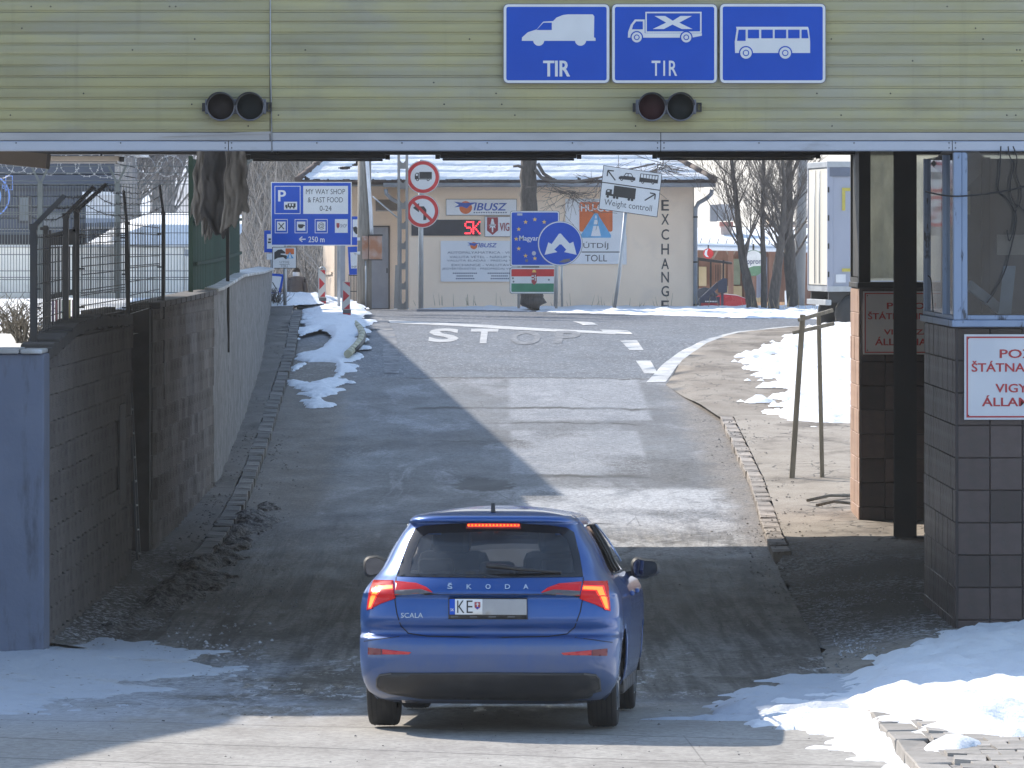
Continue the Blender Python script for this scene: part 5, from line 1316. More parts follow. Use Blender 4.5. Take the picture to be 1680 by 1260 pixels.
M_DKRED = mat("dark red print", (.30, .03, .04), rough=.5, rvar=.05)
M_BOARD = mat("board white", (.78, .78, .80), (.74, .75, .77), ns=2, rough=.5, spec=.25)
M_YEL = mat("star yellow", (.72, .46, .10), rough=.5, rvar=.05)
M_GREEN = mat("flag green", (.03, .20, .11), rough=.5, rvar=.05)
M_LED = mat("red display light", (.6, .02, .03), rough=.4, emis=(1, .03, .05), es=1.6)

BY = 148.0
ex = thing("exchange_building", "single storey beige exchange building with a snowy hipped roof", "building", (0, BY, 1.3))
ze = wz(303, BY)
xL, xM, xR = wx(552, 149.5), wx(671, BY), wx(1137, BY)
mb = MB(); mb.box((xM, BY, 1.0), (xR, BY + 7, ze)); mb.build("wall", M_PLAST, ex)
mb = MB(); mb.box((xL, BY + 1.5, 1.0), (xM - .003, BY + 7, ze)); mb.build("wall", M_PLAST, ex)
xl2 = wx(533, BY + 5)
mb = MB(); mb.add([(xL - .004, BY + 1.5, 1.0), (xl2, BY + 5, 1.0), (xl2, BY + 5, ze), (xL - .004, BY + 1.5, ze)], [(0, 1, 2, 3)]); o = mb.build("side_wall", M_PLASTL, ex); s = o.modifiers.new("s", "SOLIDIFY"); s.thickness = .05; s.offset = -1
def sidep(px, py):   # a point on the slanting side wall
    t = (552 - px) / 19.0; X = xL + (xl2 - xL) * t; Y = BY + 1.5 + 3.5 * t; return Vector((X - .012, Y - .012, wz(py, Y)))
mb = MB(); mb.add([sidep(546, 407), sidep(540, 407), sidep(540, 446), sidep(546, 446)], [(0, 1, 2, 3)]); w_ = mb.build("window", mat("dark window", (.06, .045, .035), rough=.3), ex)
mb = MB(); mb.bar(sidep(549, 448), sidep(536, 449), .16, .07); mb.build("sill", M_PLASTL, w_)
mb = MB(); mb.box((xR - .0, BY - .012, 1.0), (xR + .03, BY + .15, ze)); mb.build("corner_trim", M_PLASTL, ex)
# door in the recess
b = Board(ex, BY + 1.48)
b.rect("door", M_DOOR, 606, 373, 637, 506, 1, .03); b.frame("door_frame", M_LETT, 603.5, 370.5, 639.5, 508, 2.3, 2); b.rect("door_handle", M_DARK, 634, 440, 636, 448, 3, .02)
b.done()
gr_ = thing("barred_gate", "small dark barred gate between the column and the utility pole", "gate", (wx(580, 147.6), 147.6, 1.5))
for px in np.arange(572.5, 588, 2.4): mb = MB(); mb.bar(W(px, 506, 147.6), W(px, 450, 147.6), .016); mb.build("bar", M_FBLK, gr_)
for py in (452, 478): mb = MB(); mb.bar(W(572, py, 147.58), W(588, py, 147.58), .02); mb.build("cross_bar", M_FBLK, gr_)
pc = tag(MB().box(W(553, 508, 147.2), W(566, 300, 147.2) + Vector((0, .2, 0))).build("porch_column", mat("grey porch column", (.33, .34, .36), rough=.8)), "grey rectangular porch column at the left corner of the building", "column")
# roof
RA = R(30); ey = BY - .75; ez = ze + .06; xa, xb = -5.55, wx(1173, ey)
def rp_(x, s, n=0.0): return (x, ey + s * math.cos(RA) - n * math.sin(RA), ez + s * math.sin(RA) + n * math.cos(RA))
SL = 5.2
hipr = 1.05   # how far the hips move in per metre of slope
rid = rp_(0, SL)
mb = MB(); q = [rp_(xa, 0, -.06), rp_(xb, 0, -.06), rp_(xb - SL * hipr * .8, SL, -.06), rp_(xa + SL * hipr * .55, SL, -.06)]
yb_ = 2 * rid[1] - ey; bk = [(xa, yb_, q[0][2]), (xb, yb_, q[1][2])]
mb.add(q + bk, [(0, 1, 2, 3), (1, 5, 2), (0, 3, 4), (3, 2, 5, 4), (0, 4, 5, 1)]); rf = mb.build("roof", M_RTILE, ex)
tm = []
for k in range(3):
    m_ = MB(); vs = []; nn = 6
    for i in range(nn + 1):
        u = i / nn; hgt = .022 + .022 * math.sin(u * math.pi * 2)
        for (s_, n_) in ((0, -.01), (0, hgt + .02), (.40, hgt)): vs.append((u * .30, s_ * math.cos(RA) - n_ * math.sin(RA), s_ * math.sin(RA) + n_ * math.cos(RA)))
    m_.add(vs, [(i * 3 + j, (i + 1) * 3 + j, (i + 1) * 3 + j + 1, i * 3 + j + 1) for i in range(nn) for j in range(2)]); o = m_.build("roof_tile", M_RTILE); tm.append(o.data); bpy.data.objects.remove(o)
rr = random.Random(6)
for r_ in range(6):
    s0 = r_ * .355; x = xa + s0 * hipr * .55
    while x + .3 < xb - s0 * hipr * .8:
        p = rp_(x, s0, .0); inst("roof_tile", tm[0], rf, (p[0] - ex.location.x, p[1] - ex.location.y, p[2] - ex.location.z), (rr.uniform(-.02, .02), 0, 0)); x += .298
xs = np.arange(xa, xb, .045); ss = np.arange(0, 2.6, .025); Xg, Sg = np.meshgrid(xs, ss)
fr_row = np.mod(Sg, .355)
thk = .045 + (fbm(Xg * 2.2, Sg * 3, 4) - .5) * .05
bare = (fr_row < .03 + .07 * (fbm(Xg * 3.1, np.floor(Sg / .355) * 7 + 3, 3) - .35)) | (fbm(Xg * 1.3 + 9, Sg * 1.6, 4) > .76)
ins = (Xg > xa + Sg * hipr * .55 + .05) & (Xg < xb - Sg * hipr * .8 - .06)
nrm = .045 + thk * np.clip(fr_row / .12, .3, 1)
V = np.array([rp_(0, s_, 0) for s_ in ss]); Yg = V[:, 1][:, None] - nrm * math.sin(RA) + 0 * Xg; Zg = V[:, 2][:, None] + nrm * math.cos(RA)
sn = gridmesh2("roof_snow", Xg - ex.location.x, Yg - ex.location.y, Zg - ex.location.z, M_SNOW, (~bare) & ins); sn.parent = rf; sn["kind"] = "stuff"
for k in range(9):   # hip tiles at the right corner
    s0 = k * .33; p = rp_(xb - s0 * hipr * .8, s0, .05); q2 = rp_(xb - (s0 + .36) * hipr * .8, s0 + .36, .075); m_ = MB(); m_.tube([p, q2], [.10, .085], 8); m_.build("hip_tile", M_RTILE, rf)
    p = rp_(xa + s0 * hipr * .55, s0, .05); q2 = rp_(xa + (s0 + .36) * hipr * .55, s0 + .36, .075); m_ = MB(); m_.tube([p, q2], [.10, .085], 8); m_.build("hip_tile", M_RTILE, rf)
xg0 = wx(629, ey)
def gutter(x0, x1):
    m_ = MB(); vs = []; n_ = 8
    for x in (x0, x1):
        for i in range(n_ + 1): t = math.pi + math.pi * i / n_; vs.append((x, ey - .07 + .085 * math.cos(t), ez - .04 + .085 * math.sin(t)))
    m_.add(vs, [(i, i + 1, n_ + 2 + i, n_ + 1 + i) for i in range(n_)] + [tuple(range(n_ + 1)), tuple(range(2 * n_ + 1, n_, -1))], 0, True); return m_.build("gutter", M_GUT, ex)
gutter(xg0, xb + .02)
mb = MB(); mb.box((xg0, ey + .02, ez - .13), (xb, ey + .06, ez - .02)); mb.build("fascia_board", M_GUT, ex)
mb = MB(); mb.box((xa + .1, ey + .07, ze - .03), (xb - .05, BY + 1.45, ze - .005)); mb.build("eaves_soffit", mat("eaves boards", (.17, .165, .16), rough=.9), ex)
mb = MB(); mb.tube([W(1168, 311, ey), W(1167, 318, ey), W(1160, 325, ey + .2), W(1146, 333, BY - .1), W(1141.5, 341, BY - .08), W(1141, 352, BY - .08), W(1140.5, 512, BY - .08)], .055, 10); mb.build("downpipe", M_GUT, ex)
mb = MB(); mb.tube([W(633, 310, ey), W(634, 318, ey), W(642, 326, ey + .2), W(655, 333, BY - .1), W(656, 345, BY - .05), W(656, 506, BY - .05)], .05, 10); mb.build("downpipe", M_GUT, ex)
for i, (px, py) in enumerate(((1141, 356), (1141, 430), (1141, 500))): p = W(px, py, BY - .08); m_ = MB(); m_.lathe([(.062, -.02), (.062, .02)], p, "Z", 10); m_.build("pipe_clip", M_DARK, ex)
for i in range(22): # corrugated awning over the door
    p, q = W(617 + i * 1.7, 346, BY + .0), W(617 + i * 1.7, 328, BY + 1.4); m_ = MB(); m_.bar(p, q, .022); m_.build("awning_rib", mat("awning", (.20, .195, .19), rough=.7) if i == 0 else bpy.data.materials["awning"], ex)
b = Board(ex, BY - .006)
ys_ = [328, 351, 376, 400, 424, 446, 469, 493]
for ch, y0 in zip("EXCHANGE", ys_): b.text("wall_letter", M_LETT, ch, 1085, y0, 1097.5, y0 + 17.5, 1, .01)
b.done()

SY2 = BY - .05
def board(name, label, x0, y0, x1, y1, cat="sign", Y=SY2, m=M_BOARD, group=None, thick=.04):
    c = W((x0 + x1) / 2, y1, Y); t = thing(name, label, cat, (c.x, Y, c.z), 0, group); b = Board(t, Y); b.rect("panel", m, x0, y0, x1, y1, 0, thick); return b
def ibusz(b, x, y, k):
    b.disc("emblem_disc", M_ORANGE, x + 31 * k, y + 13.5 * k, 10.5 * k, 1, 0, 24)
    b.poly("emblem_bird", M_LBLUE, [(x + 12 * k, y + 4 * k), (x + 30 * k, y + 6 * k), (x + 50 * k, y + 5 * k), (x + 38 * k, y + 10 * k), (x + 33 * k, y + 15 * k), (x + 25 * k, y + 12 * k), (x + 12 * k, y + 13 * k), (x + 20 * k, y + 9 * k)], 2)
    b.text("lettering", M_LBLUE, "IBUSZ", 0, 0, 0, 0, 2, .03, quad=[(x + 47 * k, y + 6 * k), (x + 99 * k, y + 6 * k), (x + 96 * k, y + 18.5 * k), (x + 44 * k, y + 18.5 * k)])
b = board("shop_sign", "white wall sign with a blue bird over an orange disc and IBUSZ", 731.5, 326.5, 848, 353.5); ibusz(b, 733, 327, 1.0); b.frame("border", M_SIGNBACK, 731.5, 326.5, 848, 353.5, .8, 1)
for i in range(14): b.rect("fine_print", M_INK, 777 + i * 4, 347.8, 779.4 + i * 4, 349.6, 1)
b.done()
b = board("display", "dark electronic display with red segments at its right end", 675, 360.5, 788, 386.5, "display", m=mat("display black", (.03, .03, .04), rough=.4))
rows_ = {"S": ["0111", "1000", "0110", "0001", "1110"], "K": ["1001", "1010", "1100", "1010", "1001"], "C": ["0110", "1000", "1000", "1000", "0100"]}
for i, pat in enumerate((["01111", "10000", "10000", "01110", "00001", "00001", "11110"], ["10001", "10010", "10100", "11000", "10100", "10010", "10001"])):
    for r_, row in enumerate(pat):
        for c_, ch in enumerate(row):
            if ch == "1": b.rect("lit_segment", M_LED, 762.5 + i * 13 + c_ * 2.5, 363 + r_ * 3.1, 764.7 + i * 13 + c_ * 2.5, 365.3 + r_ * 3.1, 1)
b.done()
b = board("shop_sign", "white sign with a red road shield beside dark red letters VIG", 795, 355, 868, 388.5)
b.frame("border", M_SIGNBACK, 795, 355, 868, 388.5, .8, 1)
b.poly("shield", M_DKRED, [(799, 356.5), (817, 356.5), (817, 378), (808, 385.5), (799, 378)], 2); b.poly("road_mark", M_BOARD, [(806.7, 359), (809.3, 359), (813, 375), (809.5, 372), (809, 381), (807, 381), (806.5, 372), (803, 375)], 3); b.rect("road_mark", M_BOARD, 802.5, 368.5, 813.5, 370, 3)
b.text("lettering", M_DKRED, "VIGNETTE", 820, 365.5, 866, 379, 2, .02)
b.done()
b = board("notice_board", "large white board of blue lines of text under a small bird emblem", 723, 395, 872, 462)
ibusz(b, 760, 395.5, .56)
for s, x0, x1, y0 in (("AUTÓPÁLYAMATRICA - VIGNETTE", 734, 868, 411.5), ("VALUTA VÉTEL - NÁKUP VALUTY", 737.5, 866, 418.8), ("VALUTA ELADÁS - PREDAJ VALUTY", 733, 866, 425.2), ("EXCHANGE - VALUTAVÁLTÁS", 741, 862, 432), ("JEGYÉRTÉKESÍTÉS - PREDPREDAJ VSTUPENIEK", 725.5, 870, 438.5)):
    b.text("lettering", M_INK, s, x0, y0, x1, y0 + 4.7, 1)
for r_, (x0, w) in enumerate(((743, 38), (749, 26), (748, 28))):
    for q in (0, 57):
        x = x0 + q
        while x < x0 + q + w: b.rect("fine_print", M_INK, x, 447.3 + r_ * 4.4, x + 2.2, 449.3 + r_ * 4.4, 1); x += 3.1
b.done()
b = board("toll_board", "big white toll board with an orange square and a blue road triangle", 927.5, 326, 1027, 433)
b.rect("panel", M_BOARD, 1016, 386, 1028, 434, 1, .03)
b.poly("emblem_square", M_ORANGE, rrect(950.5, 331.5, 1005, 380, 3), 1)
b.text("lettering_white", M_BOARD, "HU-GO", 953, 334.5, 1003, 347, 2, .03)
b.poly("emblem_triangle", M_SKYB, [(975, 350), (980, 350), (1002.5, 386), (1002, 390), (953, 390), (952.5, 386)], 2)
b.poly("road_mark", M_BOARD, [(976.6, 353.5), (978.6, 353.5), (979.2, 358.5), (976, 358.5)], 3); b.poly("road_mark", M_BOARD, [(975.5, 360.5), (979.8, 360.5), (981.3, 368), (974, 368)], 3); b.poly("road_mark", M_BOARD, [(973.5, 370.5), (982, 370.5), (986, 387.5), (969.5, 387.5)], 3)
b.text("lettering", M_LETT, "ÚTDÍJ", 957, 396.5, 998, 409.5, 1); b.rect("rule", M_LETT, 954, 412.7, 1017, 414.3, 1); b.text("lettering", M_LETT, "TOLL", 960, 418, 996, 429, 1)
b.done()

# -------------------------------------------------- free standing signs
def pole(root, pts, r, m=M_GALV, name="pole"):
    return MB().tube(pts, r, 10).build(name, m, root)
def stand(name, label, px, py, Y, cat="road sign", group=None):
    return thing(name, label, cat, (wx(px, Y), Y, wz(py, Y)), 0, group)
# parking / shop board
Y = 135.0; t = stand("direction_sign", "large blue parking and fast food direction sign with white panel", 510, 498, Y)
b = Board(t, Y - .06); b.rect("panel", M_WHITE, 444.5, 298.5, 577, 403, 0, .03); b.rect("face", M_BLUE, 446, 300, 575.5, 401.5, 1)
b.frame("border", M_WHITE, 450.5, 305, 493, 351, 1.1, 2); b.text("lettering", M_WHITE, "P", 456.5, 312, 469, 330.5, 2, .035)
b.rect("panel_white", M_WHITE, 466, 331, 487.5, 344, 2); b.rect("pictogram", M_BLACK, 472, 333.5, 485, 340, 3); b.rect("pictogram", M_BLACK, 468, 336, 471.5, 340, 3)
for cx in (470.5, 476, 482): b.disc("pictogram", M_BLACK, cx, 341, 1.4, 4, 0, 10)
for q in (474.5, 479): b.rect("panel_white", M_WHITE, q, 334.3, q + 2.4, 338, 4)
b.rect("panel_white", M_WHITE, 497.5, 305, 571, 351, 2)
for s, x0, x1, y0 in (("MY WAY SHOP", 502, 566, 310), ("& FAST FOOD", 505, 562.5, 323.5), ("0-24", 524.5, 544, 337.5)): b.text("lettering_dark", M_BLACK, s, x0, y0, x1, y0 + 8.6, 3, -.005)
for cx in (461.5, 494, 527):
    b.frame("border", M_WHITE, cx - 10.5, 359.5, cx + 10.5, 382.5, 1.0, 2); b.rect("panel_white", M_WHITE, cx - 7, 363.5, cx + 7, 378.5, 2)
b.line("pictogram", M_BLACK, [(457, 366), (466, 376)], 1.6, 3); b.line("pictogram", M_BLACK, [(466, 366), (457, 376)], 1.6, 3)
b.poly("pictogram", M_BLACK, [(489, 368), (498, 368), (498, 372), (495.5, 374.5), (491.5, 374.5), (489, 372)], 3); b.rect("pictogram", M_BLACK, 498, 369, 500, 371, 3)
b.text("lettering_dark", M_BLACK, "@", 522, 365, 532, 376.5, 3); b.rect("panel_white", M_WHITE, 549.5, 359.5, 570.5, 382, 2)
b.poly("shield", M_DKRED, [(552, 366), (557, 366), (557, 372), (554.5, 375), (552, 372)], 3); b.text("lettering_dark", M_INK, "SHOP", 558.5, 367.5, 569, 373.5, 3)
b.text("lettering", M_WHITE, "250 m", 506, 388, 532.5, 397.5, 2, .02); b.line("pictogram_arrow", M_WHITE, [(491, 392.5), (501.5, 392.5)], 1.9, 2); b.line("pictogram_arrow", M_WHITE, [(496, 388.3), (491, 392.5), (496, 396.7)], 1.9, 2)
b.done()
for px in (468.5, 556): pole(t, [W(px, 500 if px < 500 else 505, Y), W(px, 300, Y)], .035)
# toll plate on the same kind of post
Y = 133.5; t = stand("toll_sign", "small white sign of a hand holding an orange toll vignette", 466, 499, Y)
b = Board(t, Y - .06); b.rect("panel", M_BLACK, 446.5, 405, 486.5, 440.5, 0, .025, 1.5); b.rect("face", M_WHITE, 447.5, 406, 485.5, 439.5, 1, 0, 1)
b.poly("hand", M_BLACK, [(450, 414), (456, 410), (462, 409), (468, 413.5), (468, 416), (460.5, 416), (460.5, 417.5), (470, 419), (472, 424), (469, 425.5), (465, 422), (456, 423), (450, 426)], 2)
b.rect("emblem_square", M_ORANGE, 468.5, 407.5, 482.5, 417, 2); b.poly("emblem_triangle", M_SKYB, [(475.5, 413.5), (482, 424), (469.5, 424)], 3); b.poly("road_mark", M_WHITE, [(475, 417), (476.3, 417), (477.8, 423), (473.6, 423)], 4)
b.text("lettering", M_BLACK, "ÚTDÍJ", 459, 427.5, 474, 432.5, 2, -.01); b.rect("rule", M_BLACK, 458, 433.3, 475.5, 433.8, 2); b.text("lettering", M_BLACK, "TOLL", 460.5, 434.5, 473, 438.6, 2, -.01)
b.done(); pole(t, [W(467.5, 501, Y), W(467.5, 405, Y)], .04)
# signs half hidden behind
Y = 141.0; t = stand("info_sign", "blue and white sign half hidden behind the large parking board", 445, 500, Y)
b = Board(t, Y - .05); b.rect("panel", M_BLUE, 433.5, 378, 470, 414, 0, .03); b.rect("face", M_WHITE, 438, 384, 466, 408, 1); b.rect("pictogram", M_BLACK, 440.5, 391, 448, 394.5, 2); b.rect("pictogram#b", M_BLACK, 439.5, 396, 448, 399, 2); b.rect("lower_plate", M_WHITE, 437.5, 416, 466, 426, 0, .02); b.done(); pole(t, [W(446, 502, Y), W(446, 380, Y)], .04)
Y = 140.0; t = stand("info_sign", "leaning blue bordered white sign low behind the wall end", 457, 500, Y)
b = Board(t, Y - .05); b.poly("panel", M_BLUE, [(440, 448), (466, 450), (460, 486), (436, 483)], 0, .03); b.poly("face", M_WHITE, [(441, 452), (462, 454), (457, 480), (438, 478)], 1); b.line("pictogram", M_BLACK, [(447, 463), (454, 475)], 1.5, 2); b.done(); pole(t, [W(454, 502, Y), W(462, 452, Y)], .03)
Y = 146.0; t = stand("info_sign", "blue sign with a white text panel left of the utility pole", 580, 500, Y)
b = Board(t, Y - .05); b.poly("panel", M_BLUE, [(570.5, 405), (604, 403.5), (604, 450), (573, 451)], 0, .03); b.poly("face", M_WHITE, [(574.5, 414), (600, 413.5), (600, 440), (576, 440.5)], 1); b.text("lettering", M_BLACK, "TOLL", 580.5, 415.5, 598, 419, 2); b.text("lettering", M_BLACK, "INFO", 577, 436, 590, 439.3, 2); b.done(); pole(t, [W(590, 506, Y), W(590, 405, Y)], .035)
Y = 146.3; t = stand("info_sign", "upper blue and white sign peeking out above the text panel sign", 580, 500, Y)
b = Board(t, Y - .05); b.rect("panel", M_BLUE, 576.5, 355, 606, 402, 0, .03); b.rect("face", M_WHITE, 578.5, 360, 604, 389, 1); b.poly("pictogram", M_BLACK, [(579, 373), (584, 371.5), (588, 375), (588, 384), (584, 384), (580, 379)], 2); b.done(); pole(t, [W(593, 506, Y), W(593, 356, Y)], .035)
# two round prohibition signs on one pole
Y = 141.0; t = stand("prohibition_signs", "grey pole carrying a no lorries disc above a no left turn disc", 690, 504, Y)
pole(t, [W(690.5, 506, Y), W(690.5, 262, Y)], .062)
b = Board(t, Y - .075)
for cx, cy in ((694, 290.5), (693, 346.5)):
    b.disc("sign_plate", M_SIGNBACK, cx, cy, 27.8, 0, .02); b.disc("rim", M_WHITE, cx, cy, 27.4, 1); b.annulus("red_ring", M_RED, cx, cy, 20.5, 26.3, 2); b.disc("face", M_WHITE, cx, cy, 20.5, 2)
b.rect("pictogram", M_BLACK, 688, 282, 708.5, 292.5, 3); b.poly("pictogram", M_BLACK, [(680.5, 293.5), (680.5, 287), (682.5, 283.5), (687, 283.5), (687, 293.5)], 3); b.rect("pictogram", M_BLACK, 680.5, 292.8, 708.5, 294.3, 3); b.rect("pictogram_gap", M_WHITE, 682.3, 285, 685.5, 288.5, 4)
for cx in (685, 702.5): b.disc("pictogram", M_BLACK, cx, 294.8, 2.4, 4, 0, 12); b.disc("pictogram_gap", M_WHITE, cx, 294.8, 1.1, 5, 0, 8)
b.poly("pictogram", M_BLACK, [(694.5, 361), (699.5, 361), (699.5, 344), (695.5, 338.5), (687.5, 338.5), (687.5, 333), (677.5, 341), (687.5, 348.5), (687.5, 343.5), (692.5, 343.5), (694.5, 346)], 3)
b.line("red_bar", M_RED, [(678.5, 332), (708, 361.5)], 5, 4); b.done()
for cy in (283, 298, 339, 354): MB().obox(W(690.5, cy, Y), .16, .15, .05).build("clamp", M_GALV, t)
# country sign and flag
Y = 142.0; t = stand("country_sign", "blue sign with a ring of yellow stars above a striped flag plate", 875, 503, Y)
b = Board(t, Y - .07); b.rect("panel", M_SIGNBACK, 836.8, 345.8, 918.2, 437.2, 0, .02, 4); b.frame("border", M_WHITE, 837.5, 346.5, 917.5, 436.5, 2.0, 1, 4); b.rect("face", M_BLUE, 839.5, 348.5, 915.5, 434.5, 1, 0, 2)
def star(cx, cy, r): return [(cx + (r if k % 2 == 0 else r * .42) * math.sin(k * math.pi / 5), cy - (r if k % 2 == 0 else r * .42) * math.cos(k * math.pi / 5)) for k in range(10)]
for k in range(12):
    a_ = k * math.pi / 6; b.poly("star#%d" % k, M_YEL, star(877.5 + 30.5 * math.sin(a_), 392 - 32 * math.cos(a_), 3.9), 2)
b.text("lettering", M_WHITE, "Magyarország", 852, 386.5, 912, 397.5, 2, .012); b.disc("sticker", mat("sticker grey", (.42, .44, .48), rough=.5), 876, 415.5, 3.6, 3, 0, 10); b.rect("sticker", bpy.data.materials["sticker grey"], 848.5, 350, 857, 353.5, 2); b.disc("sticker", M_SIGNBACK, 864, 427.5, 2.6, 2, 0, 10)
b.rect("flag_plate", M_SIGNBACK, 836, 438.6, 915, 482, 0, .02, 4); b.frame("border", M_WHITE, 836.8, 439.4, 914.2, 481.2, 2.2, 1, 4); b.rect("flag_red", M_RED, 839, 441.5, 912, 453.5, 1, 0, 1.5); b.rect("flag_white", M_WHITE, 839, 453.5, 912, 465, 1); b.rect("flag_green", M_GREEN, 839, 465, 912, 479, 1, 0, 1.5)
b.poly("emblem", M_DKRED, [(872, 447.5), (880.5, 447.5), (880.5, 463), (876.3, 468), (872, 463)], 3); b.rect("emblem_bar", M_WHITE, 872, 452, 876, 454, 4); b.rect("emblem_bar", M_WHITE, 872, 456.5, 876, 458.5, 4); b.rect("emblem_bar", M_WHITE, 877.6, 451, 878.9, 461, 4); b.rect("emblem_bar", M_WHITE, 876.4, 454.5, 880, 456, 4); b.poly("emblem_crown", M_YEL, [(873, 446.8), (874, 443.5), (876.3, 442.3), (878.6, 443.5), (879.6, 446.8)], 3)
for q in ((841.5, 456.5), (842.5, 462), (900.5, 459)): b.disc("sticker", M_SIGNBACK, q[0], q[1], 1.6, 3, 0, 8)
b.done()
for px in (851, 912.5): pole(t, [W(px, 506, Y), W(px, 347, Y)], .036)
# keep either side disc
Y = 139.0; t = stand("direction_disc", "round blue sign with two white arrows splayed downwards", 913, 501, Y)
pole(t, [W(911.5, 503, Y), W(913.5, 370, Y)], .05); pole(t, [W(922, 503, Y + .3), W(921, 400, Y + .3)], .03)
b = Board(t, Y - .07); b.disc("sign_plate", M_SIGNBACK, 919, 399.5, 37, 0, .02, 40); b.disc("rim", M_WHITE, 919, 399.5, 36.3, 1, 0, 40); b.disc("face", M_BLUE, 919, 399.5, 34.6, 2, 0, 40)
b.poly("arrow", M_WHITE, [(920, 383), (934.5, 399.5), (940.5, 396.5), (946, 418), (925.5, 413.5), (929, 409.5), (921, 401), (918, 401), (909.5, 409.5), (914.5, 413.5), (893.5, 418), (899.5, 397.5), (905, 400.5), (917, 383.5)], 3)
b.poly("scratch", M_SIGNBACK, [(917, 430), (925, 425.5), (936, 424), (934, 426), (938, 428), (926, 431)], 3); b.done()
# leaning weight control sign
Y = 139.5; t = stand("weight_sign", "white weight control sign leaning on a slanted grey pole", 1008, 502, Y)
pole(t, [W(1008, 505, Y), W(1016, 450, Y), W(1031, 300, Y)], .045)
b = Board(t, Y - .06)
O = (990.0, 271.0); U = ((1086.5 - 990) / 96.5, (284.5 - 271) / 96.5); Vv = ((982 - 990) / 72.5, (343 - 271) / 72.5)
def q(u, v): return (O[0] + U[0] * u + Vv[0] * v, O[1] + U[1] * u + Vv[1] * v)
def qp(pts): return [q(*p) for p in pts]
def qr(x0, y0, x1, y1): return qp([(x0, y0), (x1, y0), (x1, y1), (x0, y1)])
b.poly("panel", M_BLACK, qr(0, 0, 96.5, 72.5), 0, .025); b.poly("face", M_WHITE, qr(1, 1, 95.5, 71.5), 1); b.poly("rule", M_BLACK, qr(1, 27.2, 95.5, 28.8), 2)
b.line("arrow", M_BLACK, qp([(22, 22), (9, 8.5)]), 2, 2); b.line("arrow", M_BLACK, qp([(8, 17), (8, 7.5), (18, 7)]), 2, 2)
b.line("arrow", M_BLACK, qp([(73, 48), (88, 36)]), 2, 2); b.line("arrow", M_BLACK, qp([(80, 34.5), (89, 35), (89, 44)]), 2, 2)
b.poly("pictogram", M_BLACK, qp([(27, 15.5), (30, 13.5), (34.5, 13), (37.5, 7.5), (46.5, 7), (50.5, 12.5), (54, 13), (54, 18), (27, 19)]), 2); b.poly("pictogram_gap", M_WHITE, qp([(36, 12.5), (38.5, 8.8), (41, 8.6), (41, 12.3)]), 3); b.poly("pictogram_gap", M_WHITE, qp([(42.2, 12.2), (42.2, 8.5), (46, 8.3), (48.8, 12)]), 3)
b.poly("pictogram", M_BLACK, qp([(60.5, 19), (60.5, 14), (61.5, 5), (91, 4), (91, 17.5)]), 2)
for k in range(6): b.poly("pictogram_gap", M_WHITE, qr(62.5 + k * 4.7, 5.8 - k * .05, 66.2 + k * 4.7, 11.5), 3)
for cx, cy, r in ((32, 19, 2.3), (49, 18.6, 2.3), (66.5, 19, 2.2), (83, 18, 2.2)): b.disc("pictogram", M_BLACK, *q(cx, cy), r, 4, 0, 12); b.disc("pictogram_gap", M_WHITE, *q(cx, cy), r * .4, 5, 0, 8)
b.poly("pictogram", M_BLACK, qr(21, 30.5, 57, 48.5), 2); b.poly("pictogram", M_BLACK, qp([(8.5, 48), (8.5, 41), (10.5, 38), (18.5, 37.5), (18.5, 45), (21, 45), (21, 48.5)]), 2); b.poly("pictogram_gap", M_WHITE, qp([(10.5, 42), (11.5, 39.5), (14.5, 39.3), (14.5, 42)]), 3)
for cx in (12.5, 23, 28, 47, 52.5): b.disc("pictogram", M_BLACK, *q(cx, 50), 2.2, 4, 0, 12)
b.text("lettering", M_BLACK, "Weight controll", 0, 0, 0, 0, 2, -.005, quad=[q(8, 54.5), q(86, 54.5), q(86, 67.5), q(8, 67.5)])
b.done()

# -------------------------------------------------- poles and beacons
M_CONC = mat("grey concrete", (.25, .24, .23), (.33, .32, .305), ns=3, stretch=(1, 1, .3), rough=.9, bump=.3, bs=20, dirt=(.17, .16, .15), ds=2)
M_PWOOD = mat("grey pole timber", (.17, .155, .135), (.27, .25, .22), ns=5, stretch=(5, 5, .35), rough=.9, bump=.4, bs=30, dirt=(.10, .09, .08), ds=2, dstretch=(1, 1, .4))
M_RUST = mat("rusty enamel", (.42, .30, .25), (.36, .16, .085), ns=2.2, rough=.75, lo=.40, hi=.62, dirt=(.46, .42, .40), ds=3)
Y = 139.0; t = stand("utility_pole", "grey timber utility pole with a rusty box and a white conduit", 597, 506, Y, "pole")
pole(t, [W(597.5, 508, Y), W(598, 350, Y), W(598, 120, Y)], [.185, .17, .155], M_PWOOD, "pole"); pole(t, [W(610, 388, Y - .18), W(608, 345, Y - .18), W(602, 262, Y - .18), W(600, 130, Y - .18)], .045, mat("white conduit", (.66, .68, .72), rough=.5), "conduit")
pole(t, [W(600, 506, Y - .17), W(600, 428, Y - .17)], .02, M_GALV, "conduit")
bx_ = MB(); bx_.box(W(594, 425, Y - .20), W(604.5, 387, Y - .20) + Vector((0, .12, 0))); bx_.build("side_box", M_RUST, t, bevel=.01)
bx_ = MB(); bx_.box(W(605.5, 425.5, Y - .34), W(626.5, 386.5, Y - .34) + Vector((0, .22, 0))); o = bx_.build("rusty_box", M_RUST, t, bevel=.012)
bx_ = MB(); bx_.box(W(604.5, 387, Y - .37), W(627.5, 384.5, Y - .37) + Vector((0, .28, 0))); bx_.build("lid", M_DARK, o); bx_ = MB(); bx_.box(W(605, 427, Y - .35), W(627, 425.8, Y - .35) + Vector((0, .24, 0))); bx_.build("bottom_edge", M_DARK, o)
for py in (392, 415): bx_ = MB(); bx_.box(W(586, py + 2.5, Y - .19), W(591, py - 2.5, Y - .19) + Vector((0, .05, 0))); bx_.build("clamp", M_WHITE, t)
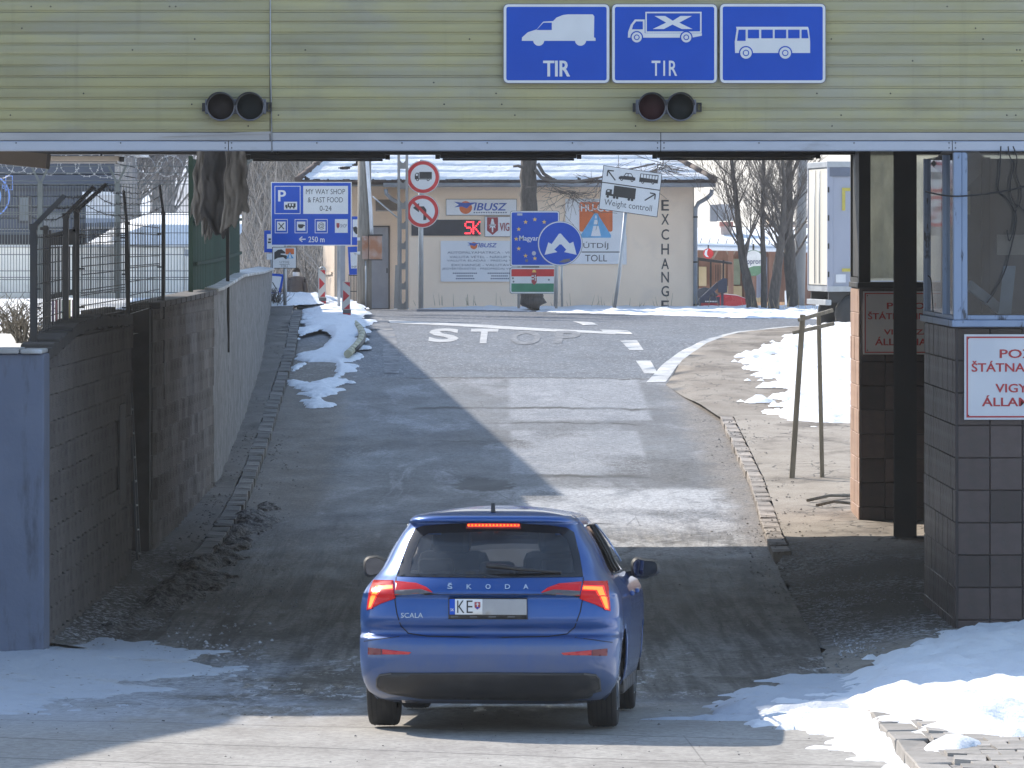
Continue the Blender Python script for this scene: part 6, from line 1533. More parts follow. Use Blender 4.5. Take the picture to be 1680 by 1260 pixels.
Y = 140.5; t = stand("utility_pole", "concrete ladder pole with rounded slots beside the round signs", 660, 506, Y, "pole")
m_ = MB(); x0, x1 = 652, 669.5
for a_, c_ in ((x0, x0 + 4.2), (x1 - 4.2, x1)): m_.box(W(a_, 508, Y), W(c_, 120, Y) + Vector((0, .26, 0)))
py = 508.0
while py > 120:   # webs between the slots
    m_.box(W(x0 + 4.2, py, Y + .05), W(x1 - 4.2, py - 10, Y + .05) + Vector((0, .16, 0)));
    for sx in (0, 1):
        for k in range(3):
            w_ = 2.6 - k * .9; xa_ = x0 + 4.2 if sx == 0 else x1 - 4.2 - w_
            m_.box(W(xa_, py - 10 - k * 1.2, Y + .05), W(xa_ + w_, py - 11.2 - k * 1.2, Y + .05) + Vector((0, .16, 0)))
    py -= 33
m_.build("pole_shaft", M_CONC, t); m_ = MB(); m_.bar(W(652, 435, Y), W(649.5, 506, Y), .10, .14); m_.build("splice", M_CONC, t); m_ = MB(); m_.tube([W(611, 322, Y), W(652, 357, Y)], .02, 6); m_.build("stay", M_GALV, t)

M_BSTR = mat("beacon white", (.58, .55, .50), (.50, .48, .44), ns=3, rough=.6)
M_BRED = mat("beacon red", (.45, .03, .035), rough=.5)
def beacon(label, x0, x1, y0, y1, Y, top):
    t = stand("beacon", label, (x0 + x1) / 2, y1, Y, "beacon", "striped beacons by the verge"); b = Board(t, Y)
    ys0 = y0 + (4 if top else 0); b.rect("panel", M_BSTR, x0, ys0, x1, y1 - 10, 1, .03, 1); w = x1 - x0; h = (y1 - 12 - ys0)
    c = (x0 + x1) / 2
    b.poly("chevron", M_BRED, [(x0 + 2, ys0 + 1), (x1 - .5, ys0 + 1), (x1 - .5, ys0 + .19 * h)], 2)
    b.poly("chevron", M_BRED, [(x0 + .8, ys0 + .30 * h), (x1 - 1, ys0 + .52 * h), (x0 + .8, ys0 + .74 * h)], 2)
    b.poly("chevron", M_BRED, [(x1 - .8, ys0 + .80 * h), (x1 - .8, ys0 + h), (x0 + 2, ys0 + h)], 2)
    b.rect("edge", M_GALV, x0 - 1, ys0, x0 - .1, y1 - 10, 1, .03)
    b.rect("foot", mat("beacon foot", (.12, .11, .105), rough=.9) if "beacon foot" not in bpy.data.materials else bpy.data.materials["beacon foot"], x0 + .3, y1 - 11, x1 + 1.2, y1 - 5, 2, .12)
    b.rect("socket", M_BRED, x0 + .4, y1 - 5, x1 + .8, y1 + 2, 1, .10); b.done()
    if top:
        P = [W(x0 + 1 + (w - 1) * (.5 - .5 * math.cos(a)), ys0 + 3 - 7 * math.sin(a), Y + .02) for a in np.linspace(0, math.pi, 10)]; MB().tube(P, .022, 6).build("handle", M_GALV, t)
beacon("red and white striped beacon with a curved handle beside the building corner", 523, 534, 438, 499, 137.0, True)
beacon("nearer red and white striped beacon standing in the verge snow", 562, 574.5, 462, 519, 129.0, False)

# curved pale kerb segment in the snow
M_CURB = mat("pale yellow rubber", (.42, .40, .28), (.50, .48, .36), ns=3, rough=.8, dirt=(.18, .16, .12), ds=4, bump=.3)
ck = thing("rubber_kerb", "curved pale yellow rubber kerb with dark bands lying in the snow", "rubber kerb", (*gpx(590, 555, .1), profs(121) + .1))
pts = [gpx(*q, .15) for q in ((576, 524), (583, 530), (590, 538), (594.5, 547), (592, 557), (585, 566), (577, 574), (570, 580))]
for i in range(len(pts) - 1):
    for k in range(2):
        f0, f1 = k / 2 + .02, (k + 1) / 2 - .02; pa, pb = pts[i], pts[i + 1]; p = [(pa[0] + (pb[0] - pa[0]) * f, pa[1] + (pb[1] - pa[1]) * f) for f in (f0, f1)]
        m_ = MB(); m_.tube([(p[0][0], p[0][1], profs(p[0][1]) + .14), (p[1][0], p[1][1], profs(p[1][1]) + .14)], .075, 10); m_.build("segment", M_CURB, ck)
m_ = MB(); m_.tube([(a[0] + .03, a[1], profs(a[1]) + .13) for a in pts[:-1]], .062, 8); m_.build("core", M_DARK, ck)

# -------------------------------------------------- person and bin
pr = thing("person", "person in a dark grey coat and pale face mask behind the toll sign", "person", (wx(486, 152), 152, .92))
me = bpy.data.meshes.new("body"); J = [(0, 0, .95), (0, 0, 1.15), (0, 0, 1.36), (0, 0, 1.47), (0, -.01, 1.56), (0, -.01, 1.68),
     (-.19, 0, 1.405), (-.25, .02, 1.12), (-.23, -.03, .86), (.19, 0, 1.405), (.25, .02, 1.12), (.23, -.03, .86), (-.10, 0, .88), (-.11, 0, .48), (-.11, .0, .06), (.10, 0, .88), (.11, 0, .48), (.11, 0, .06), (-.11, -.14, .03), (.11, -.14, .03)]
Eg = [(0, 1), (1, 2), (2, 3), (3, 4), (4, 5), (2, 6), (6, 7), (7, 8), (2, 9), (9, 10), (10, 11), (0, 12), (12, 13), (13, 14), (0, 15), (15, 16), (16, 17), (14, 18), (17, 19)]
Rd = [.165, .155, .15, .06, .095, .085, .075, .07, .055, .075, .07, .055, .11, .075, .055, .11, .075, .055, .04, .04]
me.from_pydata(J, Eg, []); bo = bpy.data.objects.new("body", me); COL.objects.link(bo); bo.parent = pr
me.materials.append(mat("dark grey coat", (.10, .09, .09), (.13, .12, .118), ns=6, rough=.95))
sk_ = bo.modifiers.new("k", "SKIN"); me.skin_vertices[0].data[0].use_root = True
for i, r_ in enumerate(Rd): me.skin_vertices[0].data[i].radius = (r_ * (1.25 if i in (0, 1, 2) else 1), r_ * (.8 if i in (0, 1, 2) else 1))
su = bo.modifiers.new("s", "SUBSURF"); su.levels = 2; su.render_levels = 2
m_ = MB(); m_.lathe([(0, 1.71), (.06, 1.70), (.098, 1.65), (.104, 1.60), (.095, 1.56)], (0, .012, 0), "Z", 14); m_.build("hair", mat("dark hair", (.03, .025, .02), rough=.8), pr, local=True)
m_ = MB(); vs = []
for j in range(5):
    for i in range(9): a = R(-65 + 130 * i / 8); zz_ = 1.475 + j * .028; r_ = .102 if 0 < j < 4 else .096; vs.append((r_ * math.sin(a), -.012 - r_ * math.cos(a) - (.012 if j == 2 else 0), zz_))
m_.add(vs, [(j * 9 + i, j * 9 + i + 1, (j + 1) * 9 + i + 1, (j + 1) * 9 + i) for j in range(4) for i in range(8)], 0, True); m_.build("face_mask", mat("pale face mask", (.62, .66, .72), rough=.8), pr, local=True)
bn = thing("waste_bin", "low dark green waste bin in front of the coated person", "bin", (wx(504, 147), 147, 1.25)); M_BIN = mat("bin green", (.03, .06, .04), rough=.6)
m_ = MB(); m_.prism([(487, 500), (486, 486.5), (521, 486.5), (520, 500)], lambda a, c, d: W(a, c + (8 if c > 495 else 0), 147 + d), .5); m_.build("bin_body", M_BIN, bn, bevel=.01)
m_ = MB(); m_.box(W(485, 486.3, 146.95), W(522, 483.8, 146.95) + Vector((0, .6, 0))); m_.build("lid", M_BIN, bn, bevel=.015)

# -------------------------------------------------- trees
M_BARK = mat("dark bark", (.065, .055, .048), (.115, .10, .088), ns=5, stretch=(4, 4, 1), rough=.95, bump=.8, bs=14)
M_BARKG = mat("grey bark", (.19, .185, .185), (.27, .265, .265), ns=5, stretch=(3, 3, 1), rough=.95)
M_TWIGD = mat("thin dark twigs", (.10, .085, .075), (.15, .13, .115), ns=5, rough=.95)
def branch(mb, p, d, L, r, lev, rr, up=.25, segs=5, rmin=.006, nsub=(4, 6)):
    P = [Vector(p)]; Rr = [r]; d = Vector(d).normalized()
    for i in range(segs):
        d = (d + Vector((rr.uniform(-.16, .16), rr.uniform(-.16, .16), rr.uniform(-.06, .10) + up * .25))).normalized(); P.append(P[-1] + d * L / segs); Rr.append(max(rmin, r * (1 - .78 * (i + 1) / segs)))
    mb.tube(P, Rr, 6 if lev > 1 else 4, cap=False)
    if lev <= 0: return P
    for k in range(rr.randint(*nsub)):
        t = rr.uniform(.25, .97); i = min(segs - 1, int(t * segs)); q = P[i].lerp(P[i + 1], t * segs - i)
        dd = (P[i + 1] - P[i]).normalized(); a = rr.uniform(0, 6.283); s = Vector((math.cos(a), math.sin(a), rr.uniform(-.1, .5)))
        branch(mb, q, dd * .75 + s * .65, L * rr.uniform(.35, .62), max(rmin, Rr[i] * .42), lev - 1, rr, up, 4, rmin, nsub)
    return P
def tree(name, label, path, radii, nb, seed, m=M_BARK, mt=M_TWIGD, t0=.25, bl=1.6, lev=2, group=None, loc=None, rmin=.0038, nsub=(5, 8), up=.35):
    rr = random.Random(seed); P = [Vector(p) for p in path]; t = thing(name, label, "tree", loc or P[0], 0, group)
    Q, RQ = [], []
    for i in range(len(P) - 1):
        for k in range(4): f = k / 4; Q.append(P[i].lerp(P[i + 1], f) + Vector((rr.uniform(-1, 1), rr.uniform(-1, 1), 0)) * radii[i] * .12); RQ.append((radii[i] + (radii[i + 1] - radii[i]) * f) * rr.uniform(.93, 1.07))
    Q.append(P[-1]); RQ.append(radii[-1]); MB().tube(Q, RQ, 12).build("trunk", m, t)
    mb = MB()
    for k in range(nb):
        f = t0 + (1 - t0) * (k + rr.random()) / nb; i = min(len(Q) - 2, int(f * (len(Q) - 1))); q = Q[i].lerp(Q[i + 1], rr.random()); a = rr.uniform(0, 6.283)
        dd = (Q[i + 1] - Q[i]).normalized(); branch(mb, q, dd * rr.uniform(.6, 1.1) + Vector((math.cos(a), math.sin(a) * .6, rr.uniform(0, .4))) * .8, bl * rr.uniform(.6, 1.1) * (1.1 - .4 * f), RQ[i] * .30, lev, rr, up, 5, rmin, nsub)
    mb.build("crown", mt, t); return t
G_R = "bare trees on the snowy bank"
Yt = 146.0
def tp(pts, Y=Yt): return [W(a, b, Y) for a, b in pts]
tree("bare_tree", "bare tree leaning left with a forked dark trunk on the snowy bank", tp([(1237, 518), (1228, 468), (1220, 430), (1214, 395), (1209, 340), (1203, 290), (1196, 220), (1192, 150)]), [.15, .125, .11, .09, .075, .06, .04, .02], 22, 11, bl=2.2, group=G_R)
tree("bare_tree", "slim straight bare tree second from the left on the bank", tp([(1254, 518), (1253, 440), (1251, 370), (1252, 300), (1253, 200), (1254, 140)]), [.085, .075, .06, .05, .035, .02], 18, 12, bl=1.9, group=G_R)
tree("bare_tree", "bare tree with two stems leaning right on the snowy bank", tp([(1267, 518), (1273, 465), (1279, 410), (1284, 375), (1287, 320), (1283, 240), (1280, 160)], 145.0), [.16, .13, .10, .08, .06, .04, .02], 20, 13, bl=2.1, group=G_R)
tree("bare_tree", "thick dense bare tree left of the concrete pole by the trailer", tp([(1301, 518), (1297, 440), (1293, 380), (1293, 320), (1296, 240), (1300, 150)], 147.0), [.17, .15, .14, .12, .08, .03], 32, 14, bl=1.8, group=G_R, t0=.2)
Y = 150.0; t = stand("utility_pole", "plain concrete pole rising among the bare trees beside the trailer", 1318, 515, Y, "pole"); pole(t, [W(1309, 518, Y), W(1313, 400, Y), W(1318, 150, Y)], [.17, .155, .13], M_CONC)
pole(t, [W(1312, 397, Y - .1), W(1325, 398, Y - .1)], .03, M_GALV, "bracket")
# the big trunk in front of the building
Y = 145.2; rr = random.Random(31)
bt = tree("old_tree", "old rough barked tree trunk rising behind the blue star sign", tp([(876, 506), (872, 480), (870, 430), (867, 350), (866, 290), (868, 240), (872, 150)], Y), [.32, .27, .235, .225, .22, .20, .15], 7, 32, bl=2.6, t0=.72, nsub=(4, 6))
mb = MB()
for pts, r0 in (([(878, 278), (888, 291), (905, 297), (940, 299), (985, 291), (1030, 278), (1075, 268)], .055), ([(858, 275), (850, 272), (842, 273)], .04), ([(882, 268), (892, 285), (905, 293)], .05)):
    mb.tube([W(a, b, Y - .25) for a, b in pts], [r0 * (1 - .12 * i) for i in range(len(pts))], 7)
for (cx, cy, n_) in ((940, 318, 26), (1085, 272, 30), (985, 296, 10), (1060, 285, 14), (905, 300, 8)):
    for k in range(n_):
        a = rr.uniform(0, 6.28); branch(mb, W(cx + rr.uniform(-6, 6), cy + rr.uniform(-6, 6), Y - .3), (math.cos(a), math.sin(a) * .4, -.35 + rr.uniform(-.6, .7)), rr.uniform(.35, .9), .010, 1, rr, -.1, 4, .005, (2, 4))
mb.build("branches", M_TWIGD, bt)
# trees on the snow slope at the left, haze painted into their grey bark
G_L = "haze grey trees on the left snow slope"
for k, (px, lab) in enumerate(((206, "haze grey tree nearest the far mesh fence post, left of its row"), (224, "haze grey forked tree second from the left in the row"), (252, "haze grey tree leaning left in the middle of the row"), (268, "haze grey tree with a broad crown just right of the middle"), (282, "slim haze grey tree at the right of the row beside the tarpaulin"), (150, "haze grey tree behind the annex roof"))):
    Y = 158 + k * 1.3; rr = random.Random(k)
    tree("hazy_tree", lab, tp([(px, 372), (px + rr.uniform(-3, 3), 340), (px + rr.uniform(-8, 6), 300), (px + rr.uniform(-12, 8), 230), (px + rr.uniform(-14, 10), 160)], Y), [.15, .13, .11, .08, .04], 22, 50 + k, M_BARKG, M_BARKG, t0=.1, bl=2.6, group=G_L, rmin=.010)
# bare scrub on the hillside, one mass
mb = MB(); rr = random.Random(77)
M_SCRUB = mat("bare scrub", (.15, .135, .12), (.33, .31, .29), ns=.7, rough=.95)
for k in range(430):
    Y = rr.uniform(172, 262); X = rr.uniform(-9.6, -3.4) * (Y / 200.0); z0 = .45 if Y < 196 else float(hillz(np.array(X), np.array(Y))); h = rr.uniform(2.2, 6.5)
    for j in range(rr.randint(7, 12)):
        a = rr.uniform(0, 6.28); l = h * rr.uniform(.5, 1); tw = rr.uniform(.25, .9); P = [Vector((X + rr.uniform(-.3, .3), Y + rr.uniform(-.3, .3), z0 - .2))]
        for q_ in range(4): f = (q_ + 1) / 4; P.append(P[0] + Vector((math.cos(a) * tw * l * .55 * f ** 1.6, math.sin(a) * tw * l * .55 * f ** 1.6, l * f * (1 - .22 * tw * f))))
        mb.tube(P, [.035, .026, .02, .014, .008], 3, cap=False)
        for q_ in range(3):
            i = rr.randint(1, 3); b0 = P[i]; mb.tube([b0, b0 + Vector((rr.uniform(-.6, .6), rr.uniform(-.6, .6), rr.uniform(.1, .9)))], [.012, .006], 3, cap=False)
sb = mb.build("scrub", M_SCRUB, recalc=False); sb["kind"] = "stuff"
twig_bush("dry_shrub", "dark dry tuft at the end of the rendered wall", (wx(452, 134), 134, 1.75), .5, .35, 50, M_TWIGD, 6)
# grass tufts and weeds along the bank
mb = MB()
for k in range(110):
    X = rr.uniform(-2.5, 12); Y = float(np.interp(X, [-2.5, 2, 8, 12], [147.6, 146.5, 145, 144])) + rr.uniform(-1.2, 1.0) - (2.5 if X > 6 else 0) * rr.random(); z = profs(Y) + .1; mb.tube([(X, Y, z), (X + rr.uniform(-.08, .08), Y, z + rr.uniform(.1, .34))], [.008, .003], 3, cap=False)
gt = mb.build("dry_grass", mat("dry grass", (.26, .21, .12), (.36, .30, .19), ns=3, rough=.9), recalc=False); gt["kind"] = "stuff"

# -------------------------------------------------- trailer
M_TRW = mat("trailer white", (.66, .62, .54), (.60, .57, .50), ns=1.5, stretch=(1, 1, .3), rough=.5)
M_TRG = mat("trailer curtain", (.36, .38, .45), (.40, .42, .49), ns=1, stretch=(1, 1, .3), rough=.6)
M_TRY = mat("yellow marking tape", (.50, .42, .08), rough=.5)
tl = thing("trailer", "white box trailer with yellow corner markings parked right of the trees", "trailer", (wx(1361, 125), 125, 1.35), R(7))
zt_, zb_ = wz(267, 125) - 1.35, wz(477, 125) - 1.35; TLn = 9.0
m_ = MB(); m_.box((0.02, 0.02, zb_ + .1), (TLn, 2.48, zt_ - .1)); m_.build("body", M_TRG, tl, local=True)
for k, (a_, c_) in enumerate(((.06, 1.235), (1.255, 2.44))): m_ = MB(); m_.box((-.03, a_, zb_ + .12), (.018, c_, zt_ - .12)); m_.build("rear_door", M_TRW, tl, local=True, bevel=.01)
for y_ in (-.012, 2.45): m_ = MB(); m_.box((-.05, y_, zb_), (.07, y_ + .07, zt_)); m_.build("corner_post", M_TRG, tl, local=True, bevel=.008)
m_ = MB(); m_.box((-.06, -.02, zt_ - .1), (TLn, 2.52, zt_ + .03)); m_.build("roof_rail", M_GALV, tl, local=True, bevel=.01)
m_ = MB(); m_.box((.0, -.022, zt_ - .3), (TLn, .015, zt_ - .1)); m_.build("curtain_rail", mat("rail blue grey", (.13, .15, .2), rough=.5), tl, local=True)
m_ = MB(); m_.box((-.04, -.02, zb_ - .02), (TLn, 2.5, zb_ + .1)); m_.build("side_rail", M_GALV, tl, local=True)
for (p, q2) in (((.28, zt_ - .62), (.85, zt_ - .55)), ((.28, zt_ - 1.05), (.35, zt_ - .625)), ((.28, zb_ + .42), (.85, zb_ + .49))): m_ = MB(); m_.box((p[0], -.006, p[1]), (q2[0], .019, q2[1])); m_.build("marking_tape", M_TRY, tl, local=True)
m_ = MB(); m_.box((.14, -.006, zb_ + .18), (.36, .019, zb_ + .36)); m_.build("plate", M_WHITE, tl, local=True); m_ = MB(); m_.box((.55, -.008, zb_ + .12), (.66, .019, zb_ + .34)); m_.build("latch", M_DARK, tl, local=True)
for k in range(4): m_ = MB(); m_.box((-.045, -.03, zb_ + .3 + k * .62), (-.01, .02, zb_ + .42 + k * .62)); m_.build("hinge", M_DARK, tl, local=True)
for y_ in (.95, 1.55): m_ = MB(); m_.tube([(-.055, y_, zb_ + .15), (-.055, y_, zt_ - .15)], .014, 6); m_.build("lock_bar", M_GALV, tl, local=True)
m_ = MB(); m_.box((.0, .1, zb_ - .26), (TLn, .22, zb_ - .03)); m_.box((.0, 2.28, zb_ - .26), (TLn, 2.4, zb_ - .03)); m_.build("chassis", M_DARK, tl, local=True)
m_ = MB(); m_.box((-.08, .05, zb_ - .32), (.05, 2.45, zb_ - .2)); m_.build("rear_bumper", M_GALV, tl, local=True, bevel=.01)
for k in range(3):
    for y_ in (.02, 2.18):
        w_ = MB(); w_.lathe([(.0, 0), (.28, 0), (.44, .02), (.47, .08), (.47, .22), (.44, .28), (.0, .28)], (.62 + k * 1.15, y_, .36), "Y", 20); o = w_.build("wheel", M_DARK, tl, local=True)


# -------------------------------------------------- tavern behind the trees
M_TIM = mat("red brown timber", (.20, .10, .065), (.27, .145, .10), ns=3, stretch=(3, 3, .5), rough=.8)
M_YW = mat("yellow wall", (.50, .40, .24), (.44, .35, .20), ns=1, rough=.8)
tv = thing("tavern", "low brown timber tavern with a thick snowy roof behind the bare trees", "building", (wx(1240, 172), 172, .8)); TY = 172.0
def tq(px, py, d=0.0): v = W(px, py, TY); v.y += d; return v
m_ = MB(); m_.box(tq(1120, 530, 2.4), tq(1345, 402, 2.7)); m_.build("back_wall", M_TIM, tv)
m_ = MB(); m_.box(tq(1195, 530, 2.2), tq(1222, 470, 2.38)); m_.build("wall_panel", M_YW, tv); m_ = MB(); m_.box(tq(1203, 468, 2.15), tq(1219, 425, 2.38)); m_.build("wall_panel", mat("tavern green", (.20, .23, .16), rough=.8), tv)
m_ = MB(); m_.box(tq(1240, 490, 2.1), tq(1264, 422, 2.38)); m_.build("curtain", mat("grey curtain", (.26, .28, .35), (.32, .34, .41), ns=2, stretch=(6, 1, .3), rough=.9), tv)
m_ = MB(); m_.box(tq(1150, 470, 2.1), tq(1163, 438, 2.38)); m_.build("window", M_YW, tv); m_ = MB(); m_.box(tq(1187, 480, 2.0), tq(1194, 432, 2.1)); m_.build("wall_panel", mat("orange wall", (.40, .26, .17), rough=.8), tv)
for px in (1199, 1236.5, 1267, 1293, 1322): m_ = MB(); m_.bar(tq(px, 528), tq(px, 408), .16 if px != 1267 else .2); m_.build("post", M_TIM, tv)
for px in (1170, 1199, 1236.5, 1267, 1293, 1322):
    for s_ in (-1, 1): m_ = MB(); m_.bar(tq(px, 424), tq(px + s_ * 9, 408), .05); m_.build("strut", mat("pale strut", (.30, .24, .19), rough=.9) if "pale strut" not in bpy.data.materials else bpy.data.materials["pale strut"], tv)
m_ = MB(); a_, c_ = tq(1110, 405), tq(1345, 411); m_.bar(a_ + Vector((0, -.5, 0)), c_ + Vector((0, -.5, 0)), .12, .12); m_.build("gutter", M_GUT, tv)
Xg, Tg = np.meshgrid(np.linspace(wx(1105, TY), wx(1345, TY), 60), np.linspace(0, 1, 14))
Zg = 3.20 - (Xg - wx(1110, TY)) * .022 + Tg * .55 * (.75 + .3 * fbm(Xg * .4, Tg, 3)) + .10 * np.sqrt(np.clip(Tg * 9, 0, 1)); Yg = TY - .6 + Tg * 6
o = gridmesh2("roof_snow", Xg - tv.location.x, Yg - tv.location.y, Zg - tv.location.z, M_SNOW); o.parent = tv; so = o.modifiers.new("s", "SOLIDIFY"); so.thickness = .12; so.offset = -1
mb = MB()
for k in range(16): p = tq(1120 + k * 14, 400 + k * .35, -.2); mb.tube([p, p + Vector((.05, -.1, .18))], .012, 4)
mb.build("snow_guard", M_DARK, tv)
ch = MB(); ch.box(tq(1188, 402, 2.5), tq(1206, 371, 3.2)); o = ch.build("chimney", mat("pale brick", (.52, .44, .40), (.46, .36, .32), ns=5, rough=.9), tv); ch = MB(); ch.box(tq(1186.5, 371, 2.45), tq(1208, 363.5, 3.25)); ch.build("chimney_cap", mat("red brick", (.36, .16, .13), rough=.9), o)
for i, (a_, c_, y0, y1) in enumerate(((1170, 1181, 335, 363), (1182, 1194, 334, 362), (1195, 1211, 334, 361.5))): ch = MB(); ch.box(tq(a_, y1, 2.4), tq(c_, y0, 3.1)); ch.build("metal_cowl", mat("cowl grey %d" % i, (.20 + .07 * i, .205 + .07 * i, .22 + .07 * i), rough=.5, metal=.3), o)
rb = thing("roof_ridge", "brown tiled roofs of farther houses above the tavern snow", "building", (wx(1280, 185), 185, 1.0))
m_ = MB(); m_.add([W(1143, 395, 184), W(1330, 393, 184), W(1330, 378, 188), W(1285, 370, 188), W(1240, 384, 188), W(1200, 380, 188), W(1143, 389, 188)], [(0, 1, 2, 3, 4, 5, 6)]); o = m_.build("roof", M_RTILE, rb); so = o.modifiers.new("s", "SOLIDIFY"); so.thickness = .2
m_ = MB(); m_.box(W(1143, 520, 188.5), W(1330, 394, 188.5) + Vector((0, 3, 0))); m_.build("wall", M_PLAST, rb)
m_ = MB(); m_.box(W(1262, 372, 187), W(1290, 352, 187) + Vector((0, 2, 0))); m_.build("gable", M_PLASTL, rb)
# fence boards in front of the tavern
tf = thing("plank_fence", "low yellow plank fence with an orange top board before the tavern", "fence", (wx(1262, 168), 168, .9))
m_ = MB(); m_.box(W(1234, 502, 168), W(1291, 495.5, 168) + Vector((0, .05, 0))); m_.build("top_board", mat("orange board", (.55, .32, .17), rough=.7), tf)
for k in range(4): m_ = MB(); m_.box(W(1239 + k * 3.1, 528, 168.1), W(1241.6 + k * 3.1, 488 + (k % 2), 168.1) + Vector((0, .03, 0))); m_.build("plank", M_YW, tf)
for k in range(5): m_ = MB(); m_.box(W(1258 + k * 6.5, 528, 168.1), W(1262 + k * 6.5, 503, 168.1) + Vector((0, .03, 0))); m_.build("plank", mat("grey plank", (.30, .28, .26), rough=.9) if k == 0 else bpy.data.materials["grey plank"], tf)
m_ = MB(); m_.box(W(1288, 520, 167.5), W(1294, 477, 167.5) + Vector((0, .2, 0))); tag(m_.build("cabinet_post", M_BOARD), "narrow white utility cabinet among the tree trunks", "cabinet")
# round beer sign
Y = 165.0; t = thing("beer_sign", "round white and green beer sign hanging under the tavern roof", "sign", (wx(1236, Y), Y, wz(452, Y)))
b = Board(t, Y); M_BG = mat("beer green", (.10, .20, .11), rough=.5)
b.disc("rim", M_BG, 1236, 431.5, 18.5, 0, .12, 32, 21.5); b.disc("face", mat("beer white", (.62, .61, .58), rough=.5), 1236, 430.5, 16.8, 1, 0, 32, 19.5)
b.poly("green_field", M_BG, [(1222, 442), (1236, 436.5), (1251.5, 436), (1250, 443), (1243, 449), (1234, 450), (1226, 447)], 2); b.text("lettering", M_INK, "Soproni", 1221, 424, 1251, 436, 3, .015); b.done()
m_ = MB(); m_.bar(W(1236, 412, Y + .1), W(1236, 400, Y + .1), .05); m_.bar(W(1236, 402, Y + .1), W(1236, 404, Y + 7), .05); m_.build("bracket", M_DARK, t)
Y = 166.0; t = thing("round_sign", "round red sign with a white crescent under the tavern eaves", "sign", (wx(1160, Y), Y, wz(424, Y))); b = Board(t, Y); b.disc("rim", M_RED, 1162, 416, 8.5, 0, .05); b.poly("crescent", M_WHITE, [(1162, 408), (1157, 411), (1155.5, 417), (1158, 421), (1163, 422), (1160, 418), (1160, 413)], 1); b.done(); m_ = MB(); m_.bar(W(1162, 408, Y + .06), W(1162, 402, Y + .06), .04); m_.build("bracket", M_DARK, t)
# carport with a dark roof
cp = thing("carport", "small dark metal carport against the right end of the building", "carport", (wx(1165, 160), 160, 1.1))
m_ = MB(); m_.add([W(1136, 421, 158), W(1201, 430.5, 158), W(1201, 434, 158), W(1136, 426.5, 158), W(1136, 421, 161), W(1201, 430, 161), W(1201, 433, 161), W(1136, 426, 161)], [(0, 1, 2, 3), (7, 6, 5, 4), (0, 4, 5, 1), (1, 5, 6, 2), (2, 6, 7, 3), (3, 7, 4, 0)]); m_.build("roof", M_FBLK, cp)
for px in (1145, 1166, 1187): m_ = MB(); m_.bar(W(px, 520, 158.3), W(px, 427, 158.3), .05); m_.build("post", M_FBLK, cp)
for px in np.arange(1174, 1186, 2.6): m_ = MB(); m_.bar(W(px, 462, 158.4), W(px, 434, 158.4), .018); m_.build("bar", M_FBLK, cp)
M_NAVY = mat("navy board", (.035, .045, .08), rough=.5)
br = thing("barrier_box", "dark navy box on a post with a slanting arm in the carport", "barrier", (wx(1186, 155), 155, 1.2))
m_ = MB(); m_.prism([(1178, 480), (1177, 462), (1186, 456), (1193, 457), (1193, 480)], lambda a, c, d: W(a, c, 155 + d), .35); m_.build("box", M_NAVY, br, bevel=.01); m_ = MB(); m_.bar(W(1146, 497, 155.1), W(1179, 466, 155.1), .14); m_.build("arm", M_NAVY, br); m_ = MB(); m_.bar(W(1185, 520, 155.2), W(1185, 480, 155.2), .07); m_.build("post", M_NAVY, br)
b = board("poster_board", "dark red and navy poster board low beside the downpipe", 1148, 487, 1181, 514, "sign", 154.0, M_NAVY); b.rect("red_band", M_DKRED, 1150, 497, 1179, 502.5, 1); b.rect("pale_band", mat("poster grey", (.25, .24, .26), rough=.6), 1152, 504, 1179, 513, 1)
for k in range(8): b.rect("fine_print", M_BOARD, 1157 + k * 2.6, 493.5, 1158.8 + k * 2.6, 495.5, 1)
b.done()
# red car, far
rc_ = thing("parked_car", "small red parked car with snow on top beside the carport", "car", (wx(1205, 157), 157, 1.05)); M_RC = mat("red car paint", (.30, .02, .03), rough=.3)
m_ = MB(); m_.prism([(1168, 512), (1168, 490), (1178, 485), (1186, 482.5), (1210, 485), (1224, 490), (1228, 496), (1228, 512), (1216, 512), (1213, 506.5), (1207, 504.5), (1200, 505), (1195, 508), (1193, 512)], lambda a, c, d: W(a, c, 157 + d), 1.6); m_.build("body", M_RC, rc_, bevel=.03)
m_ = MB(); m_.prism([(1140, 505), (1140, 476), (1155, 471), (1168, 474), (1180, 486), (1184, 492), (1168, 505)], lambda a, c, d: W(a, c, 157.2 + d), 1.2); m_.build("cabin", mat("car dark glass", (.04, .05, .07), rough=.15), rc_, bevel=.03)
m_ = MB(); m_.lathe([(0, 0), (.2, 0), (.30, .03), (.30, .18), (0, .18)], W(1204, 516, 157.02), "Y", 16); m_.build("wheel", M_DARK, rc_)
m_ = MB(); m_.prism([(1184, 484), (1210, 486.3), (1224, 491), (1224, 489.5), (1208, 483.5), (1188, 481.5)], lambda a, c, d: W(a, c, 157.05 + d), 1.4); m_.build("snow", M_SNOW, rc_)
# ============================================================ the blue hatchback
YAW = R(-3.7)
_f = Vector((math.sin(-YAW), math.cos(YAW), 0))
_c = Vector((-.122, 38.5, 0)); _r = _c - _f * .80; _q = _r + _f * 3.45
zr, zf_ = profs(38.5) + .012, profs(_q.y) + .012
PITCH = math.atan2(zf_ - zr, 2.65)
car = thing("hatchback_car", "blue hatchback driving away below the gate with its brake lights lit", "car", (_r.x, _r.y, zr - math.tan(PITCH) * .80))
car.rotation_euler = (PITCH, 0, YAW)
CM = Matrix.Translation(car.location) @ car.rotation_euler.to_matrix().to_4x4(); CI = CM.inverted()

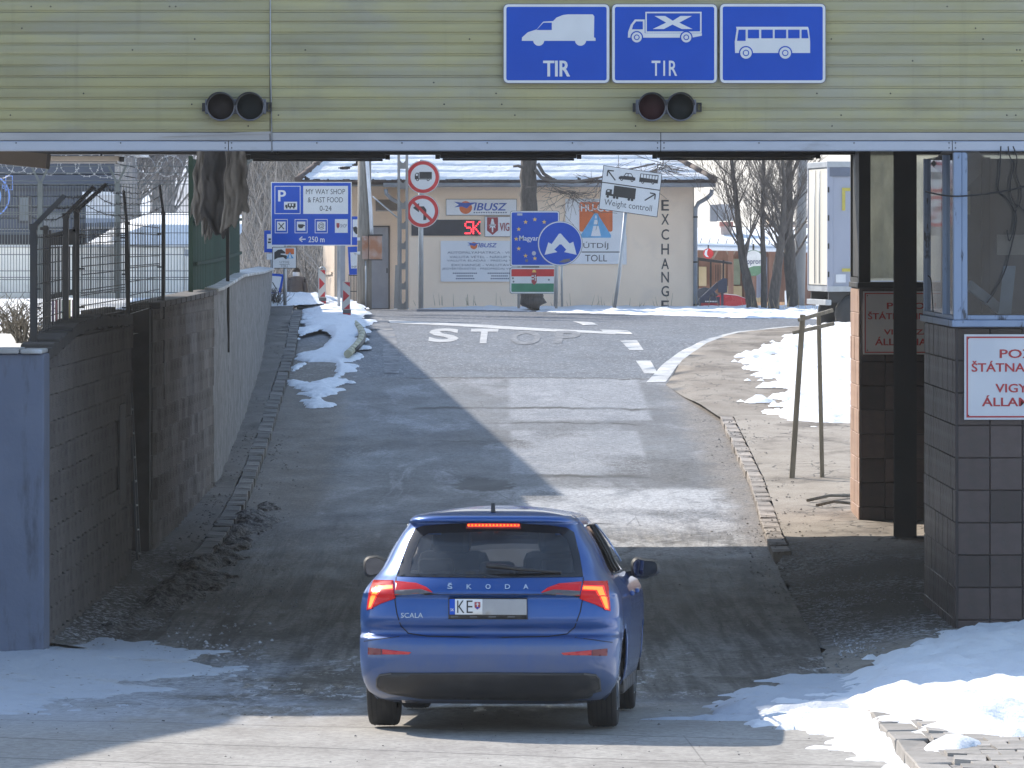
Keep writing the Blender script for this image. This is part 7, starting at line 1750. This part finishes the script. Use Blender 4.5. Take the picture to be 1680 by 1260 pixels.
g = NG("metallic blue paint"); v = g.obj(); x_, y_, z_ = g.sep(v)
dn = g.noise(g.scale(v, (1.2, 1, 1)), 3, 6, .65)
dm = g.math("MULTIPLY", g.ramp(g.math("ADD", z_, g.math("MULTIPLY", dn, .5)), .45, 1.05, 1, 0), .72)
col = g.mix(dm, (.007, .068, .275), (.095, .118, .165))
fl = g.noise(v, 900, 2)
g.out(col, g.math("ADD", g.lin(fl, .3, .7, .28, .40), g.math("MULTIPLY", dm, .3)), None, g.math("MULTIPLY", g.math("SUBTRACT", 1, dm), .45))
g.b.inputs["Coat Weight"].default_value = .8; g.b.inputs["Coat Roughness"].default_value = .07
M_CAR = g.m
M_TRIM = mat("black car plastic", (.018, .018, .02), (.03, .03, .032), ns=6, rough=.5, dirt=(.08, .075, .07), ds=3)
M_FRIT = mat("black glass edge", (.008, .008, .010), rough=.08, rvar=.0)
M_CGL = glass_mat("car rear glass", (.84, .87, .90), .9, .16, (.34, .38, .44))  # bluish film paints in sky reflection besides the dirt
M_CGD = glass_mat("car side glass", (.22, .24, .26), .9)
M_CHR = mat("chrome", (.72, .73, .74), rough=.12, metal=1.0, rvar=.0)
M_TYRE = mat("tyre rubber", (.016, .016, .017), (.028, .027, .026), ns=8, rough=.85, dirt=(.06, .056, .052), ds=5)
M_RIM = mat("alloy rim", (.30, .31, .33), rough=.35, metal=.8)
M_LRED = mat("tail lamp red", (.30, .008, .014), rough=.25, rvar=.0, emis=(1, .02, .02), es=.08, spec=.3)
M_LDRK = mat("tail lamp dark red", (.20, .01, .015), rough=.12, rvar=.0)
M_LCLR = mat("tail lamp grey", (.10, .095, .10), rough=.3, rvar=.0)
M_LON = mat("lit brake lamp", (.8, .2, .05), rough=.3, emis=(1, .10, .006), es=1.5)
M_LHALO = mat("glowing lamp edge", (.6, .04, .02), rough=.2, emis=(1, .02, .008), es=.32)
M_SEAT = mat("seat fabric", (.035, .037, .042), (.05, .052, .058), ns=8, rough=.95)
M_GAP = mat("panel gap", (.006, .006, .008), rough=.8)

# waterlines: height, half width, rear position, corner depth, corner power
LV = [(.17, .66, .26, .28, 2.8), (.20, .76, .17, .30, 3.0), (.25, .815, .09, .33, 3.1), (.31, .845, .045, .36, 3.2), (.36, .858, .02, .38, 3.3), (.42, .866, .006, .40, 3.3), (.50, .872, .0, .42, 3.3),
      (.56, .874, .002, .44, 3.3), (.60, .875, .008, .44, 3.3), (.618, .875, .020, .44, 3.3), (.626, .875, .075, .44, 3.3), (.645, .875, .098, .44, 3.3), (.69, .875, .076, .44, 3.3), (.722, .876, .046, .44, 3.2), (.76, .876, .052, .44, 3.2),
      (.82, .875, .060, .44, 3.1), (.87, .868, .070, .44, 3.0), (.888, .864, .076, .44, 3.0), (.897, .860, .050, .45, 3.0), (.91, .855, .045, .45, 2.9), (.94, .84, .060, .46, 2.8), (.98, .812, .090, .48, 2.7), (1.012, .785, .115, .50, 2.6),
      (1.03, .768, .135, .50, 2.6), (1.07, .742, .180, .50, 2.7), (1.12, .720, .235, .50, 2.8), (1.18, .694, .300, .49, 3.0), (1.24, .662, .362, .48, 3.2), (1.30, .625, .425, .46, 3.4), (1.345, .594, .47, .44, 3.6),
      (1.362, .584, .482, .42, 3.8), (1.3745, .577, .490, .42, 3.8), (1.379, .574, .372, .46, 3.8), (1.390, .566, .362, .46, 3.8), (1.406, .552, .366, .46, 3.8), (1.420, .532, .385, .46, 3.6)]
LW = np.array(LV)
def lev(w): return [float(np.interp(w, LW[:, 0], LW[:, k])) for k in (1, 2, 3, 4)]
def S(u, w):
    U, vR, c, n = lev(w); a = min(.999, abs(u) / U); return vR + c * (1 - (1 - a ** n) ** (1 / n))
def front(w):
    if w < .80: return 4.30 - max(0, .45 - w) * .25
    if w < .94: return 4.26 - (w - .80) * 1.6
    if w < 1.0: return 4.04 - (w - .94) * 14.0
    return 3.20 - (w - 1.0) * 2.05
def widen(v): return 1 + .028 * min(1, max(0, (v - .35) / 1.1)) - .05 * max(0, (v - 3.4) / .9) ** 2
NK, NS, NF = 22, 74, 9
def outline(w):
    U, vR, c, n = lev(w); F_ = front(w); cf = min(.75, (F_ - vR - c) * .4); nf = 2.6; P = []
    half = []
    for k in range(1, NK + 1):
        th = math.pi / 2 * k / NK; half.append((U * math.sin(th) ** (2 / n), vR + c * (1 - max(0, math.cos(th)) ** (2 / n))))
    va, vb = vR + c, F_ - cf
    for k in range(1, NS + 1):
        t = k / NS; v = va + (vb - va) * t; half.append((U * widen(v), v))
    for k in range(1, NF + 1):
        th = math.pi / 2 * k / NF; half.append((U * widen(vb) * max(0, math.cos(th)) ** (2 / nf), vb + cf * math.sin(th) ** (2 / nf)))
    left = [(-u, v) for u, v in half[:-1]][::-1]
    return left + [(0, vR)] + half
OUT = [outline(l[0]) for l in LV]; NC = len(OUT[0]); NL = len(LV)
VV = [Vector((p[0], p[1], LV[i][0])) for i in range(NL) for p in OUT[i]]
AR = .345
for p in VV:    # wheel arches: snap the nearest points onto the arch circle
    for va in (.80, 3.45):
        d = math.hypot(p.y - va, p.z - .316)
        if abs(p.x) > .5 and abs(d - AR) < .034 and p.z > .19: k = AR / d; p.y = va + (p.y - va) * k; p.z = .316 + (p.z - .316) * k
GW0, GW1 = 1.012, 1.3745
def cls(c):
    u, v, w = c
    for va in (.80, 3.45):
        if abs(u) > .5 and math.hypot(v - va, w - .316) < AR - .004: return "arch"
    if GW0 < w < GW1:
        if v < S(0, w) + .30 and abs(u) < lev(w)[0] * .90 and inpoly(np.array(u), np.array(w), REARG): return "rear"
        if v > front(w) - .50 and abs(u) < lev(w)[0] * .86: return "screen"
        if 1.035 < w < 1.345 and abs(u) > lev(w)[0] * .9 and v > 1.02 + (w - 1.03) * .35 and v < front(w) - .42: return "side"
    return "body"
def cp(px, py, off=0.0):
    """point of the rear surface seen at a photo pixel, local (u, w)"""
    o = CI @ Vector((0, 0, EYE)); d = CI.to_3x3() @ (W(px, py, 38.0) - Vector((0, 0, EYE))); v = .1
    for _ in range(12):
        t = (v - o.y) / d.y; u, w = o.x + d.x * t, o.z + d.z * t; v = .5 * v + .5 * S(u, min(1.420, max(.17, w)))
    return (u, w)
def cps(pts): return [cp(*p) for p in pts]
REARG = [(q[0] * 1.0, q[1]) for q in cps([(666, 942), (672, 915), (686, 880), (700, 871), (820, 867), (922, 871), (936, 884), (944, 915), (949, 940)])]
fb_, fs_, fw_ = [], [], []
for i in range(NL - 1):
    for j in range(NC):
        q = (i * NC + j, i * NC + (j + 1) % NC, (i + 1) * NC + (j + 1) % NC, (i + 1) * NC + j)
        if j == NC - 1 and False: continue
        c = sum((VV[k] for k in q), Vector()) / 4; k = cls(c)
        if k == "body": fb_.append(q)
        elif k == "side": fs_.append(q)
        elif k == "screen": fw_.append(q)
# roof
top = OUT[-1]; base = (NL - 1) * NC; RV = list(VV); rings = [base]
vc = 1.55
for s in (.97, .92, .85, .75, .6, .45, .3, .15):
    o = len(RV); h = 1.420 + .050 * (1 - s ** 2.4)
    for (u, v) in top: RV.append(Vector((u * s, vc + (v - vc) * s, h + .012 * (1 - s) * math.sin(min(1, max(0, (v - .4) / 1.6)) * math.pi / 2))))
    rings.append(o)
for a, b in zip(rings[:-1], rings[1:]): fb_ += [(a + j, a + (j + 1) % NC, b + (j + 1) % NC, b + j) for j in range(NC)]
fb_.append(tuple(rings[-1] + j for j in range(NC)))
def carpart(name, vs, fs, m, sm=True, parent=None, solid=0.0):
    mb = MB(); used = sorted({i for f in fs for i in f}); mp = {k: n for n, k in enumerate(used)}
    mb.add([vs[i] for i in used], [tuple(mp[i] for i in f) for f in fs], 0, sm)
    o = mb.build(name, m, parent or car, local=True)
    if solid: s = o.modifiers.new("s", "SOLIDIFY"); s.thickness = solid; s.offset = -1
    return o
body = carpart("body", RV, fb_, M_CAR, solid=.012)
[carpart("side_window", VV, [f for f in fs_ if (VV[f[0]].x > 0) == sgn], M_CGD) for sgn in (True, False)]; carpart("windscreen", VV, fw_, glass_mat("windscreen glass", (.86, .88, .88)))

def patch(name, poly, m, off=.004, holes=(), res=.022, parent=None, thick=0.0, sm=True):
    """panel of the rear surface inside a (u, w) outline"""
    def dens(P):
        o = []
        for i in range(len(P)):
            a, b = P[i], P[(i + 1) % len(P)]; k = max(1, int(math.hypot(b[0] - a[0], b[1] - a[1]) / res)); o += [(a[0] + (b[0] - a[0]) * t / k, a[1] + (b[1] - a[1]) * t / k) for t in range(k)]
        return o
    P = dens(poly); H = [dens(h) for h in holes]; pts = list(P); ed = [(i, (i + 1) % len(P)) for i in range(len(P))]
    for h in H: b = len(pts); pts += h; ed += [(b + i, b + (i + 1) % len(h)) for i in range(len(h))]
    xs = [p[0] for p in P]; ys = [p[1] for p in P]; gx, gy = np.meshgrid(np.arange(min(xs), max(xs), res), np.arange(min(ys), max(ys), res)); gx = gx.ravel(); gy = gy.ravel()
    d = polydist(gx, gy, P) > res * .35
    for h in H: d &= polydist(gx, gy, h) < -res * .35
    pts += list(zip(gx[d], gy[d]))
    v, _, f, *_r = delaunay_2d_cdt([Vector(p) for p in pts], ed, [], 0, 1e-6); va = np.array([(p.x, p.y) for p in v])
    ok = []
    for t in f:
        c = va[list(t)].mean(0)
        if inpoly(np.array(c[0]), np.array(c[1]), P) and not any(inpoly(np.array(c[0]), np.array(c[1]), h) for h in H): ok.append(tuple(t))
    V3 = [Vector((a, S(a, b) - off, b)) for a, b in va]
    o = carpart(name, V3, ok, m, sm, parent, thick); return o
def ribbon(name, pts, w, m, off=.002, parent=None):
    """thin line on the rear surface"""
    P = []
    for i in range(len(pts) - 1):
        a, b = pts[i], pts[i + 1]; k = max(1, int(math.hypot(b[0] - a[0], b[1] - a[1]) / .02)); P += [(a[0] + (b[0] - a[0]) * t / k, a[1] + (b[1] - a[1]) * t / k) for t in range(k)]
    P.append(pts[-1]); vs = []
    for i, p in enumerate(P):
        a, b = P[max(0, i - 1)], P[min(len(P) - 1, i + 1)]; L = math.hypot(b[0] - a[0], b[1] - a[1]) or 1; nx, ny = -(b[1] - a[1]) / L * w / 2, (b[0] - a[0]) / L * w / 2
        for s in (1, -1): u, z = p[0] + nx * s, p[1] + ny * s; vs.append(Vector((u, S(u, z) - off, z)))
    return carpart(name, vs, [(2 * i, 2 * i + 2, 2 * i + 3, 2 * i + 1) for i in range(len(P) - 1)], m, False, parent)
def mirror(P): return [(-u, w) for u, w in P][::-1]
def avg(P, Q):   # mean of a left outline and the mirrored right one
    return P
# rear window: glass, black edge
clear = cps([(673, 941), (676, 918), (690, 882), (703, 875), (820, 871), (918, 875), (931, 885), (939, 915), (943, 939), (800, 942)])
outer = cps([(650, 945), (657, 925), (670, 889), (681, 867), (694, 862.5), (740, 859), (773, 858.6), (853, 859), (900, 861.5), (930, 865.5), (942, 873), (951, 910), (957, 946), (800, 948)])
rw = patch("rear_window", clear, M_CGL, .003, sm=True)
patch("glass_edge", outer, M_FRIT, .005, holes=[clear], parent=rw)
# tail lamps
LA = cps([(613, 951), (645.5, 951.5), (648, 981), (624, 989.5), (601.5, 1001), (603, 986), (607, 964)])
LB_ = cps([(648, 952.5), (683, 956), (700, 963), (709.5, 971), (648, 976)])
LG = cps([(648, 968), (690, 966), (709, 972), (690, 974.5), (648, 977)])
ON = cps([(616.5, 961), (644, 960), (644.3, 965.2), (623, 966.2), (615.5, 980), (608.8, 996), (604.6, 997), (608, 980)])
HALO = cps([(614.5, 959), (645, 958.3), (645.2, 967), (625, 968), (617.5, 981), (609.6, 998.5), (603.6, 999.3), (606, 982)])
for mir in (False, True):
    f = mirror if mir else (lambda P: P)
    l = patch("tail_light", f(LA), M_LDRK if False else M_LRED, .010, res=.015, thick=.012)
    patch("lit_edge", f(HALO), M_LHALO, .0125, res=.012, parent=l); patch("lit_bar", f(ON), M_LON, .0145, res=.012, parent=l)
    l2 = patch("tail_light", f(LB_), M_LRED, .008, res=.015, thick=.01); patch("clear_strip", f(LG), M_LCLR, .010, res=.012, parent=l2)
    rf_ = patch("reflector", f(cps([(627, 1065), (675, 1070), (671, 1073.5), (627, 1073.5)])), mat("reflector red", (.50, .02, .03), rough=.2, rvar=0) if not mir else bpy.data.materials["reflector red"], .006, res=.012)
    patch("reflector_end", f(cps([(603.5, 1062), (626, 1064.5), (626, 1074), (603.5, 1074)])), mat("reflector dark", (.16, .02, .03), rough=.25, rvar=0) if not mir else bpy.data.materials["reflector dark"], .006, res=.012)
# high brake light: a row of lit diodes under the spoiler
bl = MB(); o_ = cp(767, 860), cp(853, 860)
hb = patch("high_brake_light", cps([(765, 858.6), (855, 858.6), (855, 866), (765, 866)]), M_LDRK, .02, res=.02, thick=.02)
n_ = 15
for k in range(n_):
    c = cp(769.5 + 81.5 * k / (n_ - 1), 861.5); bl.lathe([(0, -.010), (.0065, -.008), (.0085, 0)], (c[0], S(*c) - .026, c[1]), "Y", 10)
bl.build("lit_diodes", M_LON, hb, local=True)
gb_ = MB(); a, b = cp(768, 864.5), cp(853, 859); gb_.box((a[0], S(0, a[1]) - .0235, a[1]), (b[0], S(0, a[1]) - .0205, b[1])); gb_.build("lit_edge", M_LHALO, hb, local=True)
# gaps, and the shade under the lip painted as a dark line
ribbon("panel_gap", cps([(650, 946), (648.5, 965), (648, 985), (651, 1006), (658, 1027), (670, 1039), (700, 1043.5), (800, 1046), (900, 1044), (930, 1040), (943, 1029), (952, 1004), (957, 975), (957, 947)]), .007, M_GAP)
ribbon("panel_gap", cps([(597, 1052), (625, 1048), (655, 1044)]), .005, M_GAP); ribbon("panel_gap", mirror(cps([(597, 1052), (625, 1048), (655, 1044)])), .005, M_GAP)
ribbon("lip_shadow_line", cps([(650, 977), (700, 975), (720, 974), (900, 975), (956, 979)]), .012, M_GAP, .001)
# diffuser and trims
patch("diffuser", cps([(617, 1114), (622, 1107), (640, 1104.5), (800, 1103.5), (960, 1104.5), (979, 1107), (985, 1114), (987, 1134), (973, 1138), (970, 1150), (693, 1147), (640, 1139), (620, 1131)]), M_TRIM, .012, res=.03, thick=.02)
M_TRG2 = mat("grey trim", (.07, .07, .073), (.11, .11, .11), ns=5, rough=.45)
ribbon("trim_strip", cps([(624, 1133), (618, 1127), (618, 1114), (623, 1108), (642, 1105.5)]), .010, M_TRG2, .018); ribbon("trim_strip", cps([(958, 1105.5), (978, 1108), (984, 1114), (986, 1131), (978, 1135)]), .010, M_TRG2, .018)
# plate
pl = patch("number_plate", cps([(736, 980.5), (865.5, 981), (866, 1015.5), (736, 1015)]), M_TRIM, .022, res=.04, thick=.02)
patch("plate_face", cps([(747, 982.5), (864, 983), (864, 1008.5), (747, 1008)]), M_WHITE, .0245, res=.03, parent=pl)
patch("plate_strip", cps([(738, 982.5), (746.8, 982.5), (746.8, 1008), (738, 1008)]), M_BLUE, .0245, res=.02, parent=pl)
patch("plate_blank", cps([(792, 982.8), (863.5, 983), (863.5, 1008.3), (792, 1008)]), mat("plate grey", (.33, .33, .34), (.38, .38, .385), ns=6, rough=.5), .0262, res=.03, parent=pl)
patch("crest", cps([(779, 987.5), (788.5, 987.5), (788.5, 996), (783.7, 1000), (779, 996)]), M_DKRED, .0275, res=.008, parent=pl)
patch("crest_mark", cps([(783, 988.5), (784.6, 988.5), (784.6, 995), (783, 995)]), M_WHITE, .0288, res=.004, parent=pl); patch("crest_mark", cps([(781, 990.3), (786.7, 990.3), (786.7, 991.4), (781, 991.4)]), M_WHITE, .0288, res=.004, parent=pl); patch("crest_base", cps([(780.5, 996), (787.5, 996), (783.7, 999)]), M_BLUE, .0288, res=.004, parent=pl)
def ctext(name, s, x0, y0, x1, y1, m, off, bold=0.0, parent=None):
    v, f = text_tris(s, bold); vs = []
    for a, b in v: u, w = cp(x0 + a * (x1 - x0), y1 - b * (y1 - y0)); vs.append(Vector((u, S(u, w) - off, w)))
    return carpart(name, vs, f, m, False, parent)
ctext("plate_lettering", "K", 750.5, 985, 762.5, 1005.5, M_BLACK, .027, -.005, pl); ctext("plate_lettering", "E", 766, 985, 776, 1005.5, M_BLACK, .027, -.005, pl); ctext("plate_lettering", "SK", 739.5, 998, 745.5, 1002.5, M_WHITE, .027, .0, pl)
for ch, px in zip("ŠKODA", (734, 765.5, 796.5, 828.5, 858.5)): ctext("badge_letter", ch, px, 956 if ch == "Š" else 958.3, px + 8.6, 966.3, M_CHR, .006, .02)
ctext("badge_lettering", "SCALA", 658, 1005.5, 694, 1013.5, mat("dull chrome", (.45, .47, .5), rough=.3, metal=.9), .005, .0)
for k in range(4): patch("frame_print", cps([(740 + k * 31, 1010.5), (752 + k * 31, 1010.5), (752 + k * 31, 1012.8), (740 + k * 31, 1012.8)]), M_TRG2, .0245, res=.03, parent=pl)
# wiper
w0, w1 = cp(799, 928), cp(921, 938); mb = MB()
p = [Vector((q[0], S(*q) - o2, q[1])) for q, o2 in ((cp(799, 928), .045), (cp(822, 929), .055), (cp(850, 933), .045), (cp(885, 936.5), .03), (cp(921, 938.5), .02))]
mb.tube(p, [.016, .018, .014, .009, .006], 8); mb.build("wiper", M_TRIM, car, local=True)
# antenna fin
mb = MB(); mb.prism([(.0, 0), (.13, 0), (.075, .02), (.035, .058), (.022, .06)], lambda a, b, d: Vector((-.012 + d, .62 + a, 1.445 + b)), .024); mb.build("antenna_fin", M_TRIM, car, local=True)
# wheels
def wheel(u, v):
    s = 1 if u > 0 else -1
    prof_ = [(.20, -.09), (.275, -.10), (.30, -.098), (.314, -.085), (.318, -.04), (.318, .04), (.314, .085), (.30, .098), (.275, .10), (.20, .09)]
    mb = MB(); mb.lathe(prof_, (0, 0, 0), "X", 40); 
    o = mb.build("wheel", M_TYRE, car, local=True); o.location = (u, v, .316)
    tr = MB()
    for k in range(-2, 3): tr.lathe([(.3192, k * .033 - .004), (.3196, k * .033 + .004)], (0, 0, 0), "X", 40)
    tr.build("tread_groove", M_GAP, o, local=True)
    r = MB(); r.lathe([(0, s * .055), (.05, s * .075), (.19, s * .085), (.205, s * .095), (.205, s * .02), (0, s * .02)], (0, 0, 0), "X", 24); r.build("rim", M_RIM, o, local=True)
    for k in range(5):
        a = k * 2 * math.pi / 5; q = MB(); q.bar((s * .082, .05 * math.cos(a), .05 * math.sin(a)), (s * .088, .2 * math.cos(a), .2 * math.sin(a)), .035, .02); q.build("spoke", M_RIM, o, local=True)
    w_ = MB(); n = 20; vs = []
    for i in range(n + 1):
        t = math.pi * i / n - .15 + .3 * (i / n - .0) * 0; vs += [(s * .86, v + (AR - .002) * math.cos(t), .316 + (AR - .002) * math.sin(t)), (s * .52, v + (AR - .002) * math.cos(t), .316 + (AR - .002) * math.sin(t))]
    w_.add(vs, [(2 * i, 2 * i + 2, 2 * i + 3, 2 * i + 1) for i in range(n)]); w_.build("arch_liner", M_GAP, car, local=True)
for u in (-.742, .742):
    for v in (.80, 3.45): wheel(u, v)
# underside, silencer, axle
mb = MB(); mb.box((-.62, .30, .19), (.62, 4.0, .23)); mb.box((-.60, .2, .23), (.60, .3, .30)); mb.build("underbody", M_GAP, car, local=True)
mb = MB(); mb.box((-.64, .72, .26), (.64, .88, .33)); mb.build("rear_axle", M_GAP, car, local=True, bevel=.02)
mb = MB(); mb.lathe([(0, -.28), (.09, -.26), (.09, .26), (0, .28)], (-.36, .42, .27), "X", 14); mb.build("silencer", M_TRIM, car, local=True)
# mirrors
for s in (-1, 1):
    mb = MB(); vs = []; nn = 16
    for k, (d, sc) in enumerate(((0, .82), (.05, 1.0), (.11, .92), (.17, .62), (.20, .2))):
        for i in range(nn):
            t = 2 * math.pi * i / nn; cx = math.copysign(abs(math.cos(t)) ** .6, math.cos(t)); sy = math.copysign(abs(math.sin(t)) ** .7, math.sin(t))
            vs.append((s * (.950 + .105 * cx * sc), 2.52 + d - (.016 * sy if k == 0 else 0), 1.035 + .072 * sy * sc * (1.12 if s * cx < 0 else .85)))
    mb.add(vs, [(k * nn + i, k * nn + (i + 1) % nn, (k + 1) * nn + (i + 1) % nn, (k + 1) * nn + i) for k in range(4) for i in range(nn)] + [tuple(range(4 * nn, 5 * nn))], 0, True)
    mh = mb.build("side_mirror", M_TRIM, car, local=True)
    mb = MB(); mb.add([(x_ * .96 + s * .95 * .04, 2.516 + (1.035 - z_) * .22, z_ * .96 + 1.035 * .04) for x_, _, z_ in vs[:nn]], [tuple(range(nn))]); mb.build("mirror_glass", mat("mirror glass", (.13, .145, .18), rough=.05, metal=1.0, rvar=0) if s < 0 else bpy.data.materials["mirror glass"], mh, local=True)
    mb = MB(); mb.bar((s * .80, 2.62, .985), (s * .90, 2.58, 1.0), .05, .035); mb.build("mirror_foot", M_TRIM, mh, local=True)
# side chrome strip, door gaps, handles
def side(v, w, off): U = lev(w)[0]; return U * widen(v) + off
for s in (-1, 1):
    mb = MB(); P = [Vector((s * side(v, w, .004), v, w)) for v, w in [(1.0 + k * .075, 1.352) for k in range(17)] + [(2.28 + k * .12, 1.34 - k * .052) for k in range(6)]]
    mb.tube(P, .008, 5); mb.build("chrome_strip", M_CHR, car, local=True)
    mb = MB(); P = [Vector((s * side(v, 1.022, .003), v, 1.022)) for v in np.linspace(.95, 2.85, 16)]; mb.tube(P, .007, 5); mb.build("window_strip", M_TRIM, car, local=True)
    for vg in (1.28, 2.02, 2.95):
        mb = MB()
        for k in range(9): w0_, w1_ = .32 + k * .075, .32 + (k + 1) * .075; mb.add([(s * side(vg, w0_, .002), vg - .004, w0_), (s * side(vg, w0_, .002), vg + .004, w0_), (s * side(vg, w1_, .002), vg + .004, w1_), (s * side(vg, w1_, .002), vg - .004, w1_)], [(0, 1, 2, 3)])
        mb.build("door_gap", M_GAP, car, local=True)
    for vh in (1.42, 2.2): mb = MB(); mb.obox((s * (side(vh, .88, 0) + .022), vh, .885), .03, .19, .032); mb.build("door_handle", M_CAR, car, local=True, bevel=.01)
    mb = MB(); mb.box((s * .60, 1.2, .20), (s * .865, 3.05, .30)); mb.build("side_skirt", M_TRIM, car, local=True, bevel=.02)
    for vb in (1.62, 1.98): mb = MB(); P = [Vector((s * side(vb, w, .006), vb + (w - 1.03) * (-.1), w)) for w in np.linspace(1.03, 1.345, 6)]; mb.tube(P, .010, 6); mb.build("window_pillar", M_TRIM, car, local=True)
# cabin
mb = MB(); mb.box((-.70, .26, .93), (.70, 1.12, .955)); mb.build("parcel_shelf", M_SEAT, car, local=True)
mb = MB(); mb.box((-.72, 2.95, .60), (.72, 3.3, 1.0)); mb.build("dashboard", M_SEAT, car, local=True, bevel=.05)
mb = MB(); mb.box((-.70, .5, .24), (.70, 3.2, .34)); mb.build("floor", M_SEAT, car, local=True)
for s in (-1, 1): mb = MB(); mb.box((s * .70, .6, .35), (s * .74, 3.0, 1.0)); mb.build("door_card", M_SEAT, car, local=True)
mb = MB(); mb.obox((0, 1.16, .80), 1.24, .16, .48, Matrix.Rotation(R(-12), 3, "X")); mb.build("rear_seat", M_SEAT, car, local=True, bevel=.05)
for u in (-.42, 0, .42): mb = MB(); mb.obox((u, 1.10, 1.06 if u else 1.04), .25, .09, .13); mb.build("headrest", M_SEAT, car, local=True, bevel=.04)
for u in (-.37, .37):
    mb = MB(); mb.obox((u, 1.98, .86), .50, .16, .62, Matrix.Rotation(R(-14), 3, "X")); st = mb.build("front_seat", M_SEAT, car, local=True, bevel=.07)
    mb = MB(); mb.obox((u, 1.88, 1.235), .27, .11, .19, Matrix.Rotation(R(-8), 3, "X")); mb.build("headrest", M_SEAT, st, local=True, bevel=.05)
mb = MB(); mb.obox((.0, 2.55, 1.29), .25, .03, .065); mb.build("inside_mirror", M_TRIM, car, local=True, bevel=.012)
mb = MB(); mb.box((-.5, .6, 1.385), (.5, 2.3, 1.40)); mb.build("headlining", mat("headlining", (.20, .205, .21), rough=.95), car, local=True)
# ============================================================ the air: thin even haze, closed box round the scene
hz = MB(); hz.box((-190, -25, -4.5), (190, 460, 46)); ho = hz.build("haze", None or (lambda: None)() or bpy.data.materials.new("haze air")); ho["kind"] = "stuff"
hm = ho.data.materials[0]; hm.use_nodes = True; ht = hm.node_tree; ht.nodes.remove(ht.nodes["Principled BSDF"])
pv = ht.nodes.new("ShaderNodeVolumePrincipled"); pv.inputs["Color"].default_value = (.95, .97, 1, 1); pv.inputs["Density"].default_value = .00028; pv.inputs["Anisotropy"].default_value = .2
ht.links.new(pv.outputs[0], [x for x in ht.nodes if x.type == "OUTPUT_MATERIAL"][0].inputs["Volume"])
